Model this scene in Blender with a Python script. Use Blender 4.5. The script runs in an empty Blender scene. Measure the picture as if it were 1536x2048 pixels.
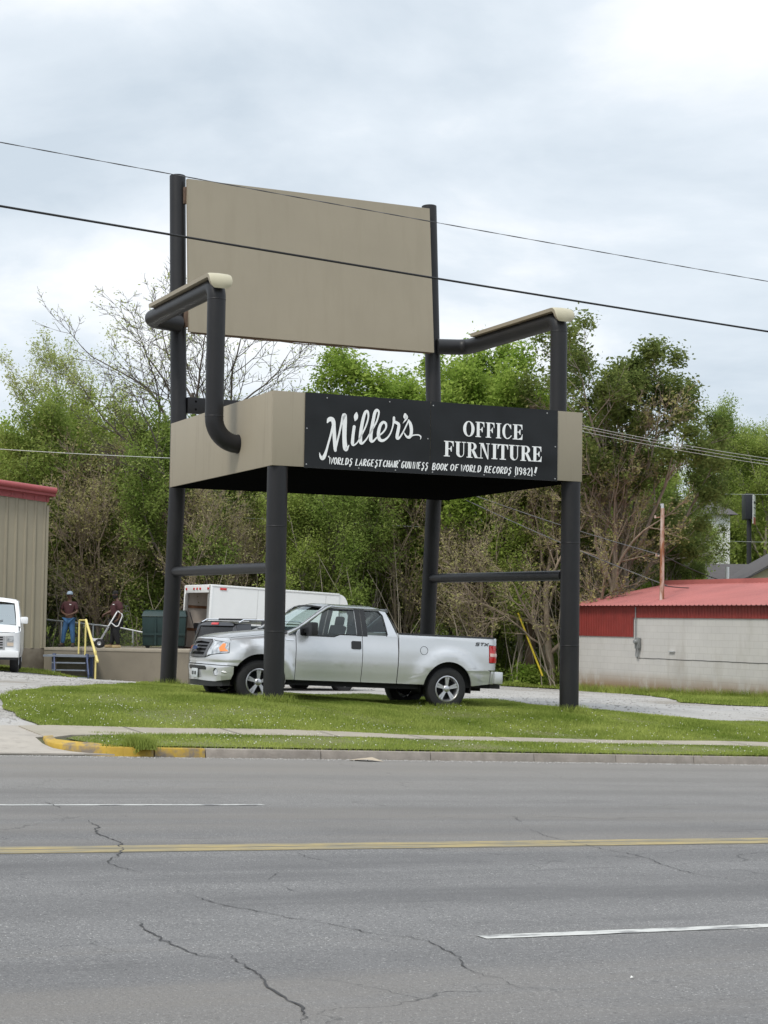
import bpy, bmesh, math, random
import numpy as np
from mathutils import Vector, Matrix
from mathutils.geometry import tessellate_polygon
C = bpy.context.scene.collection
R = math.radians
import numpy as np
UD=np.array([.8805,.4741]);VD=np.array([-.4741,.8805])
def uv2xy(u,v): return UD[0]*u+VD[0]*v, UD[1]*u+VD[1]*v
SL=-.034
def _ctrl():
    P=[]
    for u in (-30,-10,0,6,10,14,18,22,26,32,45,70):
        for v,g in ((22.45,-1.385),(23.6,-1.345),(24.6,-1.33)):
            x,y=uv2xy(u,v);P.append((x,y,g+SL*u))
        for v,g in ((26.4,-1.15),(28.2,-.99 if 9<u<21 else -1.08)):
            x,y=uv2xy(u,v);P.append((x,y,g+SL*u))
    P+=[(-1.84,30.9,-1.40),(3.46,33.5,-1.62),(-4.29,36.3,-1.345),(1.15,38.6,-1.64),(-1.6,31.6,-1.46),(1.6,33.0,-1.60),(0,36,-1.56),(5,37,-1.70),
        (-10.6,49.0,-1.49),(-9.3,51,-1.70),(-11.5,55,-1.60),(-6,45,-1.62),(-9.5,56.5,-1.93),(-7.2,56.5,-2.05),(-15,56,-1.5),(0,48,-1.80),(-2.5,43,-1.72),(6.3,59.5,-2.18),(10.8,50.6,-2.04),(14,44,-1.98),(5,48,-1.95),(2,59,-1.98),(-4,58,-2.0),
        (-20,60,-1.8),(20,60,-2.3),(30,45,-2.2),(-25,40,-1.3),(0,75,-1.9),(-20,80,-1.6),(20,80,-1.8),(-40,110,0),(0,120,.5),(40,120,3),(60,80,1)]
    return np.array(P,float)
_P=_ctrl();_n=len(_P)
def _phi(r2): return .5*r2*np.log(np.maximum(r2,1e-9))
def _solve():
    X=_P[:,:2]/30.;d=((X[:,None]-X[None])**2).sum(-1)
    K=_phi(d)+np.eye(_n)*2e-4
    Q=np.c_[np.ones(_n),X];M=np.zeros((_n+3,_n+3));M[:_n,:_n]=K;M[:_n,_n:]=Q;M[_n:,:_n]=Q.T
    return np.linalg.solve(M,np.r_[_P[:,2],0,0,0])
_W=_solve()
def _ss(a,b,x):
    t=np.clip((x-a)/(b-a),0,1);return t*t*(3-2*t)
def gh(x,y):
    """ground height behind the kerb"""
    x=np.atleast_1d(np.asarray(x,float));y=np.atleast_1d(np.asarray(y,float))
    cx=np.clip(x,-45,60);cy=np.clip(y,5,120)
    X=np.stack([cx,cy],-1)/30.;C=_P[:,:2]/30.
    o=np.zeros(len(x))
    for i in range(0,len(x),20000):
        s=slice(i,i+20000);d=((X[s,None]-C[None])**2).sum(-1)
        o[s]=_phi(d)@_W[:_n]+_W[_n]+X[s]@_W[_n+1:]
    hill=_ss(95,260,y)*(1+15*_ss(5,60,x*160/np.maximum(y,60)))
    u=UD[0]*x+UD[1]*y;v=VD[0]*x+VD[1]*y
    k=1-(1-_ss(22.1,23.7,v))*(1-_ss(.02,.16,u-np.interp(v,[22.1,22.2,22.28,22.45,22.7,23.4],[8.25,8.18,7.85,7.62,7.46,7.48])))
    return (o+hill)*k+(1-k)*(-1.495+SL*u)
def rh(x,y): return -1.5+SL*(UD[0]*x+UD[1]*y)
def g1(x,y): return float(gh(x,y)[0])
EXPO = .5
BLOBS = [(-.11,.285,.09,.025,-.10),(.05,.315,.1,.035,-.10),(.17,.232,.09,.05,-.07),(-.18,.237,.07,.03,-.07),(.19,.335,.06,.025,.22),(-.195,.338,.06,.02,.16),(-.02,.268,.1,.018,.14),(.13,.30,.05,.03,.08),(.16,.12,.1,.03,-.05),(0,.16,.3,.03,.03)]
PI = math.pi
# ---------------------------------------------------------------- camera (the camera stands at the origin, eye height 1.6 m over the road)
cam_d = bpy.data.cameras.new('camera'); cam = bpy.data.objects.new('camera', cam_d); C.objects.link(cam)
cam_d.sensor_fit = 'VERTICAL'; cam_d.sensor_height = 36; cam_d.lens = 36*3623/2048
cam_d.clip_start = .1; cam_d.clip_end = 3000
_p = math.atan(219/3623); _r = .0148
_f = Vector((0, math.cos(_p), math.sin(_p))); _R = Vector((1, 0, 0)); _U = Vector((0, -math.sin(_p), math.cos(_p)))
_R2 = _R*math.cos(_r)+_U*math.sin(_r); _U2 = _U*math.cos(_r)-_R*math.sin(_r)
cam.matrix_world = Matrix((( _R2.x, _U2.x, -_f.x, 0), (_R2.y, _U2.y, -_f.y, 0), (_R2.z, _U2.z, -_f.z, 0), (0, 0, 0, 1)))
bpy.context.scene.camera = cam
# ---------------------------------------------------------------- light: bright overcast, a soft high sun behind the camera's left shoulder
SUN_EL, SUN_AZ = R(52), R(215)          # azimuth clockwise from +Y
w = bpy.data.worlds.new('World'); bpy.context.scene.world = w; w.use_nodes = True
nt = w.node_tree; nt.nodes.clear()
def N(t, **k):
    n = nt.nodes.new(t)
    for a, b in k.items():
        if a in n.inputs: n.inputs[a].default_value = b
        else: setattr(n, a, b)
    return n
L = nt.links.new
tc = N('ShaderNodeTexCoord'); sx = N('ShaderNodeSeparateXYZ'); L(tc.outputs['Generated'], sx.inputs[0])
zz = N('ShaderNodeMath', operation='MAXIMUM'); L(sx.outputs[2], zz.inputs[0]); zz.inputs[1].default_value = 0
za = N('ShaderNodeMath', operation='ADD'); L(zz.outputs[0], za.inputs[0]); za.inputs[1].default_value = .22
dx = N('ShaderNodeMath', operation='DIVIDE'); L(sx.outputs[0], dx.inputs[0]); L(za.outputs[0], dx.inputs[1])
dy = N('ShaderNodeMath', operation='DIVIDE'); L(sx.outputs[1], dy.inputs[0]); L(za.outputs[0], dy.inputs[1])
cb = N('ShaderNodeCombineXYZ'); L(dx.outputs[0], cb.inputs[0]); L(dy.outputs[0], cb.inputs[1]); cb.inputs[2].default_value = 3.7
n1 = N('ShaderNodeTexNoise'); n1.inputs['Scale'].default_value = 2.1; n1.inputs['Detail'].default_value = 9; n1.inputs['Roughness'].default_value = .56; n1.inputs['Distortion'].default_value = .25
L(cb.outputs[0], n1.inputs['Vector'])
# cloud masses that stand where they stand in the sky: (direction x, z), size, darkness
def blob(cx, cz, rx, rz, amt):
    a = N('ShaderNodeMath', operation='SUBTRACT'); L(sx.outputs[0], a.inputs[0]); a.inputs[1].default_value = cx
    a2 = N('ShaderNodeMath', operation='DIVIDE'); L(a.outputs[0], a2.inputs[0]); a2.inputs[1].default_value = rx
    b = N('ShaderNodeMath', operation='SUBTRACT'); L(sx.outputs[2], b.inputs[0]); b.inputs[1].default_value = cz
    b2 = N('ShaderNodeMath', operation='DIVIDE'); L(b.outputs[0], b2.inputs[0]); b2.inputs[1].default_value = rz
    p1 = N('ShaderNodeMath', operation='MULTIPLY'); L(a2.outputs[0], p1.inputs[0]); L(a2.outputs[0], p1.inputs[1])
    p2 = N('ShaderNodeMath', operation='MULTIPLY_ADD'); L(b2.outputs[0], p2.inputs[0]); L(b2.outputs[0], p2.inputs[1]); L(p1.outputs[0], p2.inputs[2])
    e = N('ShaderNodeMath', operation='MULTIPLY'); L(p2.outputs[0], e.inputs[0]); e.inputs[1].default_value = -1
    x = N('ShaderNodeMath', operation='EXPONENT'); L(e.outputs[0], x.inputs[0])
    fr = N('ShaderNodeMath', operation='GREATER_THAN'); L(sx.outputs[1], fr.inputs[0]); fr.inputs[1].default_value = 0
    m = N('ShaderNodeMath', operation='MULTIPLY'); L(x.outputs[0], m.inputs[0]); L(fr.outputs[0], m.inputs[1])
    m2 = N('ShaderNodeMath', operation='MULTIPLY'); L(m.outputs[0], m2.inputs[0]); m2.inputs[1].default_value = amt
    return m2.outputs[0]
acc = n1.outputs['Fac']
for b in BLOBS:
    o = blob(*b); ad = N('ShaderNodeMath', operation='ADD'); L(acc, ad.inputs[0]); L(o, ad.inputs[1]); acc = ad.outputs[0]
rp = N('ShaderNodeValToRGB'); L(acc, rp.inputs[0])
e = rp.color_ramp.elements; e[0].position = .30; e[0].color = (.475, .54, .605, 1); e[1].position = .68; e[1].color = (.80, .815, .83, 1)
x = rp.color_ramp.elements.new(.50); x.color = (.60, .655, .71, 1)
sky = N('ShaderNodeTexSky'); sky.sky_type = 'NISHITA'; sky.sun_disc = False; sky.sun_elevation = SUN_EL; sky.sun_rotation = SUN_AZ
b1 = N('ShaderNodeBackground'); L(sky.outputs[0], b1.inputs[0]); b1.inputs[1].default_value = .06
b2 = N('ShaderNodeBackground'); L(rp.outputs[0], b2.inputs[0])
zg = N('ShaderNodeMapRange', interpolation_type='SMOOTHSTEP'); L(sx.outputs[2], zg.inputs['Value']); zg.inputs['From Min'].default_value = .32; zg.inputs['From Max'].default_value = .95; zg.inputs['To Min'].default_value = 1; zg.inputs['To Max'].default_value = 1.7   # an overcast sky is brightest overhead
L(zg.outputs[0], b2.inputs[1])
mx = N('ShaderNodeMixShader'); mx.inputs[0].default_value = .93; L(b1.outputs[0], mx.inputs[1]); L(b2.outputs[0], mx.inputs[2])
wo = N('ShaderNodeOutputWorld'); L(mx.outputs[0], wo.inputs[0])
sd = bpy.data.lights.new('sun', 'SUN'); sd.energy = 1.5; sd.angle = R(14); sd.color = (1, .94, .85)
so = bpy.data.objects.new('sun', sd); C.objects.link(so)
_d = Vector((math.sin(SUN_AZ)*math.cos(SUN_EL), math.cos(SUN_AZ)*math.cos(SUN_EL), math.sin(SUN_EL)))
so.rotation_euler = _d.to_track_quat('Z', 'Y').to_euler()
vs = bpy.context.scene.view_settings; vs.view_transform = 'Standard'; vs.look = 'None'; vs.exposure = EXPO; vs.gamma = 1; vs.use_curve_mapping = False
bpy.context.scene.cycles.max_bounces = 6; bpy.context.scene.cycles.transparent_max_bounces = 16
bpy.context.scene.cycles.use_denoising = True
# ---------------------------------------------------------------- helpers
def tag(o, label=None, cat=None, group=None, kind=None):
    if label: o['label'] = label
    if cat: o['category'] = cat
    if group: o['group'] = group
    if kind: o['kind'] = kind
    return o
def thing(name, label, cat, loc=(0, 0, 0), rot=(0, 0, 0), group=None):
    o = bpy.data.objects.new(name, None); C.objects.link(o); o.empty_display_size = .2
    o.location = loc; o.rotation_euler = rot
    return tag(o, label, cat, group)
def link(name, me, parent=None):
    o = bpy.data.objects.new(name, me); C.objects.link(o)
    if parent is not None: o.parent = parent
    return o
def copy_tree(o, parent=None):
    c = o.copy(); C.objects.link(c); c.parent = parent
    for ch in [q for q in bpy.data.objects if q.parent == o]: copy_tree(ch, c)
    return c
def frame(t):
    t = Vector(t).normalized(); a = Vector((0, 0, 1)) if abs(t.z) < .9 else Vector((1, 0, 0))
    u = t.cross(a).normalized(); return u, t.cross(u).normalized()
class MB:
    def __init__(s): s.v = []; s.f = []; s.m = []
    def add(s, vs, fs, mi=0):
        n = len(s.v); s.v += [tuple(p) for p in vs]; s.f += [tuple(i+n for i in q) for q in fs]; s.m += [mi]*len(fs); return s
    def box(s, c, d, rot=None, mi=0):
        vs = [Vector((x*d[0]/2, y*d[1]/2, z*d[2]/2)) for z in (-1, 1) for y in (-1, 1) for x in (-1, 1)]
        if rot is not None: vs = [rot @ q for q in vs]
        return s.add([q+Vector(c) for q in vs], [(0, 2, 3, 1), (4, 5, 7, 6), (0, 1, 5, 4), (2, 6, 7, 3), (0, 4, 6, 2), (1, 3, 7, 5)], mi)
    def b2(s, p, q, mi=0): return s.box([(a+b)/2 for a, b in zip(p, q)], [abs(b-a) for a, b in zip(p, q)], None, mi)
    def bar(s, a, b, w, h, mi=0):
        a = Vector(a); b = Vector(b); u, v = frame(b-a)
        vs = [p+u*i*w/2+v*j*h/2 for p in (a, b) for i, j in ((-1, -1), (1, -1), (1, 1), (-1, 1))]
        return s.add(vs, [(0, 1, 2, 3), (7, 6, 5, 4), (0, 4, 5, 1), (1, 5, 6, 2), (2, 6, 7, 3), (3, 7, 4, 0)], mi)
    def tube(s, pts, rad, n=12, caps=True, mi=0):
        pts = [Vector(p) for p in pts]; k = len(pts)
        if not hasattr(rad, '__len__'): rad = [rad]*k
        T = [((pts[min(i+1, k-1)]-pts[max(i-1, 0)]).normalized()) for i in range(k)]
        u, _ = frame(T[0]); vs = []; fs = []
        for i in range(k):
            u = (u-T[i]*u.dot(T[i])).normalized(); v = T[i].cross(u)
            for j in range(n):
                a = 2*PI*j/n; vs.append(pts[i]+(u*math.cos(a)+v*math.sin(a))*rad[i])
        for i in range(k-1):
            for j in range(n):
                fs.append((i*n+j, i*n+(j+1) % n, (i+1)*n+(j+1) % n, (i+1)*n+j))
        if caps: fs += [tuple(range(n))[::-1], tuple(range((k-1)*n, k*n))]
        return s.add(vs, fs, mi)
    def lathe(s, prof, n=32, o=(0, 0, 0), axis='y', mi=0):
        vs = []; fs = []; k = len(prof)
        for r, t in prof:
            for j in range(n):
                a = 2*PI*j/n; c, q = r*math.cos(a), r*math.sin(a)
                p = {'y': (c, t, q), 'z': (c, q, t), 'x': (t, c, q)}[axis]
                vs.append((p[0]+o[0], p[1]+o[1], p[2]+o[2]))
        for i in range(k-1):
            for j in range(n): fs.append((i*n+j, i*n+(j+1) % n, (i+1)*n+(j+1) % n, (i+1)*n+j))
        return s.add(vs, fs, mi)
    def prism(s, poly, t0, t1, fn, mi=0):
        """poly: 2-D outline; fn(a, b, t) -> point"""
        n = len(poly); vs = [fn(a, b, t0) for a, b in poly]+[fn(a, b, t1) for a, b in poly]
        return s.add(vs, [tuple(range(n))[::-1], tuple(range(n, 2*n))]+[(i, (i+1) % n, n+(i+1) % n, n+i) for i in range(n)], mi)
    def grid(s, fn, nu, nv, mi=0):
        vs = [fn(i/nu, j/nv) for j in range(nv+1) for i in range(nu+1)]; k = nu+1
        return s.add(vs, [(j*k+i, j*k+i+1, (j+1)*k+i+1, (j+1)*k+i) for j in range(nv) for i in range(nu)], mi)
    def build(s, name, mats, parent=None, smooth=None, bevel=0, xf=None):
        me = bpy.data.meshes.new(name); me.from_pydata(s.v, [], s.f)
        for m in (mats if isinstance(mats, (list, tuple)) else [mats]): me.materials.append(m)
        me.polygons.foreach_set('material_index', s.m)
        bm = bmesh.new(); bm.from_mesh(me)
        if bevel:
            bmesh.ops.remove_doubles(bm, verts=bm.verts, dist=1e-5)
        bmesh.ops.recalc_face_normals(bm, faces=bm.faces)
        if bevel:
            es = [e for e in bm.edges if len(e.link_faces) == 2 and e.calc_face_angle(0) > .6]
            bmesh.ops.bevel(bm, geom=es, offset=bevel, segments=2, profile=.6, affect='EDGES', clamp_overlap=True)
        bm.to_mesh(me); bm.free()
        if smooth or bevel:
            me.polygons.foreach_set('use_smooth', [True]*len(me.polygons)); me.set_sharp_from_angle(angle=R(smooth or 35))
        if xf is not None: me.transform(xf)
        return link(name, me, parent)
def np_mesh(name, v, f, mats, parent=None, smooth=False):
    v = np.ascontiguousarray(v, np.float32); f = np.ascontiguousarray(f, np.int32); k = f.shape[1]
    me = bpy.data.meshes.new(name); me.vertices.add(len(v)); me.vertices.foreach_set('co', v.ravel())
    me.loops.add(f.size); me.loops.foreach_set('vertex_index', f.ravel())
    me.polygons.add(len(f)); me.polygons.foreach_set('loop_start', np.arange(0, f.size, k, dtype=np.int32))
    if smooth: me.polygons.foreach_set('use_smooth', np.ones(len(f), bool))
    for m in (mats if isinstance(mats, (list, tuple)) else [mats]): me.materials.append(m)
    me.update(calc_edges=True)
    return link(name, me, parent)
def fillet(pts, rs, n=8):
    pts = [Vector(p) for p in pts]; out = [pts[0]]
    for i in range(1, len(pts)-1):
        a = (pts[i-1]-pts[i]).normalized(); b = (pts[i+1]-pts[i]).normalized(); r = rs[i-1]
        ang = a.angle(b); d = r/math.tan(ang/2); p0 = pts[i]+a*d; p1 = pts[i]+b*d
        cc = pts[i]+(a+b).normalized()*(r/math.sin(ang/2)); q0 = p0-cc; q1 = p1-cc; th = q0.angle(q1)
        for k in range(n+1):
            t = k/n; out.append(cc+(q0*math.sin((1-t)*th)+q1*math.sin(t*th))/math.sin(th))
    out.append(pts[-1]); return out
# ---------------------------------------------------------------- materials
def mat(name, col, rough=.7, metal=0, var=.12, scale=4, bump=0, bscale=60, coat=0, spec=.5, col2=None, stretch=None, detail=5, alpha=None, emit=None, object_space=True, rot=0):
    m = bpy.data.materials.new(name); m.use_nodes = True; t = m.node_tree; t.nodes.clear()
    def n(k, **kw):
        q = t.nodes.new(k)
        for a, b in kw.items():
            if a in q.inputs: q.inputs[a].default_value = b
            else: setattr(q, a, b)
        return q
    l = t.links.new
    bs = n('ShaderNodeBsdfPrincipled'); out = n('ShaderNodeOutputMaterial'); l(bs.outputs[0], out.inputs[0])
    tcn = n('ShaderNodeTexCoord'); mp = n('ShaderNodeMapping'); l(tcn.outputs['Object'], mp.inputs[0])
    if stretch: mp.inputs['Scale'].default_value = stretch
    mp.inputs['Rotation'].default_value = (0, 0, rot)
    ns = n('ShaderNodeTexNoise'); ns.inputs['Scale'].default_value = scale; ns.inputs['Detail'].default_value = detail; ns.inputs['Roughness'].default_value = .6
    l(mp.outputs[0], ns.inputs['Vector'])
    r = n('ShaderNodeValToRGB'); l(ns.outputs['Fac'], r.inputs[0])
    c2 = col2 or [c*(1-var) for c in col]; c1 = col if col2 else [min(1, c*(1+var)) for c in col]
    e = r.color_ramp.elements; e[0].position = .3; e[0].color = (*c2, 1); e[1].position = .7; e[1].color = (*c1, 1)
    l(r.outputs[0], bs.inputs['Base Color'])
    bs.inputs['Roughness'].default_value = rough; bs.inputs['Metallic'].default_value = metal; bs.inputs['Coat Weight'].default_value = coat
    bs.inputs['Specular IOR Level'].default_value = spec
    if coat: bs.inputs['Coat Roughness'].default_value = .06
    if bump:
        nb = n('ShaderNodeTexNoise'); nb.inputs['Scale'].default_value = bscale; nb.inputs['Detail'].default_value = 3; l(mp.outputs[0], nb.inputs['Vector'])
        bp = n('ShaderNodeBump'); bp.inputs['Strength'].default_value = bump; bp.inputs['Distance'].default_value = .02; l(nb.outputs['Fac'], bp.inputs['Height']); l(bp.outputs[0], bs.inputs['Normal'])
    m['_bs'] = bs.name; return m
def nodes(m):
    t = m.node_tree; return t, t.nodes[m['_bs']], t.links.new
def glass(name, tint=(.75, .85, .85), dark=.0, gl=.25):
    m = bpy.data.materials.new(name); m.use_nodes = True; t = m.node_tree; t.nodes.clear(); l = t.links.new
    tr = t.nodes.new('ShaderNodeBsdfTransparent'); tr.inputs[0].default_value = (*tint, 1)
    g = t.nodes.new('ShaderNodeBsdfGlossy'); g.inputs['Roughness'].default_value = .03; g.inputs[0].default_value = (.9, .95, .95, 1)
    lw = t.nodes.new('ShaderNodeFresnel'); lw.inputs['IOR'].default_value = 1.5
    ma = t.nodes.new('ShaderNodeMath'); ma.operation = 'MULTIPLY_ADD'; l(lw.outputs[0], ma.inputs[0]); ma.inputs[1].default_value = 1; ma.inputs[2].default_value = gl; ma.use_clamp = True
    mx = t.nodes.new('ShaderNodeMixShader'); l(ma.outputs[0], mx.inputs[0]); l(tr.outputs[0], mx.inputs[1]); l(g.outputs[0], mx.inputs[2])
    o = t.nodes.new('ShaderNodeOutputMaterial'); l(mx.outputs[0], o.inputs[0]); return m
def mixnoise(m, col, scale, lo, hi, stretch=None, detail=6, rot=0, dist=0, attr='Base Color', rough=.65):
    """lay patches of another colour over a material"""
    t, bs, l = nodes(m); src = bs.inputs[attr].links[0].from_socket
    tcn = t.nodes.new('ShaderNodeTexCoord'); mp = t.nodes.new('ShaderNodeMapping'); l(tcn.outputs['Object'], mp.inputs[0])
    mp.inputs['Rotation'].default_value = (0, 0, rot)
    if stretch:
        m2 = t.nodes.new('ShaderNodeMapping'); l(mp.outputs[0], m2.inputs[0]); m2.inputs['Scale'].default_value = stretch; mp = m2
    ns = t.nodes.new('ShaderNodeTexNoise'); ns.inputs['Scale'].default_value = scale; ns.inputs['Detail'].default_value = detail; ns.inputs['Roughness'].default_value = rough; ns.inputs['Distortion'].default_value = dist
    l(mp.outputs[0], ns.inputs['Vector'])
    mr = t.nodes.new('ShaderNodeMapRange'); mr.inputs['From Min'].default_value = lo; mr.inputs['From Max'].default_value = hi; l(ns.outputs['Fac'], mr.inputs['Value'])
    mx = t.nodes.new('ShaderNodeMix'); mx.data_type = 'RGBA'; l(mr.outputs[0], mx.inputs['Factor']); l(src, mx.inputs['A']); mx.inputs['B'].default_value = (*col, 1)
    l(mx.outputs['Result'], bs.inputs[attr]); return mr, mx
CRACKS = [([(-3.029,16.527),(-2.793,16.022)],0.02),([(-2.418,15.072),(-2.22,14.528),(-2.237,14.358),(-2.176,14.054),(-2.024,13.749),(-1.888,13.452),(-1.89,13.28),(-1.832,13.089),(-1.81,12.67),(-1.833,12.362),(-1.791,12.192),(-1.624,11.95),(-1.464,11.718)],0.03),([(-1.36,9.854),(-1.265,9.748),(-1.203,9.524),(-1.104,9.306),(-1.017,9.095),(-0.909,8.9),(-0.826,8.793),(-0.747,8.786)],0.022),([(-0.721,8.893),(-0.67,8.715),(-0.589,8.5),(-0.519,8.324),(-0.457,8.036),(-0.393,7.868),(-0.321,7.704),(-0.275,7.47),(-0.3,7.346)],0.026),([(-1.193,11.014),(-1.048,10.765),(-0.88,10.526),(-0.786,10.434),(-0.637,10.332),(-0.516,10.177),(-0.361,10.103),(-0.206,9.949),(-0.082,9.784),(0.033,9.689),(0.165,9.668),(0.268,9.574),(0.326,9.351),(0.405,9.108),(0.417,8.826),(0.501,8.613),(0.58,8.568),(0.605,8.415),(0.677,8.31)],0.02),([(1.315,16.05),(1.398,15.504),(1.531,15.135),(1.666,14.863),(1.794,14.581),(1.961,14.345),(2.075,14.047),(2.103,13.73),(2.195,13.376),(2.321,13.053),(2.565,12.845)],0.018),([(1.269,17.233),(1.281,16.615)],0.014),([(-0.638,11.56),(-0.567,11.415),(-0.518,11.22)],0.012),([(-0.682,12.191),(-0.705,11.761)],0.012),([(-2.362,12.302),(-2.166,12.19)],0.012),([(-0.606,13.392),(-0.493,13.084),(-0.263,12.806)],0.012),([(-2.22,15.627),(-2.119,15.444)],0.01)]
SCRIPT = [[(1.01,3.425,0.028),(1.037,3.474,0.077),(1.09,3.486,0.087),(1.123,3.442,0.082),(1.136,3.326,0.073),(1.148,3.157,0.074),(1.162,3.001,0.07),(1.167,2.949,0.057)],[(1.115,3.39,0.043),(1.08,3.231,0.04),(1.036,3.072,0.04),(1.0,2.94,0.047),(0.964,2.841,0.068),(0.926,2.796,0.071),(0.89,2.828,0.048),(0.87,2.888,0.014)],[(1.167,2.962,0.042),(1.203,3.108,0.037),(1.24,3.266,0.037),(1.275,3.425,0.043),(1.306,3.532,0.071),(1.33,3.566,0.088),(1.336,3.455,0.092),(1.334,3.298,0.089),(1.337,3.141,0.088),(1.355,2.998,0.094),(1.383,2.98,0.057),(1.424,3.052,0.015)],[(1.519,3.381,0.06),(1.506,3.282,0.06),(1.495,3.176,0.063),(1.491,3.091,0.066),(1.51,3.057,0.037),(1.567,3.091,0.026),(1.616,3.157,0.026)],[(1.616,3.157,0.026),(1.699,3.313,0.031),(1.755,3.441,0.034),(1.786,3.561,0.034),(1.78,3.647,0.043),(1.751,3.667,0.052),(1.716,3.623,0.06),(1.682,3.502,0.066),(1.653,3.343,0.069),(1.641,3.211,0.072),(1.645,3.119,0.072),(1.682,3.101,0.043),(1.752,3.171,0.029),(1.808,3.26,0.025)],[(1.808,3.26,0.025),(1.893,3.397,0.032),(1.956,3.519,0.034),(1.987,3.64,0.037),(1.977,3.685,0.049),(1.942,3.695,0.055),(1.91,3.648,0.063),(1.881,3.514,0.066),(1.854,3.368,0.069),(1.839,3.248,0.072),(1.843,3.163,0.072),(1.883,3.146,0.043),(1.954,3.215,0.029),(2.004,3.258,0.026)],[(1.997,3.251,0.032),(2.076,3.315,0.032),(2.13,3.397,0.037),(2.128,3.47,0.049),(2.08,3.494,0.052),(2.027,3.444,0.06),(1.995,3.35,0.066),(1.987,3.257,0.069),(2.012,3.186,0.069),(2.078,3.17,0.05),(2.164,3.227,0.035),(2.228,3.324,0.029),(2.27,3.459,0.032),(2.283,3.572,0.05)],[(2.283,3.585,0.05),(2.291,3.52,0.052),(2.343,3.496,0.059),(2.38,3.465,0.062),(2.37,3.372,0.065),(2.351,3.278,0.067),(2.357,3.228,0.064),(2.398,3.241,0.038),(2.463,3.337,0.029),(2.52,3.447,0.029),(2.572,3.557,0.029)],[(2.572,3.557,0.035),(2.607,3.492,0.065),(2.628,3.4,0.068),(2.621,3.307,0.065),(2.586,3.258,0.058),(2.533,3.268,0.041),(2.488,3.325,0.021)],[(2.596,3.263,0.05),(2.662,3.296,0.026),(2.736,3.308,0.024),(2.788,3.303,0.027),(2.818,3.275,0.024),(2.808,3.231,0.008)],[(2.502,3.652,0.059),(2.51,3.619,0.097),(2.532,3.601,0.058),(2.503,3.552,0.032),(2.46,3.499,0.006)],[(1.558,3.626,0.029),(1.554,3.593,0.074),(1.549,3.56,0.086),(1.544,3.527,0.075),(1.535,3.493,0.029)]]
# ---------------------------------------------------------------- ground
RD = -math.atan2(.4741, .8805)      # turns object space so x runs along the road
m_asph = mat('asphalt', (.170, .167, .166), .88, var=.08, scale=1.3, bump=.8, bscale=60, spec=.3)
mixnoise(m_asph, (.30, .295, .29), 48, .54, .72, detail=3, rough=.75)
mixnoise(m_asph, (.06, .06, .063), 36, .55, .73, detail=3, rough=.75)
mixnoise(m_asph, (.50, .49, .47), 80, .66, .72, detail=1)
mixnoise(m_asph, (.115, .113, .115), .8, .48, .75, stretch=(.2, 1.5, 1), rot=RD)
mixnoise(m_asph, (.185, .172, .158), .45, .50, .70, stretch=(.10, 1.1, 1), rot=RD, detail=9)
mixnoise(m_asph, (.09, .088, .09), 1.6, .62, .78, stretch=(.3, 1.4, 1), rot=RD, detail=8)
# hairline cracks and polished wheel tracks
_t, _b, _l = nodes(m_asph); _src = _b.inputs['Base Color'].links[0].from_socket; _tc = _t.nodes.new('ShaderNodeTexCoord')
_na = _t.nodes.new('ShaderNodeTexNoise'); _na.inputs['Scale'].default_value = 2.2; _na.inputs['Detail'].default_value = 6; _l(_tc.outputs['Object'], _na.inputs['Vector'])
_va = _t.nodes.new('ShaderNodeVectorMath'); _va.operation = 'MULTIPLY_ADD'; _l(_na.outputs['Color'], _va.inputs[0]); _va.inputs[1].default_value = (.9, .9, 0); _l(_tc.outputs['Object'], _va.inputs[2])
_vo = _t.nodes.new('ShaderNodeTexVoronoi'); _vo.feature = 'DISTANCE_TO_EDGE'; _vo.inputs['Scale'].default_value = .42; _l(_va.outputs[0], _vo.inputs['Vector'])
_m1 = _t.nodes.new('ShaderNodeMapRange'); _m1.inputs['From Min'].default_value = .005; _m1.inputs['From Max'].default_value = .001; _l(_vo.outputs['Distance'], _m1.inputs['Value'])
_n2 = _t.nodes.new('ShaderNodeTexNoise'); _n2.inputs['Scale'].default_value = .45; _n2.inputs['Detail'].default_value = 3; _l(_tc.outputs['Object'], _n2.inputs['Vector'])
_m2 = _t.nodes.new('ShaderNodeMapRange'); _m2.inputs['From Min'].default_value = .48; _m2.inputs['From Max'].default_value = .66; _m2.inputs['To Max'].default_value = .75; _l(_n2.outputs['Fac'], _m2.inputs['Value'])
_mm = _t.nodes.new('ShaderNodeMath'); _mm.operation = 'MULTIPLY'; _l(_m1.outputs[0], _mm.inputs[0]); _l(_m2.outputs[0], _mm.inputs[1])
_mx = _t.nodes.new('ShaderNodeMix'); _mx.data_type = 'RGBA'; _l(_mm.outputs[0], _mx.inputs['Factor']); _l(_src, _mx.inputs['A']); _mx.inputs['B'].default_value = (.05, .05, .05, 1)
_d0 = _t.nodes.new('ShaderNodeVectorMath'); _d0.operation = 'DOT_PRODUCT'; _l(_tc.outputs['Object'], _d0.inputs[0]); _d0.inputs[1].default_value = (-.4741, .8805, 0)
_s1 = _t.nodes.new('ShaderNodeMath'); _s1.operation = 'MULTIPLY'; _l(_d0.outputs['Value'], _s1.inputs[0]); _s1.inputs[1].default_value = 2*PI/1.85
_s2 = _t.nodes.new('ShaderNodeMath'); _s2.operation = 'SINE'; _l(_s1.outputs[0], _s2.inputs[0])
_n3 = _t.nodes.new('ShaderNodeTexNoise'); _n3.inputs['Scale'].default_value = .5; _n3.inputs['Detail'].default_value = 5; _l(_tc.outputs['Object'], _n3.inputs['Vector'])
_s3 = _t.nodes.new('ShaderNodeMath'); _s3.operation = 'MULTIPLY'; _l(_s2.outputs[0], _s3.inputs[0]); _l(_n3.outputs['Fac'], _s3.inputs[1])
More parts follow.
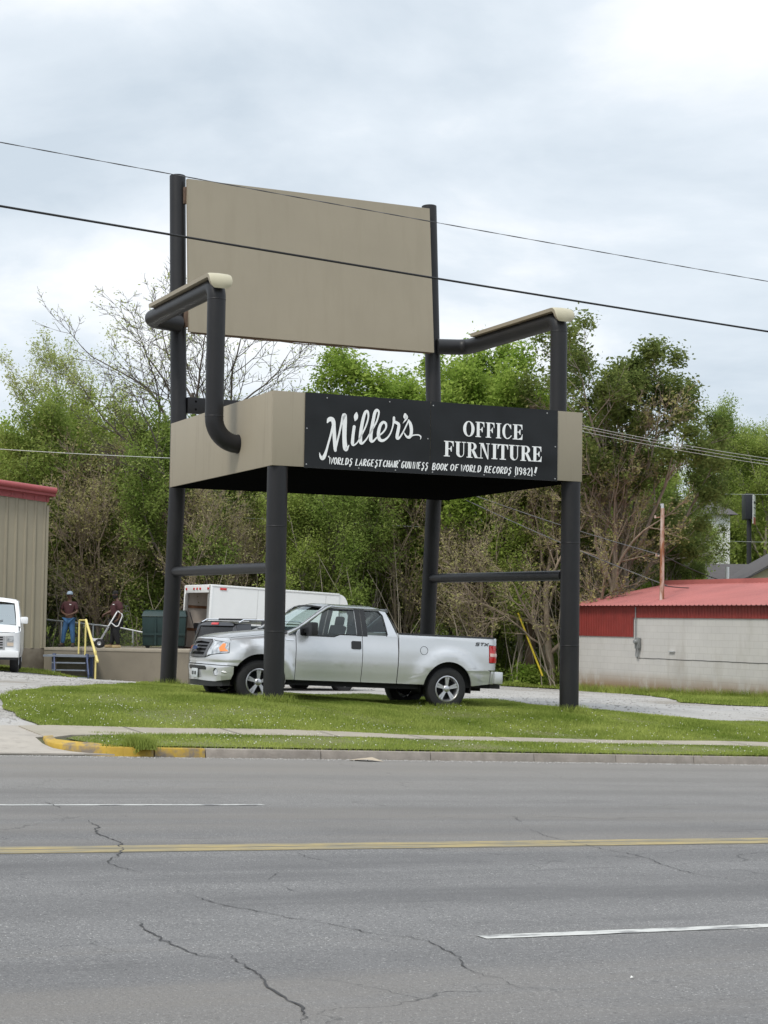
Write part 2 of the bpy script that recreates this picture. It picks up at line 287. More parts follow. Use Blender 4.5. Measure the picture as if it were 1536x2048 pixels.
_m3 = _t.nodes.new('ShaderNodeMapRange'); _m3.inputs['From Min'].default_value = .0; _m3.inputs['From Max'].default_value = .6; _m3.inputs['To Max'].default_value = .42; _l(_s3.outputs[0], _m3.inputs['Value'])
_my = _t.nodes.new('ShaderNodeMix'); _my.data_type = 'RGBA'; _l(_m3.outputs[0], _my.inputs['Factor']); _l(_mx.outputs['Result'], _my.inputs['A']); _my.inputs['B'].default_value = (.10, .098, .10, 1); _l(_my.outputs['Result'], _b.inputs['Base Color'])
# asphalt blends to a lighter tan towards the far kerb
_t, _b, _l = nodes(m_asph); _src = _b.inputs['Base Color'].links[0].from_socket; _tc = _t.nodes.new('ShaderNodeTexCoord'); _d = _t.nodes.new('ShaderNodeVectorMath'); _d.operation = 'DOT_PRODUCT'; _l(_tc.outputs['Object'], _d.inputs[0]); _d.inputs[1].default_value = (-.4741, .8805, 0)
_mr = _t.nodes.new('ShaderNodeMapRange'); _mr.inputs['From Min'].default_value = 12.5; _mr.inputs['From Max'].default_value = 21.5; _mr.inputs['To Max'].default_value = .55; _l(_d.outputs['Value'], _mr.inputs['Value'])
_mx = _t.nodes.new('ShaderNodeMix'); _mx.data_type = 'RGBA'; _l(_mr.outputs[0], _mx.inputs['Factor']); _l(_src, _mx.inputs['A']); _mx.inputs['B'].default_value = (.245, .228, .205, 1); _l(_mx.outputs['Result'], _b.inputs['Base Color'])
m_paintw = mat('white_road_paint', (.50, .50, .48), .8, var=.08, scale=20); mixnoise(m_paintw, (.17, .17, .17), 12, .47, .60, stretch=(.3, 1, 1), rot=RD, detail=8)
m_painty = mat('yellow_road_paint', (.33, .26, .12), .85, var=.1, scale=9); mixnoise(m_painty, (.20, .18, .13), 9, .42, .60, stretch=(.2, 1, 1), rot=RD, detail=8)
m_crack = mat('road_crack', (.045, .044, .045), .95)
m_conc = mat('concrete', (.33, .295, .235), .85, var=.12, scale=1.2, bump=.2, bscale=50); mixnoise(m_conc, (.22, .195, .155), 3, .55, .8)
m_apron = mat('apron_concrete', (.38, .345, .30), .85, var=.08, scale=1.5, bump=.2, bscale=60); mixnoise(m_apron, (.27, .24, .21), 5, .5, .75); mixnoise(m_apron, (.20, .18, .16), 1.1, .55, .8, detail=9)
m_kerb = mat('kerb_concrete', (.26, .23, .20), .85, var=.18, scale=5, bump=.3, bscale=40); mixnoise(m_kerb, (.19, .165, .14), 4, .48, .75)
m_kerby = mat('kerb_yellow', (.42, .27, .03), .7, var=.15, scale=6); mixnoise(m_kerby, (.17, .14, .11), 2.6, .50, .62, detail=9)
m_gravel = mat('gravel', (.36, .345, .325), .9, var=.16, scale=.6, bump=1, bscale=25)
mixnoise(m_gravel, (.46, .45, .44), 9, .50, .68, detail=5, rough=.85); mixnoise(m_gravel, (.26, .25, .24), 11, .56, .74, detail=5, rough=.85)
mixnoise(m_gravel, (.22, .19, .15), .33, .52, .70, detail=9); mixnoise(m_gravel, (.40, .39, .385), .8, .55, .75, stretch=(.15, 1, 1), rot=RD)
m_soil = mat('lawn_soil', (.11, .14, .035), .95, col2=(.16, .15, .06), scale=1.6, bump=.6, bscale=25)
mixnoise(m_soil, (.21, .175, .10), 2.2, .60, .78, detail=8)
m_forest = mat('leaf_litter', (.10, .085, .045), .95, col2=(.055, .07, .025), scale=.8, bump=.8, bscale=8)
def rz(x, y): return -1.5+SL*(UD[0]*x+UD[1]*y)
def road_sheet(name, uv, off, m, kind='structure', parent=None):
    mb = MB(); mb.add([(lambda q: (q[0], q[1], rz(*q)+off))(uv2xy(u, v)) for u, v in uv], [tuple(range(len(uv)))]); return mb.build(name, m, parent)
def strip_grid(name, us, vs_, zf, m):
    U_, V_ = np.meshgrid(us, vs_); X, Y = uv2xy(U_, V_); Z = zf(X.ravel(), Y.ravel())
    v = np.stack([X.ravel(), Y.ravel(), Z], -1); nu, nv = len(us), len(vs_)
    i = np.arange(nu-1)[None]+np.arange(nv-1)[:, None]*nu; f = np.stack([i, i+1, i+1+nu, i+nu], -1).reshape(-1, 4)
    return np_mesh(name, v, f, m, smooth=True)
us = np.r_[np.arange(-420, -60, 30), np.arange(-60, 0, 5), np.arange(0, 45, .6), np.arange(45, 90, 5), np.arange(90, 421, 30)]
o = strip_grid('road', us, np.r_[np.arange(-4, 22.0, .8), 22.18], lambda x, y: rz(x, y), m_asph); tag(o, kind='structure')
us = np.unique(np.round(np.r_[us, np.arange(6.8, 8.8, .08)], 3))
gv = np.r_[22.18, np.arange(22.24, 23.5, .08), np.arange(23.55, 34, .35), np.arange(34, 70, 1.2), np.arange(70, 130, 4), np.arange(130, 560, 20)]
def gz(x, y):
    h = gh(x, y); V_ = -.4741*x+.8805*y; U_ = .8805*x+.4741*y
    h -= np.clip((22.35-V_)/.17, 0, 1)*.13
    return h
o = strip_grid('ground', us, gv, gz, m_forest); tag(o, kind='structure')
o = strip_grid('near_ground', us, np.array([-160, -80, -30, -10, -4.0]), lambda x, y: rz(x, y)+.02, m_forest); tag(o, kind='structure')
def jag(poly, step, amp, seed, keep=()):
    rnd = random.Random(seed); out = []; n = len(poly)
    for i in range(n):
        a = Vector(poly[i]); b = Vector(poly[(i+1) % n]); d = (b-a).length; k = max(1, int(d/step)) if i not in keep else 1
        nn = Vector((-(b-a).y, (b-a).x))/max(d, 1e-6)
        for j in range(k):
            p = a+(b-a)*j/k
            if j or (i not in keep and (i-1) % n not in keep): p = p+nn*rnd.uniform(-amp, amp)
            out.append((p.x, p.y))
    return out
def sheet(name, poly, off, m, step=1.0, parent=None, kind='structure', skirt=0):
    tr = tessellate_polygon([[Vector((x, y, 0)) for x, y in poly]])
    bm = bmesh.new(); vs = [bm.verts.new((x, y, 0)) for x, y in poly]
    for t in tr:
        try: bm.faces.new([vs[i] for i in t])
        except ValueError: pass
    xs = [p[0] for p in poly]; ys = [p[1] for p in poly]
    for ax, (lo, hi) in enumerate(((min(xs), max(xs)), (min(ys), max(ys)))):
        q = lo+step
        while q < hi:
            co = [0, 0, 0]; no = [0, 0, 0]; co[ax] = q; no[ax] = 1
            bmesh.ops.bisect_plane(bm, geom=bm.verts[:]+bm.edges[:]+bm.faces[:], plane_co=co, plane_no=no, dist=1e-5); q += step
    P = np.array([v.co[:] for v in bm.verts]); Z = gh(P[:, 0], P[:, 1])
    for v, z in zip(bm.verts, Z): v.co.z = z+off
    bmesh.ops.recalc_face_normals(bm, faces=bm.faces)
    for f in bm.faces:
        f.smooth = True
        if f.normal.z < 0: f.normal_flip()
    if skirt:
        r = bmesh.ops.extrude_edge_only(bm, edges=[e for e in bm.edges if len(e.link_faces) == 1])
        for v in [g for g in r['geom'] if isinstance(g, bmesh.types.BMVert)]: v.co.z -= skirt
    me = bpy.data.meshes.new(name); bm.to_mesh(me); bm.free(); me.materials.append(m)
    if skirt: me.set_sharp_from_angle(angle=.6)
    o = link(name, me, parent)
    if kind: tag(o, kind=kind)
    return o
def UVp(*a): return [tuple(float(q) for q in uv2xy(u, v)) for u, v in a]
gravel_poly = jag(UVp((-60, 24.4), (7.2, 24.4), (8.2, 25.0), (12, 28), (20, 27.5), (30, 27.3), (80, 27.3))+[(60, 66), (30, 64), (12, 61.5), (7.0, 60.3), (3, 59.5), (-4, 57.6), (-9, 56.6), (-12, 50), (-16, 48), (-60, 40)], 1.2, .12, 5)
sheet('gravel_lot', gravel_poly, .012, m_gravel, 1.5)
lawn_poly = jag([(-4.80, 25.70), (-2.67, 26.9), (.05, 28.1), (2.73, 29.4), (6.68, 31.5)]+UVp((30, 24.45), (60, 24.45), (60, 28.0), (30, 28.1))+[(7.65, 35.9), (5.2, 34.9), (3.6, 34.5), (2.9, 35.4), (1.9, 37.6), (.2, 38.6), (-1.4, 36.6), (-2.84, 35.6), (-3.5, 36.8), (-4.5, 36.9), (-5.0, 34.5), (-5.25, 32.65), (-5.7, 31.1), (-5.95, 29.95), (-6.1, 28.85), (-5.75, 27.6), (-5.15, 26.3)], .3, .06, 3, keep=(0, 1, 2, 3, 4, 5))
sheet('lawn', lawn_poly, .03, m_soil, .8)
verge_poly = jag(UVp((7.95, 22.42), (8.4, 22.28), (9.3, 22.26), (12, 22.25), (60, 22.25), (60, 23.68), (20.2, 23.74), (13, 23.98), (10.1, 24.06), (8.0, 23.56), (7.75, 23.2)), .3, .03, 8, keep=(0, 1, 2, 3))
sheet('verge', verge_poly, .03, m_soil, .8)
grassb_poly = jag([(6.2, 60.9), (6.62, 60.2), (15.3, 41.5), (24, 30), (30, 36), (20, 42.2), (10, 42.45), (8.2, 42.3), (7.35, 43.6), (7.75, 49.2), (7.6, 55), (7.2, 58.9)][::-1], .5, .12, 9)
grassb_poly = jag([(6.5, 60.6), (7.6, 58.4), (7.9, 52), (7.7, 47), (7.2, 43.6), (8.2, 42.2), (10, 42.4), (15, 42.6), (24, 40.0), (24, 45), (14.2, 43.85), (10.8, 51.1), (6.75, 59.8)], .5, .12, 9, keep=(9, 10, 11))
sheet('side_lawn', grassb_poly, .03, m_soil, 1.0)
leftg_poly = jag([(-14.5, 51.0), (-11.5, 51.4), (-9.9, 53.6), (-9.0, 56.4), (-10.6, 57.2), (-16, 57)], .4, .1, 2)
sheet('dock_lawn', leftg_poly, .03, m_soil, 1.0)
edge_poly = jag([(-1, 58.5), (3, 59.6), (7, 60.7), (7, 64), (-1, 63)], .6, .2, 2)
sheet('woods_edge_grass', edge_poly, .03, m_soil, 1.0)
sheet('sidewalk', UVp((7.6, 24.78), (8.1, 24.92), (10.4, 25.0), (13.4, 24.75), (16.4, 24.6), (20.8, 24.5), (60, 24.5), (60, 23.7), (20.2, 23.78), (15.9, 23.96), (13, 24.08), (10.1, 24.18), (8.0, 23.66), (7.55, 23.3)), .035, m_conc, .9, skirt=.12)
sheet('driveway_apron', UVp((7.42, 23.45), (7.75, 23.6), (7.75, 24.9), (4, 24.75), (-6, 24.6), (-6, 22.19), (8.08, 22.19), (7.78, 22.28), (7.58, 22.44), (7.42, 22.7), (7.38, 23.0)), .022, m_apron, .12, skirt=.02)
# joints in the sidewalk
jb = MB()
for u in np.arange(9.2, 44, 1.52):
    va, vb = (24.14, 24.96) if u < 12 else (23.98, 24.66) if u < 18 else (23.78, 24.5)
    ps = [uv2xy(u+d, v) for d, v in ((-.008, va), (.008, va), (.008, vb), (-.008, vb))]
    jb.add([(x, y, g1(x, y)+.040) for x, y in ps], [(0, 1, 2, 3)])
tag(jb.build('sidewalk_joints', m_crack), kind='structure')
# kerb: separate stone lengths, each its own object
path = [(7.50, 23.42), (7.42, 23.05), (7.46, 22.72), (7.62, 22.45), (7.85, 22.28), (8.2, 22.19), (8.7, 22.14), (9.35, 22.11)]
def kerb_piece(uvs, m, label, grp, seed):
    rnd = random.Random(seed); mb = MB(); vs = []; k = len(uvs)
    for i, (u, v) in enumerate(uvs):
        a = Vector(uvs[max(i-1, 0)]); b = Vector(uvs[min(i+1, k-1)]); t = (b-a).normalized(); n = Vector((-t.y, t.x))
        if n.y < 0 and abs(t.x) > .3: n = -n
        if abs(t.x) <= .3: n = Vector((1, 0))
        fade = 1 if u > 7.6 or v < 22.9 else .35
        for d, top in ((0, 0), (.02, 1), (.03, 1), (.155, 1), (.165, 0)):
            x, y = uv2xy(u+n.x*d, v+n.y*d); base = rz(x, y)-.05
            z = base if not top else max(rz(x, y), rz(x, y))+(.118 if d > .025 else .105)*fade
            if top and u < 7.9: z = max(z, g1(x, y)+(.045 if d > .025 else .03))
            vs.append((x, y, z))
    fs = []
    for i in range(k-1):
        for j in range(4): fs.append((i*5+j, i*5+j+1, (i+1)*5+j+1, (i+1)*5+j))
    fs += [tuple(range(5)), tuple(range((k-1)*5, k*5))[::-1]]
    mb.add(vs, fs); o = mb.build('kerb_stone', m, bevel=.006); tag(o, label, 'kerb', grp); return o
kerb_piece(path[:6], m_kerby, 'curved yellow painted kerb length where the driveway begins', 'kerb lengths along the road', 1)
kerb_piece([path[5], (8.35, 22.165), (8.6, 22.15)], m_kerby, 'short yellow kerb length half hidden by a grass tuft', 'kerb lengths along the road', 2)
kerb_piece([(8.615, 22.148), (8.9, 22.13), (9.30, 22.11)], m_kerby, 'straight yellow kerb length next to the first bare concrete one', 'kerb lengths along the road', 3)
ku = [9.312, 11.0, 12.72, 14.45, 15.9, 17.35, 18.8, 20.2, 22, 60]
kl = ['bare concrete kerb length touching the yellow paint', 'bare concrete kerb length below the front left chair leg', 'bare concrete kerb length below the pickup bed', 'grey kerb length in front of the far front chair leg', 'grey kerb length before the gravel drive crosses the lawn', 'worn kerb length under the red roofed shed', 'rightmost fully seen kerb length', 'concrete kerb length just past the right edge of the frame', 'long concrete kerb run far beyond the red shed']
for i in range(len(ku)-1):
    n = max(2, int((ku[i+1]-ku[i])/.6)); uvs = [(ku[i]+.006+(ku[i+1]-ku[i]-.012)*j/n, 22.11+.006*min(ku[i]-9, 6)) for j in range(n+1)]
    kerb_piece(uvs, m_kerb, kl[i] if i < len(kl) else 'concrete kerb length at the road edge past the frame', 'kerb lengths along the road', 10+i)
# paint
def paint(name, u0, u1, v, wd, m, seed, rag=.02):
    rnd = random.Random(seed); n = max(2, int((u1-u0)/.12)); mb = MB(); vs = []
    for i in range(n+1):
        u = u0+(u1-u0)*i/n
        for s in (-1, 1):
            x, y = uv2xy(u, v+s*wd/2+rnd.uniform(-rag, rag)*.3); vs.append((x, y, rz(x, y)+.004))
    mb.add(vs, [(2*i, 2*i+2, 2*i+3, 2*i+1) for i in range(n)]); return tag(mb.build(name, m), kind='structure')
m_stainy = mat('old_yellow_stain', (.235, .20, .125), .85, var=.1, scale=9); mixnoise(m_stainy, (.17, .16, .14), 6, .45, .6, stretch=(.2, 1, 1), rot=RD, detail=8)
o = paint('old_centre_paint', -60, 120, 12.42, .40, m_stainy, 3); o.location.z = -.0015
paint('centre_line', -60, 120, 12.325, .17, m_painty, 1); paint('centre_line', -60, 120, 12.525, .17, m_painty, 2)
for k in range(-4, 8): paint('lane_line', 5.12+12.2*k, 5.12+3.05+12.2*k, 8.34, .11, m_paintw, 20+k)
for k in range(-4, 8): paint('lane_line', 7.2-3.05+12.2*k, 7.2+12.2*k, 15.68, .10, m_paintw, 40+k)
# cracks in the asphalt
def crack(pts, wd, seed):
    rnd = random.Random(seed); P = []
    for a, b in zip(pts[:-1], pts[1:]):
        a = Vector(a); b = Vector(b); k = max(2, int((b-a).length/.045)); nn = Vector((-(b-a).y, (b-a).x)).normalized()
        for j in range(k): P.append(a+(b-a)*j/k+nn*rnd.gauss(0, .009))
    P.append(Vector(pts[-1])); vs = []; n = len(P)
    for i, p in enumerate(P):
        t = (P[min(i+1, n-1)]-P[max(i-1, 0)]).normalized(); nn = Vector((-t.y, t.x)); w_ = wd*min(1, 5*min(i, n-1-i)/n+.15)*rnd.uniform(.12, .62)/2
        for s in (-1, 1): q = p+nn*s*w_; vs.append((q.x, q.y, rz(q.x, q.y)+.0045))
    return vs, [(2*i, 2*i+2, 2*i+3, 2*i+1) for i in range(n-1)]
cb_ = MB()
for i, (pts, wd) in enumerate(CRACKS):
    v, f = crack(pts, wd, i); cb_.add(v, f)
tag(cb_.build('road_cracks', m_crack), kind='structure')
# litter flattened on the road by the kerb
m_lit = mat('cardboard', (.42, .35, .26), .9)
lb = MB(); x0, y0 = uv2xy(11.55, 21.9)
lb.add([(x0+a, y0+b, rz(x0+a, y0+b)+c) for a, b, c in ((-.22, -.1, .006), (.02, -.16, .03), (.26, -.05, .006), (.1, .1, .05), (-.1, .08, .02))], [(0, 1, 3, 4), (1, 2, 3)])
tag(lb.build('cardboard_scrap', m_lit), 'crumpled tan cardboard scrap lying on the road against the kerb', 'litter')
m_wht = mat('white_litter', (.75, .75, .72), .8)
for k, (u, v, s, lb_) in enumerate([(11.05, 10.35, .018, 'white paper scrap on the asphalt near the thin crack'), (12.6, 9.6, .03, 'small white scrap past the end of the thin crack'), (5.2, 7.1, .012, 'white speck of litter below the dashed lane line')]):
    x, y = uv2xy(u, v); b = MB(); b.add([(x-s, y-s*.4, rz(x, y)+.006), (x+s, y-s*.3, rz(x, y)+.012), (x+s*.6, y+s*.5, rz(x, y)+.007), (x-s*.5, y+s*.6, rz(x, y)+.016)], [(0, 1, 2, 3)])
    tag(b.build('paper_scrap', m_wht), lb_, 'litter')

# loose gravel along the lot edges
def stones(name, n, fn, size, m, seed):
    q = np.random.default_rng(seed); P_ = fn(q, n); P_ = P_[np.abs(P_[:, 0]) < P_[:, 1]*.26]; n = len(P_); z = gh(P_[:, 0], P_[:, 1])+.012; s_ = size*q.uniform(.4, 1.4, (n, 3))*np.array([1, 1, .6])
    o6 = np.array([(1, 0, 0), (0, 1, 0), (-1, 0, 0), (0, -1, 0), (0, 0, 1), (0, 0, -1)]); f8 = np.array([(0, 1, 4), (1, 2, 4), (2, 3, 4), (3, 0, 4), (1, 0, 5), (2, 1, 5), (3, 2, 5), (0, 3, 5)])
    V_ = (np.concatenate([P_, z[:, None]], 1)[:, None]+o6[None]*s_[:, None, :]).reshape(-1, 3); F_ = (f8[None]+6*np.arange(n)[:, None, None]).reshape(-1, 3); return tag(np_mesh(name, V_, F_, m), kind='stuff')
m_stone = mat('gravel_stone', (.44, .43, .41), .9, col2=(.24, .225, .21), scale=18)
def _edge(q, n):
    A_ = np.array(lawn_poly); L_ = len(A_); i = q.integers(0, L_, n); j = (i+1) % L_; f = q.random((n, 1)); P_ = A_[i]*(1-f)+A_[j]*f+q.normal(0, .35, (n, 2)); v = -.4741*P_[:, 0]+.8805*P_[:, 1]; return P_[(v > 26.2) | (P_[:, 0] < -5.2)]
stones('loose_gravel', 14000, _edge, .022, m_stone, 1)
stones('loose_gravel', 5000, lambda q, n: np.stack([q.uniform(-14, 14, n), q.uniform(34, 60, n)], -1), .028, m_stone, 2)
def _kerb(q, n): u = q.uniform(6, 26, n); v = 22.08-np.abs(q.normal(0, .12, n)); return np.stack(uv2xy(u, v), -1)
q_ = np.random.default_rng(9); P_ = _kerb(q_, 2600); mbv = []
o6 = np.array([(1, 0, 0), (0, 1, 0), (-1, 0, 0), (0, -1, 0), (0, 0, 1), (0, 0, -1)]); f8 = np.array([(0, 1, 4), (1, 2, 4), (2, 3, 4), (3, 0, 4), (1, 0, 5), (2, 1, 5), (3, 2, 5), (0, 3, 5)])
V_ = (np.concatenate([P_, rz(P_[:, 0], P_[:, 1])[:, None]], 1)[:, None]+o6[None]*(.010*q_.uniform(.4, 1.5, (len(P_), 1, 1)))).reshape(-1, 3)
tag(np_mesh('kerb_grit', V_, (f8[None]+6*np.arange(len(P_))[:, None, None]).reshape(-1, 3), m_stone), kind='stuff')
# ---------------------------------------------------------------- the giant chair (local x along the seat front, y towards the back, z from the camera's eye level)
m_pipe = mat('dark_pipe_paint', (.013, .0128, .0145), .46, spec=.38, var=.15, scale=1.5, bump=.06, bscale=14)
mixnoise(m_pipe, (.022, .021, .021), 2.5, .5, .8, stretch=(1, 1, .35))
m_tan = mat('tan_panel', (.30, .262, .195), .6, var=.035, scale=.8)
mixnoise(m_tan, (.27, .235, .172), 1.6, .50, .85, stretch=(2.2, 2.2, .22), detail=7)
m_tanw = mat('tan_seat_panel', (.30, .262, .195), .6, var=.03, scale=.8)
mixnoise(m_tanw, (.20, .17, .125), 3.0, .55, .9, stretch=(3, 3, .15), detail=7)
m_cream = mat('cream_arm_cover', (.44, .405, .29), .5, var=.05, scale=3)
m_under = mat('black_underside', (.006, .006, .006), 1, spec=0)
m_sign = mat('black_sign_metal', (.008, .009, .010), .36, spec=.35, var=.1, scale=3, bump=.0)
_t, _b, _l = nodes(m_sign); _nb = _t.nodes.new('ShaderNodeTexNoise'); _nb.inputs['Scale'].default_value = 1.1; _nb.inputs['Detail'].default_value = 1
_tc = _t.nodes.new('ShaderNodeTexCoord'); _l(_tc.outputs['Object'], _nb.inputs['Vector']); _bp = _t.nodes.new('ShaderNodeBump'); _bp.inputs['Strength'].default_value = .9; _bp.inputs['Distance'].default_value = .09
_l(_nb.outputs['Fac'], _bp.inputs['Height']); _l(_bp.outputs[0], _b.inputs['Normal'])
m_white = mat('white_lettering', (.86, .87, .87), .5, var=.02)
m_rustw = mat('rusty_wood', (.13, .085, .06), .85, var=.3, scale=6)
m_bolt = mat('bolt_steel', (.4, .4, .4), .4, metal=.6)
CA = math.atan2(.426, .905)
chair = thing('giant_chair', 'giant tan and black office armchair sign standing on the lawn over the pickup', 'chair sculpture', (-1.927, 30.8, 0), (0, 0, CA))
def cw(a, b): return (-1.927+a*math.cos(CA)-b*math.sin(CA), 30.8+a*math.sin(CA)+b*math.cos(CA))
def cg(a, b): return g1(*cw(a, b))
W_, D_, ZT, ZB = 6.17, 5.45, 3.92, 2.635
# seat: hollow box, slightly lower at the back
sb = MB()
def sq(a, b, t): return (a, b, (ZT-.07*b/D_) if t else (ZB-.05*b/D_))
def wallp(mb, p, q, th, mi=0):
    (a0, b0), (a1, b1) = p, q; d = Vector((a1-a0, b1-b0)).normalized(); n = Vector((-d.y, d.x))*th
    vs = [sq(a, b, t) for t in (0, 1) for a, b in ((a0, b0), (a1, b1), (a1+n.x, b1+n.y), (a0+n.x, b0+n.y))]
    mb.add(vs, [(0, 1, 2, 3), (7, 6, 5, 4), (0, 4, 5, 1), (1, 5, 6, 2), (2, 6, 7, 3), (3, 7, 4, 0)], mi)
def seat_panel(segs, name, lab=None):
    mb = MB()
    for p, q in segs: wallp(mb, p, q, .04)
    o = mb.build(name, m_tanw, chair, bevel=.006)
    if lab: o['label'] = lab
seat_panel([((0, 0), (W_, 0))], 'seat_front'); seat_panel([((W_, .045), (W_, D_-.045))], 'seat_side'); seat_panel([((0, D_-.045), (0, .045))], 'seat_side'); seat_panel([((W_, D_), (0, D_))], 'seat_back')
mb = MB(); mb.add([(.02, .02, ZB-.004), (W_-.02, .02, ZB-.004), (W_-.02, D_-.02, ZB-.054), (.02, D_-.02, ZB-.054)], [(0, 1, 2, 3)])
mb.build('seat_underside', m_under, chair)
mb = MB(); mb.add([(.04, .04, ZT-.05), (W_-.04, .04, ZT-.05), (W_-.04, D_-.04, ZT-.12), (.04, D_-.04, ZT-.12)], [(0, 1, 2, 3)]); mb.build('seat_top', m_tan, chair)
def leg(pts, r, lab):
    mb = MB(); mb.tube(pts, r, 40); o = mb.build('leg', m_pipe, chair, smooth=40); o['label'] = lab
zf1, zf2 = cg(.18, .18), cg(6.04, .18)
leg([(.18, .18, zf1-.3), (.18, .18, ZB+.25)], .178, 'front leg beside the pickup hood')
leg([(6.04, .18, zf2-.3), (6.04, .18, ZB+.25)], .178, 'front leg standing clear of the pickup')
def backleg(a, lab, top):
    zg = cg(a, 6.0)
    leg(fillet([(a, 6.0, zg-.3), (a, 5.64, ZB+.05), (a, 5.66, ZT), (a, 6.06, top)], [4, 5], 8), .162, lab)
backleg(.23, 'back leg rising to the top of the backrest above the white box truck', 8.98); backleg(5.955, 'back leg behind the pickup bed', 9.0)
for a in (.23, 5.955):
    mb = MB(); mb.tube([(a, .3 if a < 1 else .3, .90), (a, 5.8, .93)], .095, 20); mb.build('stretcher', m_pipe, chair, smooth=40)
mb = MB(); mb.b2((.38, 5.56, 4.10), (5.8, 5.70, 4.42)); mb.build('back_rail', m_pipe, chair, bevel=.008)
for a in (.55, 5.6):
    for z in (4.18, 4.34):
        mb = MB(); mb.lathe([(0, 5.555), (.02, 5.55), (.022, 5.56)], 8, (a, 0, z)); mb.build('bolt', m_under, chair)
# backrest panel
mb = MB()
def bp_(a, z, t):
    k = (z-5.75)/3.1; return (a, 5.56+.30*k+t, z)
nA = 24; top = 8.88; bot = 5.72
for t in (-.10, 0):
    mb.grid(lambda i, j, t=t: bp_(.345+5.475*i, bot+(top-bot)*j, t), 6, 6)
k = 49
for side in range(2):
    pass
for (i0, j0), (i1, j1) in (((0, 0), (1, 0)), ((1, 0), (1, 1)), ((1, 1), (0, 1)), ((0, 1), (0, 0))):
    q = [bp_(.345+5.475*i, bot+(top-bot)*j, t) for i, j, t in ((i0, j0, -.1), (i1, j1, -.1), (i1, j1, 0), (i0, j0, 0))]
    mb.add(q, [(0, 1, 2, 3)])
mb.build('backrest', m_tan, chair, smooth=30)
mb = MB(); mb.grid(lambda i, j: (.40+5.36*i, 5.60+.12*j-.06, 5.715-.03*math.sin(i*PI)*(.4+.6*abs(math.sin(i*17)))), 30, 1); mb.add([(.4, 5.52, 5.72), (5.76, 5.52, 5.72), (5.76, 5.52, 5.69), (.4, 5.52, 5.69)], [(0, 1, 2, 3)])
mb.build('backrest_underboard', m_rustw, chair)
for a, z in ((.33, 8.55), (5.83, 8.3), (.33, 6.0)):
    mb = MB(); q = bp_(a, z, .04); mb.box(q, (.07, .12, .34)); mb.build('bracket', m_rustw, chair, bevel=.005)
# arms
def arm(s):
    f = (lambda a: -a) if s < 0 else (lambda a: W_+a)
    mb = MB(); pts = fillet([(f(-.05), 1.66, 3.13), (f(.46), 1.66, 3.13), (f(.46), 1.66, 5.94), (f(.46), 5.50, 5.90), (f(-.2) if s < 0 else f(-.2), 5.62, 5.88)], [.45, .2, .28], 12)
    mb.tube(pts, .165, 32); mb.build('arm_pipe', m_pipe, chair, smooth=40)
    mb = MB(); mb.tube([(f(-.002), 1.66, 3.13), (f(.014), 1.66, 3.13)], .174, 32); mb.build('arm_flange', m_pipe, chair, smooth=40)
    # cover: sheet bent over the pipe, rolled down at the front
    prof = [(4.95, 6.105), (1.62, 6.15)]
    for i in range(9):
        t = i/8*R(112); prof.append((1.62-.20*math.sin(t), 5.95+.20*math.cos(t)))
    mb = MB(); hw = .215; nn = len(prof)
    def cp(i, u, o):
        b, z = prof[i]; p0 = prof[max(i-1, 0)]; p1 = prof[min(i+1, nn-1)]; d = Vector((p1[0]-p0[0], p1[1]-p0[1])).normalized(); n = Vector((-d.y, d.x)); n = n if n.y > 0 or i > 6 else -n
        return (f(.46)+hw*u, b, z)
    vs = []; 
    for i in range(nn):
        b, z = prof[i]; p0 = prof[max(i-1, 0)]; p1 = prof[min(i+1, nn-1)]; d = Vector((p1[0]-p0[0], p1[1]-p0[1])).normalized(); n = Vector((d.y, -d.x))
        if i >= 2: c = Vector((b-1.62, z-5.95)).normalized(); n = -c
        else: n = Vector((0, -1))
        rr = 1 if i < 8 else (.95 if i == 8 else (.85 if i == 9 else .62))
        for u, th in ((-rr, 0), (-.8*rr, -.012), (0, -.02), (.8*rr, -.012), (rr, 0)): vs.append((f(.46)+hw*u, b-n.x*(-th), z-n.y*(-th)))
        for u in (rr, -rr): vs.append((f(.46)+hw*u*.98, b+n.x*.07, z+n.y*.07))
    fs = []
    for i in range(nn-1):
        for j in range(7): fs.append((i*7+j, i*7+(j+1) % 7, (i+1)*7+(j+1) % 7, (i+1)*7+j))
    fs += [tuple(range(7)), tuple(range((nn-1)*7, nn*7))[::-1]]
    mb.add(vs, fs); mb.m = [1 if (k < (nn-1)*7 and (k % 7 in (4, 5, 6))) else 0 for k in range(len(fs))]; mb.build('arm_cover', [m_cream, m_tan], chair, smooth=35)
arm(-1); arm(1)
for s_ in (-1, 1):
    fa = -.46 if s_ < 0 else W_+.46
    for z in (3.60, 5.70):
        mb = MB(); mb.lathe([(.165, z-.012), (.1685, z-.005), (.1685, z+.005), (.165, z+.012)], 32, (fa, 1.66, 0), 'z'); mb.build('weld_seam', m_pipe, chair, smooth=60)
for a, b, r, zs in ((.18, .18, .178, (-.2, 1.6)), (6.04, .18, .178, (-.4, 1.5))):
    for z in zs: mb = MB(); mb.lathe([(r, z-.012), (r+.0035, z-.004), (r+.0035, z+.004), (r, z+.012)], 40, (a, b, 0), 'z'); mb.build('weld_seam', m_pipe, chair, smooth=60)
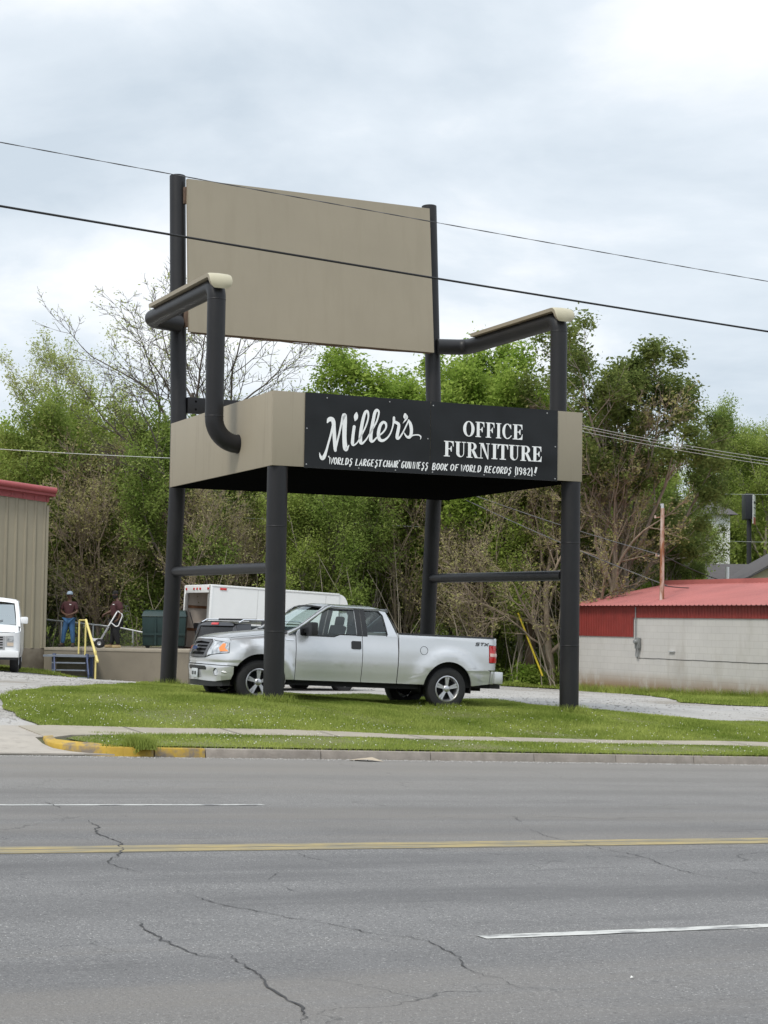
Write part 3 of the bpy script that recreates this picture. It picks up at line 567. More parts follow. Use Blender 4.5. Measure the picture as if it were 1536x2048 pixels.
# sign on the seat front
def signplate(a0, a1, seed):
    mb = MB(); mb.grid(lambda i, j: (a0+(a1-a0)*i, -.016-.006*math.sin(i*7+seed)*math.sin(j*3), 2.622+(3.925-2.622)*j), 20, 8)
    n = 21; mb.add([(a0, -.003, 2.622), (a1, -.003, 2.622), (a1, -.016, 2.622), (a0, -.016, 2.622)], [(0, 1, 2, 3)])
    mb.add([(a1, -.003, 2.622), (a1, -.003, 3.925), (a1, -.016, 3.925), (a1, -.016, 2.622)], [(0, 1, 2, 3)])
    return mb.build('sign_plate', m_sign, chair, smooth=30)
sp1 = signplate(.59, 3.008, 0); sp2 = signplate(3.016, 5.63, 2)
def rivets(par, pts):
    for a, z in pts:
        mb = MB(); mb.lathe([(0, -.030), (.012, -.026), (.014, -.018)], 8, (a, 0, z)); mb.build('rivet', m_bolt, par)
rivets(sp1, [(.63, 2.68), (.63, 3.3), (1.62, 2.66), (2.33, 2.66), (2.96, 3.25), (1.0, 3.85), (2.2, 3.86)])
rivets(sp2, [(3.06, 2.66), (3.06, 3.85), (4.1, 2.66), (4.73, 2.66), (5.58, 2.66), (5.58, 3.25), (5.4, 3.86)])
SY = -.026
_dz = [0]
def layer():
    _dz[0] += 1; return SY-.0004*(_dz[0] % 9)
def brush(mb, pts):
    """variable-width stroke with rounded turns"""
    P = []
    for i in range(len(pts)-1):
        p0 = pts[max(i-1, 0)]; p1 = pts[i]; p2 = pts[i+1]; p3 = pts[min(i+2, len(pts)-1)]
        for k in range(6):
            t = k/6; P.append(tuple(.5*((2*b)+(c-a)*t+(2*a-5*b+4*c-d)*t*t+(3*b-a-3*c+d)*t**3) for a, b, c, d in zip(p0, p1, p2, p3)))
    P.append(pts[-1]); n = len(P); y = layer(); vs = []
    for i in range(n):
        a = P[max(i-1, 0)]; b = P[min(i+1, n-1)]; d = Vector((b[0]-a[0], b[1]-a[1])).normalized(); w_ = max(P[i][2], .008)/2
        vs += [(P[i][0]-d.y*w_, y, P[i][1]+d.x*w_), (P[i][0]+d.y*w_, y, P[i][1]-d.x*w_)]
    mb.add(vs, [(2*i, 2*i+2, 2*i+3, 2*i+1) for i in range(n-1)])
    for e in (0, n-1):
        y2 = layer(); r = max(P[e][2], .008)/2; mb.add([(P[e][0]+r*math.cos(q*PI/6), y2, P[e][1]+r*math.sin(q*PI/6)) for q in range(12)], [tuple(range(12))])
mb = MB()
for s in SCRIPT: brush(mb, [(a, h, w_*.92) for a, h, w_ in s])
mb.build('script_lettering', m_white, sp1)
# serif capitals
def poly(mb, pts, x, z, W, H):
    y = layer(); vs = [(x+W*a, y, z+H*b) for a, b in pts]; mb.add(vs, [tuple(range(len(vs)))])
def ring(mb, x, z, W, H, a0, a1, tx=.26, tz=.06, cx=.5, cz=.5, rx=.5, rz_=.51, n=28):
    y = layer(); vs = []
    for i in range(n+1):
        t = a0+(a1-a0)*i/n; c, s_ = math.cos(t), math.sin(t)
        vs += [(x+W*(cx+rx*c), y, z+H*(cz+rz_*s_)), (x+W*(cx+(rx-tx)*c), y, z+H*(cz+(rz_-tz)*s_))]
    mb.add(vs, [(2*i, 2*i+2, 2*i+3, 2*i+1) for i in range(n)])
def serif(mb, ch, x, z, W, H):
    r = lambda a, b, c, d: poly(mb, [(a, b), (c, b), (c, d), (a, d)], x, z, W, H)
    P = lambda *p: poly(mb, p, x, z, W, H)
    if ch == 'O': ring(mb, x, z, W, H, 0, 2*PI, .27, .055)
    elif ch == 'C':
        ring(mb, x, z, W, H, R(62), R(298), .27, .055, cx=.52); P((.70, .86), (.90, 1.0), (.93, .66), (.88, .66)); P((.74, .95), (.60, 1.0), (.62, .93), (.88, .68)); P((.62, .02), (.74, .03), (.98, .22), (.92, .26), (.70, .09))
    elif ch in 'FE':
        st = .30 if W > .2 or ch == 'E' else .32
        r(.14, 0, .14+st, 1); r(0, 0, .60 if ch == 'F' else .5, .055); r(0, .945, .9, 1); P((.62, .95), (.96, 1), (.97, .66), (.90, .66), (.84, .86)); r(.4, .47, .66, .53)
        P((.60, .53), (.72, .68), (.78, .68), (.78, .32), (.72, .32), (.60, .47))
        if ch == 'E': r(.4, 0, .95, .055); P((.6, .05), (.86, .16), (.94, .36), (1.0, .36), (.97, 0), (.6, 0))
    elif ch == 'I': r(.24, 0, .76, 1); r(0, 0, 1, .055); r(0, .945, 1, 1)
    elif ch == 'U':
        r(.12, .28, .42, 1); r(.80, .28, .88, 1); r(0, .945, .56, 1); r(.64, .945, 1.04, 1)
        y = layer(); vs = []
        for i in range(17):
            t = PI+PI*i/16; vs += [(x+W*(.5+.38*math.cos(t)), y, z+H*(.30+.30*math.sin(t))), (x+W*(.61+.19*math.cos(t)), y, z+H*(.30+.235*math.sin(t)))]
        mb.add(vs, [(2*i, 2*i+2, 2*i+3, 2*i+1) for i in range(16)])
    elif ch == 'R':
        r(.13, 0, .42, 1); r(0, 0, .56, .055); r(0, .945, .55, 1)
        ring(mb, x, z, W, H, -PI/2, PI/2, .26, .055, cx=.50, cz=.745, rx=.44, rz_=.255); r(.4, .49, .52, .545); P((.44, .50), (.72, .52), (1.06, .05), (1.18, .05), (1.18, 0), (.80, 0))
    elif ch == 'N':
        r(.14, 0, .22, 1); r(0, 0, .36, .05); r(0, .95, .4, 1); r(.80, .0, .88, 1); r(.66, .95, 1.02, 1); P((.14, 1), (.42, 1), (.88, .0), (.88, -.03), (.78, -.03), (.2, .86))
    elif ch == 'T':
        r(.36, 0, .64, 1); r(.2, 0, .8, .055); r(0, .945, 1, 1); P((0, 1), (0, .68), (.06, .68), (.14, .88), (.3, .95)); P((1, 1), (1, .68), (.94, .68), (.86, .88), (.7, .95))
mb = MB()
for ch, x0, x1 in [('O', 3.661, 3.893), ('F', 3.912, 4.099), ('F', 4.121, 4.307), ('I', 4.330, 4.440), ('C', 4.458, 4.664), ('E', 4.679, 4.885)]: serif(mb, ch, x0, 3.339, x1-x0, .276)
for ch, x0, x1 in [('F', 3.278, 3.481), ('U', 3.5, 3.712), ('R', 3.737, 3.950), ('N', 3.99, 4.207), ('I', 4.245, 4.365), ('T', 4.368, 4.587), ('U', 4.602, 4.816), ('R', 4.843, 5.056), ('E', 5.086, 5.288)]: serif(mb, ch, x0, 2.957, x1-x0, .278)
mb.build('serif_lettering', m_white, sp2)
# hand-lettered bottom line
G = {'W': [[(0, 1), (.12, 0), (.5, .9), (.55, 0), (1, 1)]], 'O': [[(.5, 1), (.12, .75), (.1, .25), (.45, 0), (.85, .3), (.88, .75), (.5, 1)]], 'R': [[(.1, 0), (.15, 1)], [(0, .95), (.6, 1), (.85, .78), (.6, .52), (.15, .5), (.9, 0)]],
     'L': [[(.2, 1), (.05, 0), (.85, .05)]], 'D': [[(.1, 0), (.15, 1)], [(0, .95), (.55, 1), (.9, .7), (.8, .25), (.1, 0)]], 'S': [[(.9, .9), (.5, 1), (.2, .75), (.75, .42), (.7, .1), (.1, .05)], [(.42, .05), (.30, -.24)]],
     'A': [[(0, 0), (.55, 1), (.85, 0)], [(.2, .35), (.8, .38)]], 'G': [[(.85, .9), (.5, 1), (.1, .6), (.15, .1), (.5, 0), (.85, .25), (.85, .45), (.5, .45)]], 'E': [[(.85, 1), (.2, .98), (.1, .02), (.8, .05)], [(.15, .52), (.7, .55)]],
     'T': [[(-.05, .95), (1.05, 1.02)], [(.55, 1), (.4, 0)]], 'C': [[(.88, .85), (.55, 1), (.12, .6), (.15, .12), (.5, 0), (.85, .2)]], 'H': [[(.15, 1), (.08, 0)], [(.9, 1), (.82, 0)], [(.1, .5), (.85, .52)]], 'I': [[(.55, 1), (.45, 0)]],
     'U': [[(.15, 1), (.1, .2), (.45, 0), (.8, .2), (.9, 1)]], 'N': [[(.05, 0), (.15, 1), (.8, 0), (.92, 1)]], 'B': [[(.1, 0), (.15, 1)], [(.0, .95), (.6, 1), (.8, .78), (.5, .55), (.15, .5)], [(.4, .53), (.88, .4), (.75, .05), (.0, 0)]],
     'K': [[(.15, 1), (.1, 0)], [(.9, 1), (.15, .45), (.9, 0)]], 'F': [[(.9, 1), (.2, .97), (.1, 0)], [(.15, .52), (.7, .55)]], '(': [[(.9, 1.12), (.45, .7), (.4, .3), (.75, -.12)]], ')': [[(.1, 1.12), (.55, .7), (.6, .3), (.2, -.12)]],
     '1': [[(.5, 1), (.5, 0)]], '9': [[(.85, .6), (.5, .42), (.15, .6), (.2, .92), (.55, 1), (.85, .85), (.8, .3), (.4, 0)]], '8': [[(.5, .52), (.15, .75), (.5, 1), (.85, .76), (.5, .52), (.12, .25), (.5, 0), (.88, .25), (.5, .52)]],
     '2': [[(.12, .8), (.5, 1), (.85, .75), (.5, .4), (.1, .02), (.9, .02)]], '!': [[(.75, 1.05), (.45, .32)], [(.38, .08), (.36, .04)]], '"': [[(.2, 1), (.5, .2)]]}
def hand(mb, t, a0, a1, z, H, sl=.22, w_=.023):
    wd = [(.35 if c in '()1!I"' else 1.25 if c == 'W' else 1.) for c in t]; tot = sum(wd)+.24*(len(t)-1); u = (a1-a0)/tot; x = a0
    for c, k in zip(t, wd):
        for st in G[c]:
            P = [(x+u*k*a+sl*H*(b-.5)*.6, z+H*b) for a, b in st]; y = layer(); n = len(P); vs = []
            for i in range(n):
                p = Vector(P[max(i-1, 0)]); q = Vector(P[min(i+1, n-1)]); d = (q-p).normalized() if (q-p).length else Vector((1, 0)); hw = w_/2*(1.0 if abs(d.y) > .6 else .72)
                vs += [(P[i][0]-d.y*hw, y, P[i][1]+d.x*hw), (P[i][0]+d.y*hw, y, P[i][1]-d.x*hw)]
            mb.add(vs, [(2*i, 2*i+2, 2*i+3, 2*i+1) for i in range(n-1)])
        x += u*(k+.24)
m1 = MB(); m2 = MB()
for t, a0, a1, z, H in [('"', 1.037, 1.06, 2.815, .03), ('WORLDS', 1.06, 1.495, 2.705, .118), ('LARGEST', 1.56, 2.06, 2.705, .118), ('CHAIR', 2.09, 2.38, 2.708, .116), ('"', 2.395, 2.42, 2.815, .028), ('GUINNESS', 2.446, 2.97, 2.705, .12)]: hand(m1, t, a0, a1, z, H)
for t, a0, a1, z, H in [('BOOK', 3.055, 3.36, 2.703, .12), ('OF', 3.415, 3.585, 2.705, .117), ('WORLD', 3.63, 4.035, 2.704, .12), ('RECORDS', 4.11, 4.66, 2.703, .12)]: hand(m2, t, a0, a1, z, H)
hand(m2, '(1982)', 4.735, 5.10, 2.700, .13, sl=0, w_=.022); hand(m2, '!', 5.13, 5.185, 2.699, .15, w_=.04)
m1.build('hand_lettering', m_white, sp1); m2.build('hand_lettering', m_white, sp2)
# ---------------------------------------------------------------- vehicles
m_silver = mat('silver_car_paint', (.66, .67, .69), .30, metal=.6, var=.02, scale=2, coat=.6)
m_blackpl = mat('black_plastic', (.018, .018, .02), .5, var=.1)
m_gap = mat('dark_body_interior', (.008, .008, .009), .9)
m_rubber = mat('tyre_rubber', (.018, .018, .019), .8, bump=.3, bscale=60)
m_alloy = mat('alloy_wheel', (.58, .58, .60), .3, metal=.85, var=.04)
m_chrome = mat('chrome', (.75, .76, .78), .12, metal=1, var=.03)
m_lens = mat('headlamp_lens', (.75, .77, .80), .12, metal=.4, scale=14, col2=(.22, .24, .26), coat=1, detail=2)
m_amber = mat('amber_lens', (.75, .22, .03), .2, coat=1, var=.1, scale=20)
m_red = mat('red_lens', (.55, .015, .015), .2, coat=1, var=.15, scale=12)
m_redw = mat('reverse_lens', (.8, .55, .5), .2, coat=1)
m_glass = glass('car_glass', (.88, .96, .94), gl=.02)
m_wsglass = glass('windscreen_glass', (.78, .90, .88), gl=.10)
m_dglass = glass('tinted_glass', (.22, .24, .25), gl=.0)
m_seat = mat('grey_seat_cloth', (.07, .07, .075), .9)
m_plate = mat('licence_plate', (.55, .58, .60), .5)
def ssm(a, b, x):
    t = min(1, max(0, (x-a)/(b-a))); return t*t*(3-2*t)
class Shell:
    """vehicle skin in two numbers: s = distance round the plan outline from the middle of the nose, z = height"""
    def __init__(s, plan, inset, cham=3):
        P = [Vector((a, b)) for a, b in plan]
        for _ in range(cham):
            Q = [P[0]]
            for a, b in zip(P[:-1], P[1:]): Q += [a*.75+b*.25, a*.25+b*.75]
            P = Q+[P[-1]]
        D = [P[0]]
        for a, b in zip(P[:-1], P[1:]):
            k = max(1, int((b-a).length/.03))
            for j in range(1, k+1): D.append(a+(b-a)*j/k)
        s.p = np.array([(q.x, q.y) for q in D]); d = np.linalg.norm(np.diff(s.p, axis=0), axis=1); s.s = np.r_[0, np.cumsum(d)]
        t = np.gradient(s.p, axis=0); t /= np.linalg.norm(t, axis=1)[:, None]; s.n = np.stack([-t[:, 1], t[:, 0]], -1)
        s.inset = inset; s.half = float(np.argmax(s.p[:, 1] > s.p[:, 1].max()*.97)); s.ih = int(s.half)
        m = len(s.p); s.side = [i for i in range(m) if s.p[i, 1] > s.p[:, 1].max()*.6]
    def sx(s, x):      # s of a side point at x
        xs = s.p[s.side, 0]; return float(np.interp(x, xs, s.s[s.side]))
    def sy(s, y):      # s of a nose point at y
        k = s.side[0]+6; return float(np.interp(y, s.p[:k, 1], s.s[:k]))
    def syr(s, y):     # s of a tail point at y
        k = s.side[-1]-6; return float(np.interp(-y, -s.p[k:, 1], s.s[k:]))
    def P(s, q, z, off=0, sd=-1):
        x = np.interp(q, s.s, s.p[:, 0]); y = np.interp(q, s.s, s.p[:, 1]); nx = np.interp(q, s.s, s.n[:, 0]); ny = np.interp(q, s.s, s.n[:, 1])
        d = off-s.inset(x, y, z); return (float(x+nx*d), float(sd*(y+ny*d)), float(z))
    def panel(s, name, outs, mats, parent, side=(-1, 1), holes=(), off=0, ds=.10, dz=.06, flange=.025, lab=None):
        res = []
        outs = outs if isinstance(outs[0][0], (tuple, list)) else [outs]
        for sd in side:
            mb = MB()
            for out in outs:
                loops = [[Vector((a, b, 0)) for a, b in l] for l in [out]+list(holes)]
                tr = tessellate_polygon(loops); fl = [p for l in loops for p in l]
                bm = bmesh.new(); vs = [bm.verts.new(p) for p in fl]
                for t in tr:
                    try: bm.faces.new([vs[i] for i in t])
                    except ValueError: pass
                for ax, st in ((0, ds), (1, dz)):
                    lo = min(p[ax] for p in fl); hi = max(p[ax] for p in fl); q = math.ceil(lo/st+1e-6)*st
                    while q < hi-1e-4:
                        co = [0, 0, 0]; no = [0, 0, 0]; co[ax] = q; no[ax] = 1
                        bmesh.ops.bisect_plane(bm, geom=bm.verts[:]+bm.edges[:]+bm.faces[:], plane_co=co, plane_no=no, dist=1e-5); q += st
                if flange:
                    be = [e for e in bm.edges if len(e.link_faces) == 1]
                    r = bmesh.ops.extrude_edge_only(bm, edges=be)
                    for v in [g for g in r['geom'] if isinstance(g, bmesh.types.BMVert)]: v.co.z = -flange
                bm.verts.index_update(); mb.add([s.P(v.co.x, v.co.y, off+v.co.z, sd) for v in bm.verts], [[v.index for v in f.verts] for f in bm.faces]); bm.free()
            o = mb.build(name, mats, parent, smooth=32)
            if lab: o['label'] = lab
            res.append(o)
        return res
def arc(cx, cz, r, a0, a1, n=18): return [(cx+r*math.cos(R(a0+(a1-a0)*i/n)), cz+r*math.sin(R(a0+(a1-a0)*i/n))) for i in range(n+1)]
def wheel(parent, x, y, r, wd, rr, sd, style='five', z=None):
    z = r if z is None else z; o = -sd   # sd -1: near side, outer face at -y
    t = thing('wheel', None, None); t.parent = parent; t.location = (x, y, z)
    s = sd
    mb = MB(); h = wd/2
    mb.lathe([(rr, s*h*.80), (rr+.01, s*h*.95), (rr+.04, s*h), (r-.06, s*h*1.0), (r-.015, s*h*.86), (r, s*h*.6), (r, -s*h*.6), (r-.015, -s*h*.86), (r-.06, -s*h), (rr, -s*h*.9)], 48)
    mb.build('tyre', m_rubber, t, smooth=40)
    mb = MB(); f = s*h
    mb.lathe([(rr+.004, f*.95), (rr-.012, f*.98), (rr-.03, f*.80), (rr-.045, f*.3), (rr-.05, -f*.8)], 48)
    if style == 'five':
        for k in range(5):
            for dd in (-.13, .13):
                a = 2*PI*k/5+PI/2+dd*.9; a2 = 2*PI*k/5+PI/2+dd*1.25
                p = Vector((math.cos(a2)*.05, f*.74, math.sin(a2)*.05)); q = Vector((math.cos(a)*(rr-.02), f*.80, math.sin(a)*(rr-.02)))
                d = (q-p).normalized(); n = d.cross(Vector((0, 1, 0))).normalized()
                for w0, w1 in ((.014, .020),):
                    vs = [p+n*w0, p-n*w0, q-n*w1, q+n*w1]; mb.add([v+Vector((0, f*.06, 0)) for v in vs]+[v-Vector((0, f*.18, 0)) for v in vs], [(0, 1, 2, 3), (0, 1, 5, 4), (1, 2, 6, 5), (2, 3, 7, 6), (3, 0, 4, 7)])
        mb.lathe([(0, f*.93), (.035, f*.92), (.055, f*.86), (.07, f*.74), (.075, f*.5)], 24)
    else:
        mb.lathe([(0, f*.75), (.06, f*.74), (.075, f*.6), (rr-.05, f*.45), (rr-.04, f*.7)], 32)
    mb.build('rim', m_alloy, t, smooth=35)
    mb = MB(); mb.lathe([(0, f*.2), (rr-.045, f*.2)], 24); mb.lathe([(.15, f*.3), (.15, f*.2)], 24); mb.build('brake_disc', m_gap, t)
    return t
def blackbox(parent, boxes, name='underbody', m=None):
    mb = MB()
    for a, b in boxes: mb.b2(a, b)
    return mb.build(name, m or m_gap, parent)
def well(mb, x, z, r, y0, y1):
    A_ = arc(x, z, r, -8, 188, 16); n = len(A_)
    vs = [(a, y0, b) for a, b in A_]+[(a, y1, b) for a, b in A_]; mb.add(vs, [(i, i+1, n+i+1, n+i) for i in range(n-1)]); mb.add([(a, y1, b) for a, b in A_], [tuple(range(n))])
# ---- the silver pickup: x from the nose backwards, y across, z up
TH = R(24.3); hub = (-2.14, 31.72, -1.09)
pit = -.0335
truck = thing('pickup_truck', 'silver extended cab pickup truck parked under the giant chair facing left', 'pickup truck')
TM = Matrix.Rotation(TH, 4, 'Z') @ Matrix.Rotation(-pit, 4, 'Y')
hv = TM @ Vector((.95, -.985, .39)); truck.matrix_world = Matrix.Translation(Vector(hub)-hv) @ TM
FX, RX, AR, WR = .95, 4.62, .495, .392
def t_in(x, y, z):
    d = .035*ssm(.72, .42, z)+.010*ssm(.735, .715, z)*1
    d += .055*ssm(.95, 1.32, z) if x < 3.61 else .03*ssm(1.0, 1.35, z)
    if z > 1.30: d += (z-1.30)*.42+.02*ssm(1.5, 1.78, z)
    for wx in (FX, RX):
        rr = math.hypot(x-wx, (z-.39)*.96)
        if abs(y) > .6 and rr < .85: d -= .052*ssm(.74, .60, rr)*ssm(.30, .5, z)
    if y < .93 and x < .8: d += .03*ssm(.66, .64, z)*0+.10*ssm(.80, 1.12, z)-.03*ssm(.70, .62, z)
    if x > 5.0: d += .0
    return d
TS = Shell([(.11, 0), (.125, .25), (.16, .48), (.21, .70), (.28, .85), (.39, .95), (.60, .985), (1.2, .995), (3.6, .995), (4.6, .995), (5.3, .985), (5.60, .965), (5.655, .90), (5.66, .5), (5.66, 0)], t_in, 2)
X = TS.sx
zs_ = lambda x: 1.045+.175*min(1, max(0, (x-.25)/1.3))**.75          # top edge of the wing
low = .455
fe = [(X(.50), .66)]+[(X(a), b) for a, b in arc(FX, .39, AR, 147, 0) if a > .5]+[(X(FX+AR), .455), (X(1.612), .455), (X(1.612), zs_(1.612))]+[(X(x), zs_(x)) for x in np.arange(1.5, .36, -.1)]+[(X(.40), zs_(.4)), (X(.40), .875), (X(.30), .86), (TS.sy(.60), .83), (TS.sy(.42), .78), (0, .765), (0, .672), (TS.sy(.6), .668)]
TS.panel('front_fender', fe, m_silver, truck)
# front bumper with fog lamp hole
bs_ = [(0, .655), (TS.sy(.5), .655), (X(.478), .648), (X(.478), .52), (X(.44), .42), (TS.sy(.72), .375), (TS.sy(.5), .375), (0, .385)]
fh = [(TS.sy(.735)+.072*math.cos(a), .535+.072*math.sin(a)) for a in np.arange(0, 2*PI, PI/10)][::-1]
TS.panel('front_bumper', bs_, m_silver, truck, holes=[fh])
for sd in (-1, 1):
    p = Vector(TS.P(TS.sy(.735), .535, -.05, sd)); q = Vector(TS.P(TS.sy(.735), .535, .0, sd)); mb = MB(); mb.tube([p+(p-q)*.3, q-(q-p)*.35], [.06, .06], 20); mb.build('fog_lamp', m_lens, truck, smooth=40)
TS.panel('bumper_opening', [(0, .635), (TS.sy(.40), .635), (TS.sy(.46), .60), (TS.sy(.44), .565), (0, .565)], m_blackpl, truck, off=.004)
TS.panel('air_dam', [(0, .40), (TS.sy(.55), .39), (TS.sy(.75), .385), (X(.43), .425), (X(.43), .31), (TS.sy(.6), .285), (0, .285)], m_blackpl, truck, off=-.02)
TS.panel('bumper_seam', [(0, .675), (X(.50), .665), (X(.50), .652), (0, .66)], m_gap, truck, off=-.012)
# grille
gr = [(0, 1.115), (TS.sy(.43), 1.095), (TS.sy(.46), 1.07), (TS.sy(.425), .80), (TS.sy(.38), .785), (0, .78)]
gh_ = [(0.0, 1.07), (0, .82), (TS.sy(.355), .82), (TS.sy(.40), 1.055)]
TS.panel('grille_frame', [(0, 1.115), (TS.sy(.44), 1.095), (TS.sy(.47), 1.07), (TS.sy(.43), .80), (TS.sy(.38), .785), (0, .78), (0, .825), (TS.sy(.352), .825), (TS.sy(.395), 1.05), (0, 1.07)], mat('grille_frame_grey', (.12, .12, .125), .35, metal=.5), truck, off=.022, dz=.2)
TS.panel('grille', [(0, 1.08), (TS.sy(.41), 1.06), (TS.sy(.37), .81), (0, .81)], m_gap, truck, off=-.03, flange=0)
for z in (.885, .95, 1.01):
    TS.panel('grille_bar', [(0, z+.012), (TS.sy(.37+(z-.82)*.18), z+.012), (TS.sy(.37+(z-.82)*.18), z-.012), (0, z-.012)], mat('grille_bar_grey', (.05, .05, .055), .4, metal=.4), truck, off=0, dz=.5)
mb = MB(); n = 28
for i, (r1, r2, off, mi) in enumerate(((.115, .05, .085, 0), (.100, .038, .077, 1))):
    vs = [(off, r1*math.cos(2*PI*j/n), .945+r2*math.sin(2*PI*j/n)) for j in range(n)]+[(off+.03, r1*math.cos(2*PI*j/n), .945+r2*math.sin(2*PI*j/n)) for j in range(n)]
    mb.add(vs, [tuple(range(n))]+[(j, (j+1) % n, n+(j+1) % n, n+j) for j in range(n)], mi)
mb.build('emblem', [m_chrome, mat('emblem_blue', (.02, .05, .16), .25)], truck, smooth=30)
# headlamps
hl = [(TS.sy(.50), 1.075), (X(.40), 1.06), (X(.405), .885), (TS.sy(.84), .865), (TS.sy(.50), .855), (TS.sy(.455), .83)]
hl = [(TS.sy(.505), 1.08), (X(.39), 1.055), (X(.395), .885), (TS.sy(.62), .845), (TS.sy(.465), .825), (TS.sy(.475), .95)]
hls = TS.panel('headlight', hl, m_lens, truck, off=.006)
for sd, o in zip((-1, 1), hls): TS.panel('turn_signal', [(X(.26), 1.04), (X(.375), 1.035), (X(.378), .905), (X(.26), .90), (X(.235), .96)], m_amber, o, side=(sd,), off=.011)
# nose panel round the lamps and up to the hood
def hz(x, y):
    s_ = min(1, abs(y)/.80); b = zs_(x)+.055
    return b+.050*(1-s_*s_)+.016*ssm(.50, .42, abs(y))*ssm(.2, .6, x)-.02*ssm(.45, .15, x)
def hfront(y): return float(np.interp(min(abs(y), .8), TS.p[:60, 1] if TS.p[59, 1] > .8 else TS.p[:90, 1], TS.p[:60, 0] if TS.p[59, 1] > .8 else TS.p[:90, 0]))+.16
mb = MB(); mb.grid(lambda i, j: (lambda y: (lambda x: (x, y, hz(x, y)))(hfront(y)+(1.50-.0*abs(y)-hfront(y))*i))(-.79+1.58*j), 20, 24)
mb.build('hood', m_silver, truck, smooth=40)
for sd in (-1, 1):
    mb = MB()
    def ft(i, j):
        x = .42+(1.612-.42)*i; e = Vector((x, sd*.80, hz(x, .80)-.004)); b = Vector(TS.P(X(x), zs_(x), 0, sd)); m1 = Vector((x, sd*(abs(b.y)-.035), e.z-.006))
        t = j; return tuple(e*(1-t)**2+m1*2*t*(1-t)+b*t*t)
    mb.grid(ft, 12, 6)
    def nt_(i, j):
        y = .0+.80*i; x = hfront(y); e = Vector((x, sd*y, hz(x, y)-.004)); q = TS.sy(y) if y < .79 else X(.39)
        q = TS.sy(min(y, .8))+(X(.42)-TS.sy(.8))*ssm(.5, .8, y); zb = 1.11-.03*ssm(.4, .6, y)-.03*ssm(.6, .8, y)
        b = Vector(TS.P(q, zb, 0, sd)); m1 = Vector(((b.x*.75+e.x*.25), b.y*.8+e.y*.2, e.z-.005)); return tuple(e*(1-j)**2+m1*2*j*(1-j)+b*j*j)
    mb.grid(nt_, 16, 6)
    mb.build('fender_top', m_silver, truck, smooth=40)
    TS.panel('grille_surround', [(TS.sy(.43), 1.11), (TS.sy(.51), 1.085), (TS.sy(.478), .95), (TS.sy(.468), .82), (TS.sy(.42), .79)], m_silver, truck, side=(sd,), off=.004)
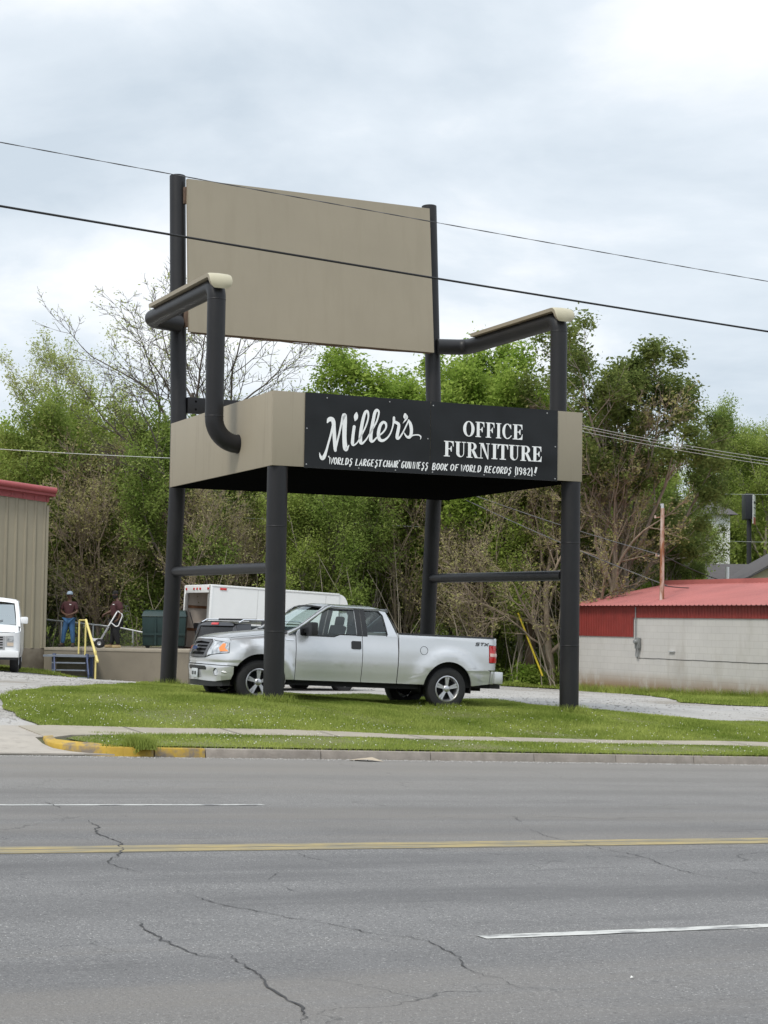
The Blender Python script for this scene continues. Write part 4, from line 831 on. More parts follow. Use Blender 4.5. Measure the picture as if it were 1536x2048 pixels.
# doors
wf = [(X(1.75), 1.265), (X(1.735), 1.36), (X(2.24), 1.725), (X(2.79), 1.735), (X(2.79), 1.30), (X(2.46), 1.30), (X(2.34), 1.255)]
drs = TS.panel('front_door', [(X(1.625), .455), (X(2.893), .455), (X(2.893), 1.775), (X(2.20), 1.775), (X(1.66), 1.345), (X(1.625), 1.24)], m_silver, truck, holes=[wf])
wr = [(X(3.0), 1.30), (X(2.995), 1.735), (X(3.27), 1.735), (X(3.335), 1.66), (X(3.385), 1.33), (X(3.365), 1.30)]
rrs = TS.panel('rear_door', [(X(2.905), .455), (X(3.600), .455), (X(3.600), 1.28), (X(3.40), 1.775), (X(2.905), 1.775)], m_silver, truck, holes=[wr])
m_trim = mat('gloss_black_trim', (.01, .01, .011), .25)
for sd, d, r_ in zip((-1, 1), drs, rrs):
    TS.panel('window_glass', [(a, b) for a, b in wf], m_glass, d, side=(sd,), off=-.014, flange=0)
    TS.panel('window_glass', [(a, b) for a, b in wr], m_glass, r_, side=(sd,), off=-.014, flange=0)
    TS.panel('door_pillar_trim', [(X(2.795), 1.275), (X(2.892), 1.275), (X(2.892), 1.76), (X(2.795), 1.76)], m_trim, d, side=(sd,), off=.004)
    TS.panel('door_pillar_trim', [(X(2.906), 1.275), (X(3.0), 1.275), (X(2.995), 1.76), (X(2.906), 1.76)], m_trim, r_, side=(sd,), off=.004)
    TS.panel('window_trim', [(X(1.70), 1.25), (X(1.70), 1.365), (X(2.22), 1.752), (X(2.80), 1.752), (X(2.80), 1.735), (X(2.24), 1.725), (X(1.735), 1.36), (X(1.75), 1.265), (X(2.34), 1.255), (X(2.46), 1.30), (X(2.80), 1.30), (X(2.80), 1.28), (X(2.47), 1.28), (X(2.35), 1.235), (X(1.74), 1.235)], m_trim, d, side=(sd,), off=.005)
    TS.panel('window_trim', [(X(2.99), 1.285), (X(2.99), 1.752), (X(3.28), 1.752), (X(3.355), 1.67), (X(3.405), 1.33), (X(3.38), 1.285), (X(3.365), 1.30), (X(3.385), 1.33), (X(3.335), 1.66), (X(3.27), 1.735), (X(3.0), 1.735), (X(3.0), 1.30)][0:12], m_trim, r_, side=(sd,), off=.005)
    TS.panel('mirror_sail', [(X(1.70), 1.25), (X(1.71), 1.36), (X(1.86), 1.46), (X(1.83), 1.26)], m_trim, d, side=(sd,), off=.008)
    TS.panel('door_handle', [(X(2.68), 1.055), (X(2.68), 1.165), (X(2.70), 1.185), (X(2.87), 1.185), (X(2.87), 1.055), (X(2.85), 1.04), (X(2.70), 1.04)], m_trim, d, side=(sd,), off=.012)
    TS.panel('fender_badge', [(X(1.42), 1.145), (X(1.42), 1.17), (X(1.57), 1.17), (X(1.57), 1.145)], m_chrome, truck, side=(sd,), off=.012)
    # mirror
    mb = MB(); mb.box((1.84, sd*1.15, 1.36), (.13, .27, .24)); mb.build('wing_mirror', m_blackpl, truck, bevel=.035); 
    mb = MB(); mb.bar((1.80, sd*.93, 1.33), (1.83, sd*1.05, 1.33), .06, .08); mb.build('mirror_arm', m_blackpl, truck)
    # windscreen pillar
    mb = MB(); mb.tube([(1.47, sd*.915, 1.27), (1.66, sd*.905, 1.36), (2.0, sd*.83, 1.60), (2.24, sd*.765, 1.755), (2.34, sd*.745, 1.79)], [.035, .032, .032, .032, .03], 10); mb.build('windscreen_pillar', m_silver, truck, smooth=50)
    # cab corner behind the rear side glass
    mb = MB()
    mb.grid(lambda i, j: (lambda z: (lambda p, q: tuple(Vector(p)*(1-i)+Vector(q)*i))(TS.P(X(3.60-.205*j*ssm(0, 1, j)), z, 0, sd), (3.63-.22*j, sd*(.80-.12*j), z)))(1.28+.495*j), 3, 6)
    mb.build('cab_corner', m_silver, truck, smooth=40)
# bed
be = [(X(3.618), .455), (X(RX-AR), .455)]+[(X(a), b) for a, b in arc(RX, .39, AR, 180-8, 8)]+[(X(RX+AR), .455)]+[(X(5.50), .50), (X(5.50), .74), (X(5.44), .76)]+[(X(5.44), .76), (X(5.60), .76), (X(5.60), .88), (X(5.46), .89), (X(5.455), 1.22), (X(5.60), 1.23), (X(5.60), 1.345), (X(3.618), 1.345)]
be = [p for i, p in enumerate(be) if i == 0 or p != be[i-1]]
bsd = TS.panel('bed_side', be, m_silver, truck)
def txt_strokes(par, sh, x0, z0, H, sd, words, m, name):
    pass
for sd, o in zip((-1, 1), bsd):
    TS.panel('bed_rail_cap', [(X(3.62), 1.342), (X(5.61), 1.342), (X(5.61), 1.368), (X(3.62), 1.368)], m_blackpl, truck, side=(sd,), off=.012, flange=.09)
    tl = TS.panel('tail_light', [(X(5.47), .90), (X(5.465), 1.21), (X(5.645), 1.215), (X(5.645), .895)], m_red, truck, side=(sd,), off=.006, flange=.05)[0]
    TS.panel('reverse_lamp', [(X(5.48), 1.01), (X(5.48), 1.07), (X(5.63), 1.07), (X(5.63), 1.01)], m_redw, tl, side=(sd,), off=.010)
    # fuel door ring / wheel arch lip
    mb = MB(); n = 28; P_ = [TS.P(X(4.115+.075*math.cos(2*PI*k/n)), 1.07+.075*math.sin(2*PI*k/n), .002, sd) for k in range(n+1)]; mb.tube(P_, .004, 6, caps=False)
    (mb.build('fuel_door', m_blackpl, truck) if sd < 0 else None)
    # letters S T X on the bed side
    S_ = {'S': [[(.95, 1), (.1, 1), (.05, .55), (.9, .5), (.85, 0), (0, 0)]], 'T': [[(0, 1), (1, 1)], [(.5, 1), (.5, 0)]], 'X': [[(0, 1), (1, 0)], [(1, 1), (0, 0)]]}
    mb = MB()
    for k, c in enumerate('STX'):
        kk = k if sd < 0 else 2-k
        for st in S_[c]:
            for (a0, b0), (a1, b1) in zip(st[:-1], st[1:]):
                q = []
                for a, b in ((a0, b0), (a1, b1)):
                    aa = a if sd < 0 else 1-a; q.append(TS.P(X(5.17+.093*kk+.075*aa+.02*b*(1 if sd < 0 else -1)), 1.205+.05*b, .006, sd))
                mb.bar(q[0], q[1], .006, .017)
    mb.build('model_letters', mat('letter_grey', (.09, .09, .1), .5), o)
mb = MB(); mb.b2((5.60, -.86, .76), (5.665, .86, 1.35)); mb.build('tailgate', m_silver, truck, bevel=.02)
mb = MB()
for sd in (-1, 1): mb.add([TS.P(X(x), z, o_, sd) for x in (5.515, 5.62) for z in (.50, .735) for o_ in (0.012, -.12)], [(0, 2, 3, 1), (4, 5, 7, 6), (0, 1, 5, 4), (2, 6, 7, 3), (0, 4, 6, 2), (1, 3, 7, 5)])
mb.b2((5.60, -.97, .51), (5.77, .97, .735)); mb.build('rear_bumper', m_silver, truck, bevel=.018)
mb = MB(); mb.b2((5.50, -.8, .42), (5.80, .8, .505)); mb.b2((5.75, -.05, .42), (5.93, .05, .47)); mb.build('hitch', m_blackpl, truck)
# roof, windscreen, rear window
mb = MB()
def roof(i, j):
    t = -1+2*j; x = 2.12+.14*t*t+(3.44-2.12-.14*t*t)*i; return (x, t*.752, 1.842-.052*t*t-.012*(abs(t)**6)-.045*ssm(.16, 0, i)-.03*ssm(.85, 1, i))
mb.grid(roof, 14, 16)
for sd in (0, 1): mb.grid(lambda i, j, sd=sd: tuple(Vector(roof(i, sd))*(1-j)+Vector(TS.P(X(max(2.2, min(3.40, roof(i, sd)[0]))), 1.772, -.002, 1 if sd else -1))*j), 14, 2)
mb.build('roof', m_silver, truck, smooth=45)
m_dark = mat('roof_seal', (.02, .02, .022), .5)
mb = MB()
def ws(i, j):
    t = -1+2*j; b = Vector((1.45+.20*t*t, t*.895, 1.285)); q = Vector((2.13+.14*t*t, t*.74, 1.795-.045*t*t)); p = b*(1-i)+q*i; p.z += .035*math.sin(i*PI)*(1-.3*t*t); p.x -= .02*math.sin(i*PI); return tuple(p)
mb.grid(ws, 8, 14); wsc = mb.build('windscreen', m_wsglass, truck, smooth=60)
mb = MB(); mb.grid(lambda i, j: tuple(Vector(ws(-.02+.07*i, j))+Vector((-.006, 0, .008))), 1, 14); mb.grid(lambda i, j: tuple(Vector(ws(.95+.06*i, j))+Vector((-.003, 0, .006))), 1, 14); mb.build('windscreen_seal', m_dark, wsc)
for k in (-.55, .15):
    mb = MB(); mb.tube([(1.42, k, 1.30), (1.50, k+.25, 1.335), (1.53, k+.62, 1.335)], .008, 6); mb.build('wiper', m_blackpl, truck)
mb = MB(); mb.b2((1.36, -.86, 1.20), (1.52, .86, 1.272)); mb.build('cowl', m_blackpl, truck)
mb = MB(); mb.add([(3.46, -.66, 1.73), (3.46, .66, 1.73), (3.60, .72, 1.35), (3.60, -.72, 1.35)], [(0, 1, 2, 3)]); mb.build('rear_window', m_dglass, truck)
mb = MB(); mb.add([(3.445, -.76, 1.79), (3.445, .76, 1.79), (3.47, .76, 1.72), (3.47, -.76, 1.72)], [(0, 1, 2, 3)]); mb.b2((3.58, -.93, .6), (3.62, .93, 1.36)); mb.build('cab_back', m_silver, truck)
# interior
def interior(par, boxes, m): mb = MB(); [mb.b2(a, b) for a, b in boxes]; return mb.build('dashboard', m, par, bevel=.03)
interior(truck, [((1.45, -.82, .95), (1.95, .82, 1.235))], m_seat)
for y in (-.42, .42):
    mb = MB(); mb.box((2.66, y, .88), (.52, .52, .22)); mb.box((2.93, y, 1.16), (.15, .50, .62), Matrix.Rotation(R(14), 3, 'Y')); mb.box((3.02, y, 1.53), (.10, .27, .20), Matrix.Rotation(R(10), 3, 'Y')); mb.build('seat', m_seat, truck, bevel=.04)
mb = MB(); mb.tube([(2.14+.05*math.sin(a), -.42+.18*math.cos(a), 1.16+.18*math.sin(a)) for a in np.arange(0, 2*PI+.2, PI/8)], .016, 8, caps=False); mb.build('steering_wheel', m_blackpl, truck)
mb = MB(); mb.add([(1.66, y, z) for y, z in ((-.9, .4), (.9, .4), (.9, 1.2), (-.9, 1.2))], [(0, 1, 2, 3)])
for sd in (-1, 1):
    mb.b2((1.62, sd*.88-.01, .42), (3.58, sd*.88+.01, 1.235)); mb.b2((.42, sd*.80-.01, .66), (1.6, sd*.80+.01, 1.13))
    mb.b2((3.64, sd*.86-.01, .42), (5.55, sd*.86+.01, 1.33))
    well(mb, FX, .39, .515, sd*.93, sd*.60); well(mb, RX, .39, .515, sd*.93, sd*.60)
mb.b2((.30, -.58, .34), (1.45, .58, 1.05)); mb.b2((1.40, -.86, .36), (4.1, .86, .47)); mb.b2((3.60, -.50, .36), (5.55, .50, .56)); mb.b2((3.62, -.85, .78), (5.62, .85, .82)); mb.b2((.27, -.62, .35), (.40, .62, 1.0)); mb.b2((5.08, -.84, .50), (5.58, .84, .75))
for x in (FX, RX): mb.tube([(x, -.8, .39), (x, .8, .39)], .05, 10)
mb.b2((4.45, -.2, .25), (4.75, .2, .52))
mb.build('underbody', m_gap, truck)
for x, y, s in ((FX, -.86, -1), (RX, -.86, -1), (FX, .86, 1), (RX, .86, 1)): wheel(truck, x, y, WR, .26, .236, s)
# front plate
mb = MB(); mb.box((.09, -.02, .50), (.012, .31, .16)); pl = mb.build('license_plate', m_plate, truck, bevel=.004)
for y in (-.10, -.05, .03, .08):
    mb = MB(); mb.b2((.079, y-.014, .47), (.0825, y+.014, .53)); mb.build('plate_character', m_blackpl, pl)
# ---- dark SUV behind the pickup: x from the tail forwards
m_pewter = mat('pewter_car_paint', (.33, .31, .28), .32, metal=.6, var=.02, coat=.6)
m_charc = mat('charcoal_car_paint', (.045, .046, .052), .3, metal=.3, var=.05, coat=.6)
suv = thing('suv', 'dark grey SUV with roof rails parked between the pickup and the white box truck', 'suv')
SH = R(45); sc_ = Vector((-4.22, 43.9)); suv.location = (sc_.x, sc_.y, g1(sc_.x, sc_.y)-.06); suv.rotation_euler = (0, R(1.2), SH)
def s_in(x, y, z):
    d = .04*ssm(.6, .35, z)
    if z > .95: d += (z-.95)*(.26 if y > .8 else .34)+.02*ssm(1.5, 1.7, z)
    if x > 3.4: d += .10*ssm(.6, 1.0, z)
    for wx in (.95, 3.75):
        rr = math.hypot(x-wx, z-.36)
        if y > .6 and rr < .7: d -= .03*ssm(.62, .5, rr)
    return d
SS = Shell([(0, 0), (.02, .5), (.08, .78), (.22, .90), (.5, .93), (2.5, .94), (4.1, .93), (4.45, .88), (4.66, .72), (4.72, .4), (4.74, 0)], s_in, 2)
X2 = SS.sx; LS = float(SS.s[-1])
low_ = [(0, .34), (0, 1.0), (X2(.5), 1.0), (X2(3.45), 1.0), (X2(3.9), .98), (LS, .85), (LS, .30), (X2(4.2), .32), (X2(3.75+.42), .36)]+[(X2(a), b) for a, b in arc(3.75, .36, .42, 4, 176)]+[(X2(3.33), .30), (X2(1.37), .30)]+[(X2(a), b) for a, b in arc(.95, .36, .42, 4, 176)]+[(X2(.53), .34)]
SS.panel('body', low_, m_pewter, suv, dz=.1)
SS.panel('rear_bumper', [(0, .36), (0, .60), (X2(.5), .58), (X2(.5), .36)], m_blackpl, suv, off=.05)
SS.panel('tail_light', [(SS.sy(.74), .78), (SS.sy(.72), 1.08), (X2(.30), 1.10), (X2(.27), .78)], m_red, suv, off=.02)
SS.panel('rear_glass', [(0, 1.0), (0, 1.60), (SS.sy(.68), 1.60), (SS.sy(.74), 1.0)], m_trim, suv, off=.0)
SS.panel('roof_pillar', [(SS.sy(.74), 1.0), (SS.sy(.66), 1.64), (X2(.70), 1.64), (X2(.50), 1.0)], m_charc, suv, off=.012)
SS.panel('side_glass', [(X2(.50), 1.0), (X2(.70), 1.60), (X2(2.5), 1.60), (X2(3.35), 1.02)], m_dglass, suv, off=.0)
SS.panel('spoiler', [(0, 1.58), (0, 1.67), (SS.sy(.70), 1.66), (SS.sy(.70), 1.58)], m_charc, suv, off=.05)
SS.panel('brake_light', [(0, 1.605), (0, 1.655), (SS.sy(.14), 1.655), (SS.sy(.14), 1.605)], m_red, suv, off=.065)
mb = MB(); mb.grid(lambda i, j: (.22+2.6*i, -.76+1.52*j, 1.64+.055*(1-(2*j-1)**2)+.015*math.sin(i*PI)), 12, 10); mb.build('roof', m_charc, suv, smooth=50)
mb = MB(); mb.add([(2.75, -.74, 1.63), (2.75, .74, 1.63), (3.5, .84, 1.02), (3.5, -.84, 1.02)], [(0, 1, 2, 3)]); mb.build('windscreen', m_dglass, suv)
mb = MB(); mb.grid(lambda i, j: (3.45+1.2*i, -.84+1.68*j, 1.01-.14*i*i+.03*(1-(2*j-1)**2)), 6, 6); mb.build('hood', m_pewter, suv, smooth=50)
for s in (-1, 1):
    mb = MB(); mb.tube([(.35, s*.70, 1.66), (.5, s*.70, 1.735), (1.4, s*.70, 1.75), (2.3, s*.70, 1.745), (2.5, s*.70, 1.68)], .018, 8); mb.build('roof_rail', m_chrome, suv, smooth=50)
for x in (.9, 1.9):
    mb = MB(); mb.bar((x, -.7, 1.745), (x, .7, 1.745), .03, .05); mb.build('roof_rack_bar', m_blackpl, suv)
blackbox(suv, [((.15, -.75, .3), (4.5, .75, .95))])
for x, y, s in ((.95, -.80, -1), (3.75, -.80, -1), (.95, .80, 1), (3.75, .80, 1)): wheel(suv, x, y, .36, .24, .21, s)
# ---- white box truck backed up to the dock
m_boxw = mat('box_truck_white', (.78, .79, .79), .45, var=.03, scale=1.5)
m_alum = mat('raw_aluminium', (.55, .55, .54), .4, metal=.6, var=.08)
m_int = mat('box_interior', (.62, .56, .50), .8, var=.1); m_wood = mat('rub_rail_wood', (.20, .10, .05), .8, var=.2)
bt = thing('box_truck', 'white box truck with its rear door open, parked against the loading dock', 'truck')
BH = R(27); bt.location = (-5.60, 57.9, -1.95); bt.rotation_euler = (0, R(2.6), BH)     # x from the rear of the box forwards, y across
BL, BW, Z0, Z1 = 4.55, 2.35, 1.02, 3.06
def yb(y): return y+BW/2
mb = MB(); mb.b2((0.05, yb(-BW/2), Z0), (BL, yb(-BW/2)+.04, Z1-.06)); mb.b2((0.05, yb(BW/2)-.04, Z0), (BL, yb(BW/2), Z1-.06)); mb.b2((BL-.04, .04, Z0), (BL, BW-.04, Z1-.06)); mb.build('box_wall', m_boxw, bt)
mb = MB(); mb.b2((0, -.01, Z1-.06), (BL, BW+.01, Z1)); mb.build('box_roof', m_boxw, bt, bevel=.02)
mb = MB(); mb.b2((0.05, .04, Z0-.12), (BL, BW-.04, Z0)); mb.build('box_floor', m_wood, bt)
mb = MB(); mb.b2((-.02, -.012, Z0-.1), (.06, .13, Z1-.02)); mb.b2((-.02, BW-.13, Z0-.1), (.06, BW+.012, Z1-.02)); mb.b2((-.02, .13, Z1-.26), (.06, BW-.13, Z1-.02)); mb.b2((-.02, -.01, Z0-.22), (.06, BW+.01, Z0-.1)); mb.build('rear_frame', m_boxw, bt, bevel=.008)
mb = MB(); mb.b2((.12, .05, Z0), (BL-.05, .06, Z1-.08)); mb.b2((.12, BW-.06, Z0), (BL-.05, BW-.05, Z1-.08)); mb.b2((BL-.07, .06, Z0), (BL-.05, BW-.06, Z1-.08)); mb.build('inner_lining', m_int, bt)
mb = MB(); [mb.b2((.12, BW-.09, Z0+z), (BL-.1, BW-.06, Z0+z+.09)) for z in (.55, 1.30)]; [mb.b2((BL-.10, .08, Z0+z), (BL-.07, BW-.08, Z0+z+.09)) for z in (.55, 1.30)]; mb.build('rub_rail', m_wood, bt)
for y in (.14, BW-.20):
    mb = MB(); mb.b2((-.035, y, Z0), (.03, y+.06, Z1-.3)); mb.build('door_track', m_alum, bt)
mb = MB(); mb.tube([(.1, BW-.30, Z1-.9), (.1, BW-.9, Z0+.55), (.1, BW-.95, Z0+.4)], .018, 6); mb.b2((.08, BW-1.15, Z0+.62), (.12, BW-.8, Z0+.80)); mb.build('pull_strap', m_blackpl, bt)
for y in (.20, BW/2-.28, BW/2, BW/2+.28, BW-.20):
    mb = MB(); mb.b2((-.045, y-.05, Z1-.17), (-.02, y+.05, Z1-.10)); mb.build('clearance_light', m_red, bt, bevel=.006)
mb = MB(); mb.b2((.30, -.022, Z1-.16), (.52, 0, Z1-.09)); mb.build('side_marker', m_red, bt, bevel=.004)
mb = MB(); mb.b2((.0, -.012, Z1-.07), (BL, .0, Z1-.055)); mb.b2((0, -.02, Z0-.06), (BL, .02, Z0+.02)); mb.build('trim_rail', m_alum, bt)
mb = MB(); mb.b2((1.62, -.004, Z0), (1.632, .002, Z1-.07)); mb.b2((BL-.5, -.004, Z0), (BL-.488, .002, Z1-.07)); mb.build('wall_seam', m_alum, bt)
mb = MB()
for k, (a, b, c, d) in enumerate([(2.02, 1.95, 2.16, 2.22), (2.13, 2.0, 2.26, 2.12), (2.16, 1.72, 2.24, 2.02), (2.24, 1.66, 2.36, 1.86), (2.0, 2.12, 2.06, 2.24), (2.24, 1.74, 2.30, 2.1)]): mb.b2((a, -.008-.0006*k, b), (c, .0, d))
mb.build('red_decal', mat('decal_red', (.30, .05, .05), .5), bt)
mb = MB(); mb.lathe([(0, .0), (.30, .01), (.42, .10), (.46, .26), (.46, .4)], 20, (BL-.16, .42, Z1-.30), 'x'); 
mb = MB(); mb.grid(lambda i, j: (BL+.34*math.sin(i*PI/2), .02+(BW-.04)*j, Z1-.03-.42*(1-math.cos(i*PI/2))), 8, 4); mb.grid(lambda i, j: (BL+.34*math.sin(i*PI/2), .02, Z1-.03-.42*(1-math.cos(i*PI/2))-j*(.5)*(1-i)), 8, 2); mb.build('nose_fairing', m_boxw, bt, smooth=40)
mb = MB(); mb.b2((BL+.15, .22, .75), (BL+1.5, BW-.22, 2.45)); mb.b2((BL+1.5, .3, .7), (BL+2.35, BW-.3, 1.80)); mb.build('cab', m_boxw, bt, bevel=.12)
mb = MB(); mb.b2((BL+.55, .20, 1.75), (BL+1.35, .225, 2.25)); mb.build('cab_window', m_trim, bt)
mb = MB(); mb.b2((BL+1.46, .35, 1.85), (BL+1.515, BW-.35, 2.3)); mb.build('windscreen', m_trim, bt)
blackbox(bt, [((.2, .7, .5), (BL+1.8, BW-.7, .9))])
for x in (1.2, BL+1.2):
    wheel(bt, x, .32, .40, .28, .22, -1, 'plain'); wheel(bt, x, BW-.32, .40, .28, .22, 1, 'plain')
# ---- white van facing us: x from the nose backwards
m_vanw = mat('van_white', (.80, .81, .82), .35, var=.02, coat=.5); m_vgrey = mat('van_silver_grille', (.45, .45, .46), .35, metal=.5)
van = thing('van', 'white full-size van facing the road beside the tan metal building', 'van')
VH = R(100); van.location = (-10.72, 48.7, g1(-10.2, 49.3)); van.rotation_euler = (0, 0, VH)
def v_in(x, y, z):
    d = .03*ssm(.6, .4, z)
    if z > 1.15: d += (z-1.15)*.20+.04*ssm(1.8, 2.05, z)
    return d
VSH = Shell([(0, 0), (.01, .6), (.05, .86), (.16, .97), (.45, 1.0), (3, 1.01), (5.0, 1.0), (5.15, .9), (5.2, 0)], v_in, 2)
X3 = VSH.sx; VL = float(VSH.s[-1])
vb = [(0, .52), (0, 1.10), (VSH.sy(.93), 1.08), (X3(.35), 1.12), (X3(.95), 1.25), (X3(1.30), 1.90), (X3(1.45), 1.94), (VL, 1.94), (VL, .42), (X3(4.45), .42)]+[(X3(a), b) for a, b in arc(4.05, .38, .40, 4, 176)]+[(X3(3.6), .40), (X3(1.2), .40)]+[(X3(a), b) for a, b in arc(.80, .38, .40, 4, 176)]+[(X3(.36), .5)]
VSH.panel('body', vb, m_vanw, van, dz=.1)
mb = MB(); mb.grid(lambda i, j: (lambda t: (.06+.10*t*t+(1.0-.06)*i, t*(.95-.04*i), 1.10+.20*i**.8+.035*(1-t*t)-.02*(1-i)**3))(-1+2*j), 8, 12); mb.build('hood', m_vanw, van, smooth=45)
def vws(i, j): t = -1+2*j; b = Vector((.86+.10*t*t, t*.86, 1.30)); q = Vector((1.36+.08*t*t, t*.76, 1.88)); return b*(1-i)+q*i
mb = MB(); mb.grid(lambda i, j: tuple(vws(i, j)), 4, 10); mb.build('windscreen', glass('van_glass', (.25, .3, .3), gl=.35), van, smooth=60)
mb = MB()
mb.grid(lambda i, j: (lambda t: (1.32+.10*t*t+(5.1-1.32)*i, t*.83, 1.99+.07*(1-t*t)-.11*ssm(.06, 0, i)))(-1+2*j), 16, 10)
for s in (-1, 1): mb.tube([(.78, s*.93, 1.22), (1.10, s*.90, 1.55), (1.42, s*.84, 1.92)], .06, 10)
for s in (-1, 1): mb.grid(lambda i, j, s=s: (1.32+.1+(5.1-1.42)*i, s*(.83+.02*j), 1.99-.06*j), 2, 2)
mb.build('roof', m_vanw, van, smooth=50)
VSH.panel('side_window', [(X3(1.32), 1.30), (X3(1.62), 1.82), (X3(2.15), 1.82), (X3(2.15), 1.30)], m_dglass, van, off=.006)
VSH.panel('grille', [(0, .62), (0, 1.0), (VSH.sy(.60), 1.0), (VSH.sy(.60), .62)], m_vgrey, van, off=.006)
for z in (.66, .74, .80, .88, .94): VSH.panel('grille_slot', [(0, z), (0, z+.035), (VSH.sy(.54), z+.035), (VSH.sy(.54), z)], m_gap, van, off=.012, flange=0)
VSH.panel('headlight_bezel', [(VSH.sy(.61), .70), (VSH.sy(.61), 1.0), (VSH.sy(.93), 1.0), (VSH.sy(.93), .70)], m_vgrey, van, off=.008)
VSH.panel('headlight', [(VSH.sy(.66), .86), (VSH.sy(.66), .98), (VSH.sy(.88), .98), (VSH.sy(.88), .86)], m_lens, van, off=.014)
VSH.panel('parking_lamp', [(VSH.sy(.66), .73), (VSH.sy(.66), .82), (VSH.sy(.88), .82), (VSH.sy(.88), .73)], mat('parking_lens', (.6, .5, .4), .2, coat=1), van, off=.014)
mb = MB(); mb.b2((-.10, -.97, .42), (.12, .97, .60)); mb.build('front_bumper', m_vanw, van, bevel=.03)
mb = MB(); mb.b2((-.06, -.93, .36), (.12, .93, .415)); mb.build('bumper_pad', m_blackpl, van)
for s in (-1, 1):
    mb = MB(); mb.box((1.02, s*1.07, 1.42), (.14, .21, .19)); mo = mb.build('wing_mirror', m_vanw, van, bevel=.04)
    mb = MB(); mb.bar((1.05, s*.90, 1.36), (1.03, s*1.0, 1.36), .03, .04); mb.build('mirror_arm', m_blackpl, van)
mb = MB(); mb.tube([(.84, -.1, 1.33), (.96, -.5, 1.42)], .01, 6); mb.build('wiper', m_blackpl, van)
blackbox(van, [((.15, -.85, .40), (5.0, .85, 1.1)), ((1.5, -.7, 1.1), (2.0, .7, 1.55))])
for x, y, s in ((.80, -.84, -1), (4.05, -.84, -1), (.80, .84, 1), (4.05, .84, 1)): wheel(van, x, y, .37, .24, .20, s, 'plain')
# ---------------------------------------------------------------- tan metal building on the left
m_sid = mat('tan_metal_siding', (.265, .235, .17), .55, var=.05, scale=.7); mixnoise(m_sid, (.21, .185, .135), 2, .55, .85, stretch=(1, 1, .15))
m_redt = mat('red_metal_trim', (.30, .062, .065), .45, var=.08, scale=2); m_redd = mat('dark_red_siding', (.21, .028, .022), .5, var=.12, scale=3)
m_fnd = mat('stained_foundation', (.21, .18, .14), .9, col2=(.10, .08, .06), scale=1.6, bump=.3)
tb = thing('metal_building', 'tan ribbed metal building with a red roof edge behind the white van', 'building', (-10.72, 57.5, 0), (0, 0, CA))
mb = MB()      # local: x to the left of the corner is negative
zt = lambda x: 4.02-.10*x
x = 0; pts = []
while x > -14:
    pts += [(x, 0), (x-.035, -.035), (x-.075, -.035), (x-.11, 0), (x-.30, 0)]; x -= .305
vs = [(a, b, -1.0) for a, b in pts]+[(a, b, zt(a)) for a, b in pts]; n = len(pts)
mb.add(vs, [(i, i+1, n+i+1, n+i) for i in range(n-1)]); mb.add([(0, 0, -1), (0, 14, -1), (0, 14, 4.02), (0, 0, 4.02)], [(0, 1, 2, 3)]); mb.add([(-14, 0, -1), (-14, 14, -1), (-14, 14, zt(-14)), (-14, 0, zt(-14))], [(0, 1, 2, 3)])
mb.build('wall', m_sid, tb)
mb = MB(); mb.b2((-14, -.02, -2.2), (.03, 14, -1.0)); mb.build('foundation', m_fnd, tb, bevel=.02)
mb = MB()
for y0, y1 in ((-.30, -.02),):
    mb.add([(.20, y0, zt(.20)-.20), (-14, y0, zt(-14)-.20), (-14, y0, zt(-14)+.05), (.20, y0, zt(.20)+.05), (.20, 14.3, zt(.20)-.2), (-14, 14.3, zt(-14)-.2), (-14, 14.3, zt(-14)+.05), (.20, 14.3, zt(.20)+.05)], [(0, 1, 2, 3), (4, 5, 6, 7), (3, 2, 6, 7), (0, 1, 5, 4), (0, 3, 7, 4)])
mb.build('roof', m_redt, tb)
mb = MB(); mb.tube([(.21, -.32, zt(.2)-.02), (-14, -.32, zt(-14)-.02)], .10, 10); mb.build('roof_edge_roll', m_redt, tb, smooth=40)
mb = MB(); mb.add([(.04, -.06, zt(0)-.40), (-14, -.06, zt(-14)-.40), (-14, -.06, zt(-14)-.16), (.04, -.06, zt(0)-.16)], [(0, 1, 2, 3)])
for k in range(40): mb.b2((-k*.38-.03, -.09, zt(-k*.38)-.36), (-k*.38+.05, -.062, zt(-k*.38)-.2))
mb.build('eave_band', m_redt, tb)
mb = MB(); mb.b2((-.02, -.05, -1.0), (.06, .06, 3.5)); mb.build('corner_trim', m_sid, tb)
# ---------------------------------------------------------------- loading dock
m_dock = mat('dock_concrete', (.20, .175, .135), .9, var=.10, scale=.9, bump=.2); mixnoise(m_dock, (.45, .42, .35), 5, .70, .76, detail=8); mixnoise(m_dock, (.14, .12, .095), 1.3, .55, .75, stretch=(1, 1, .4))
m_docke = mat('dock_edge_concrete', (.30, .265, .21), .85, var=.1)
dk = thing('loading_dock', 'long raised concrete loading dock beside the tan building', 'loading dock', (-10.66, 57.35, 0), (0, 0, math.atan2(-.8, 4.6)))
mb = MB(); mb.b2((0, 0, -2.6), (4.72, 7.5, -1.06)); mb.build('wall', m_dock, dk)
mb = MB(); mb.b2((0, -.02, -1.06), (4.74, 7.5, -.97)); mb.build('slab', m_docke, dk, bevel=.012)
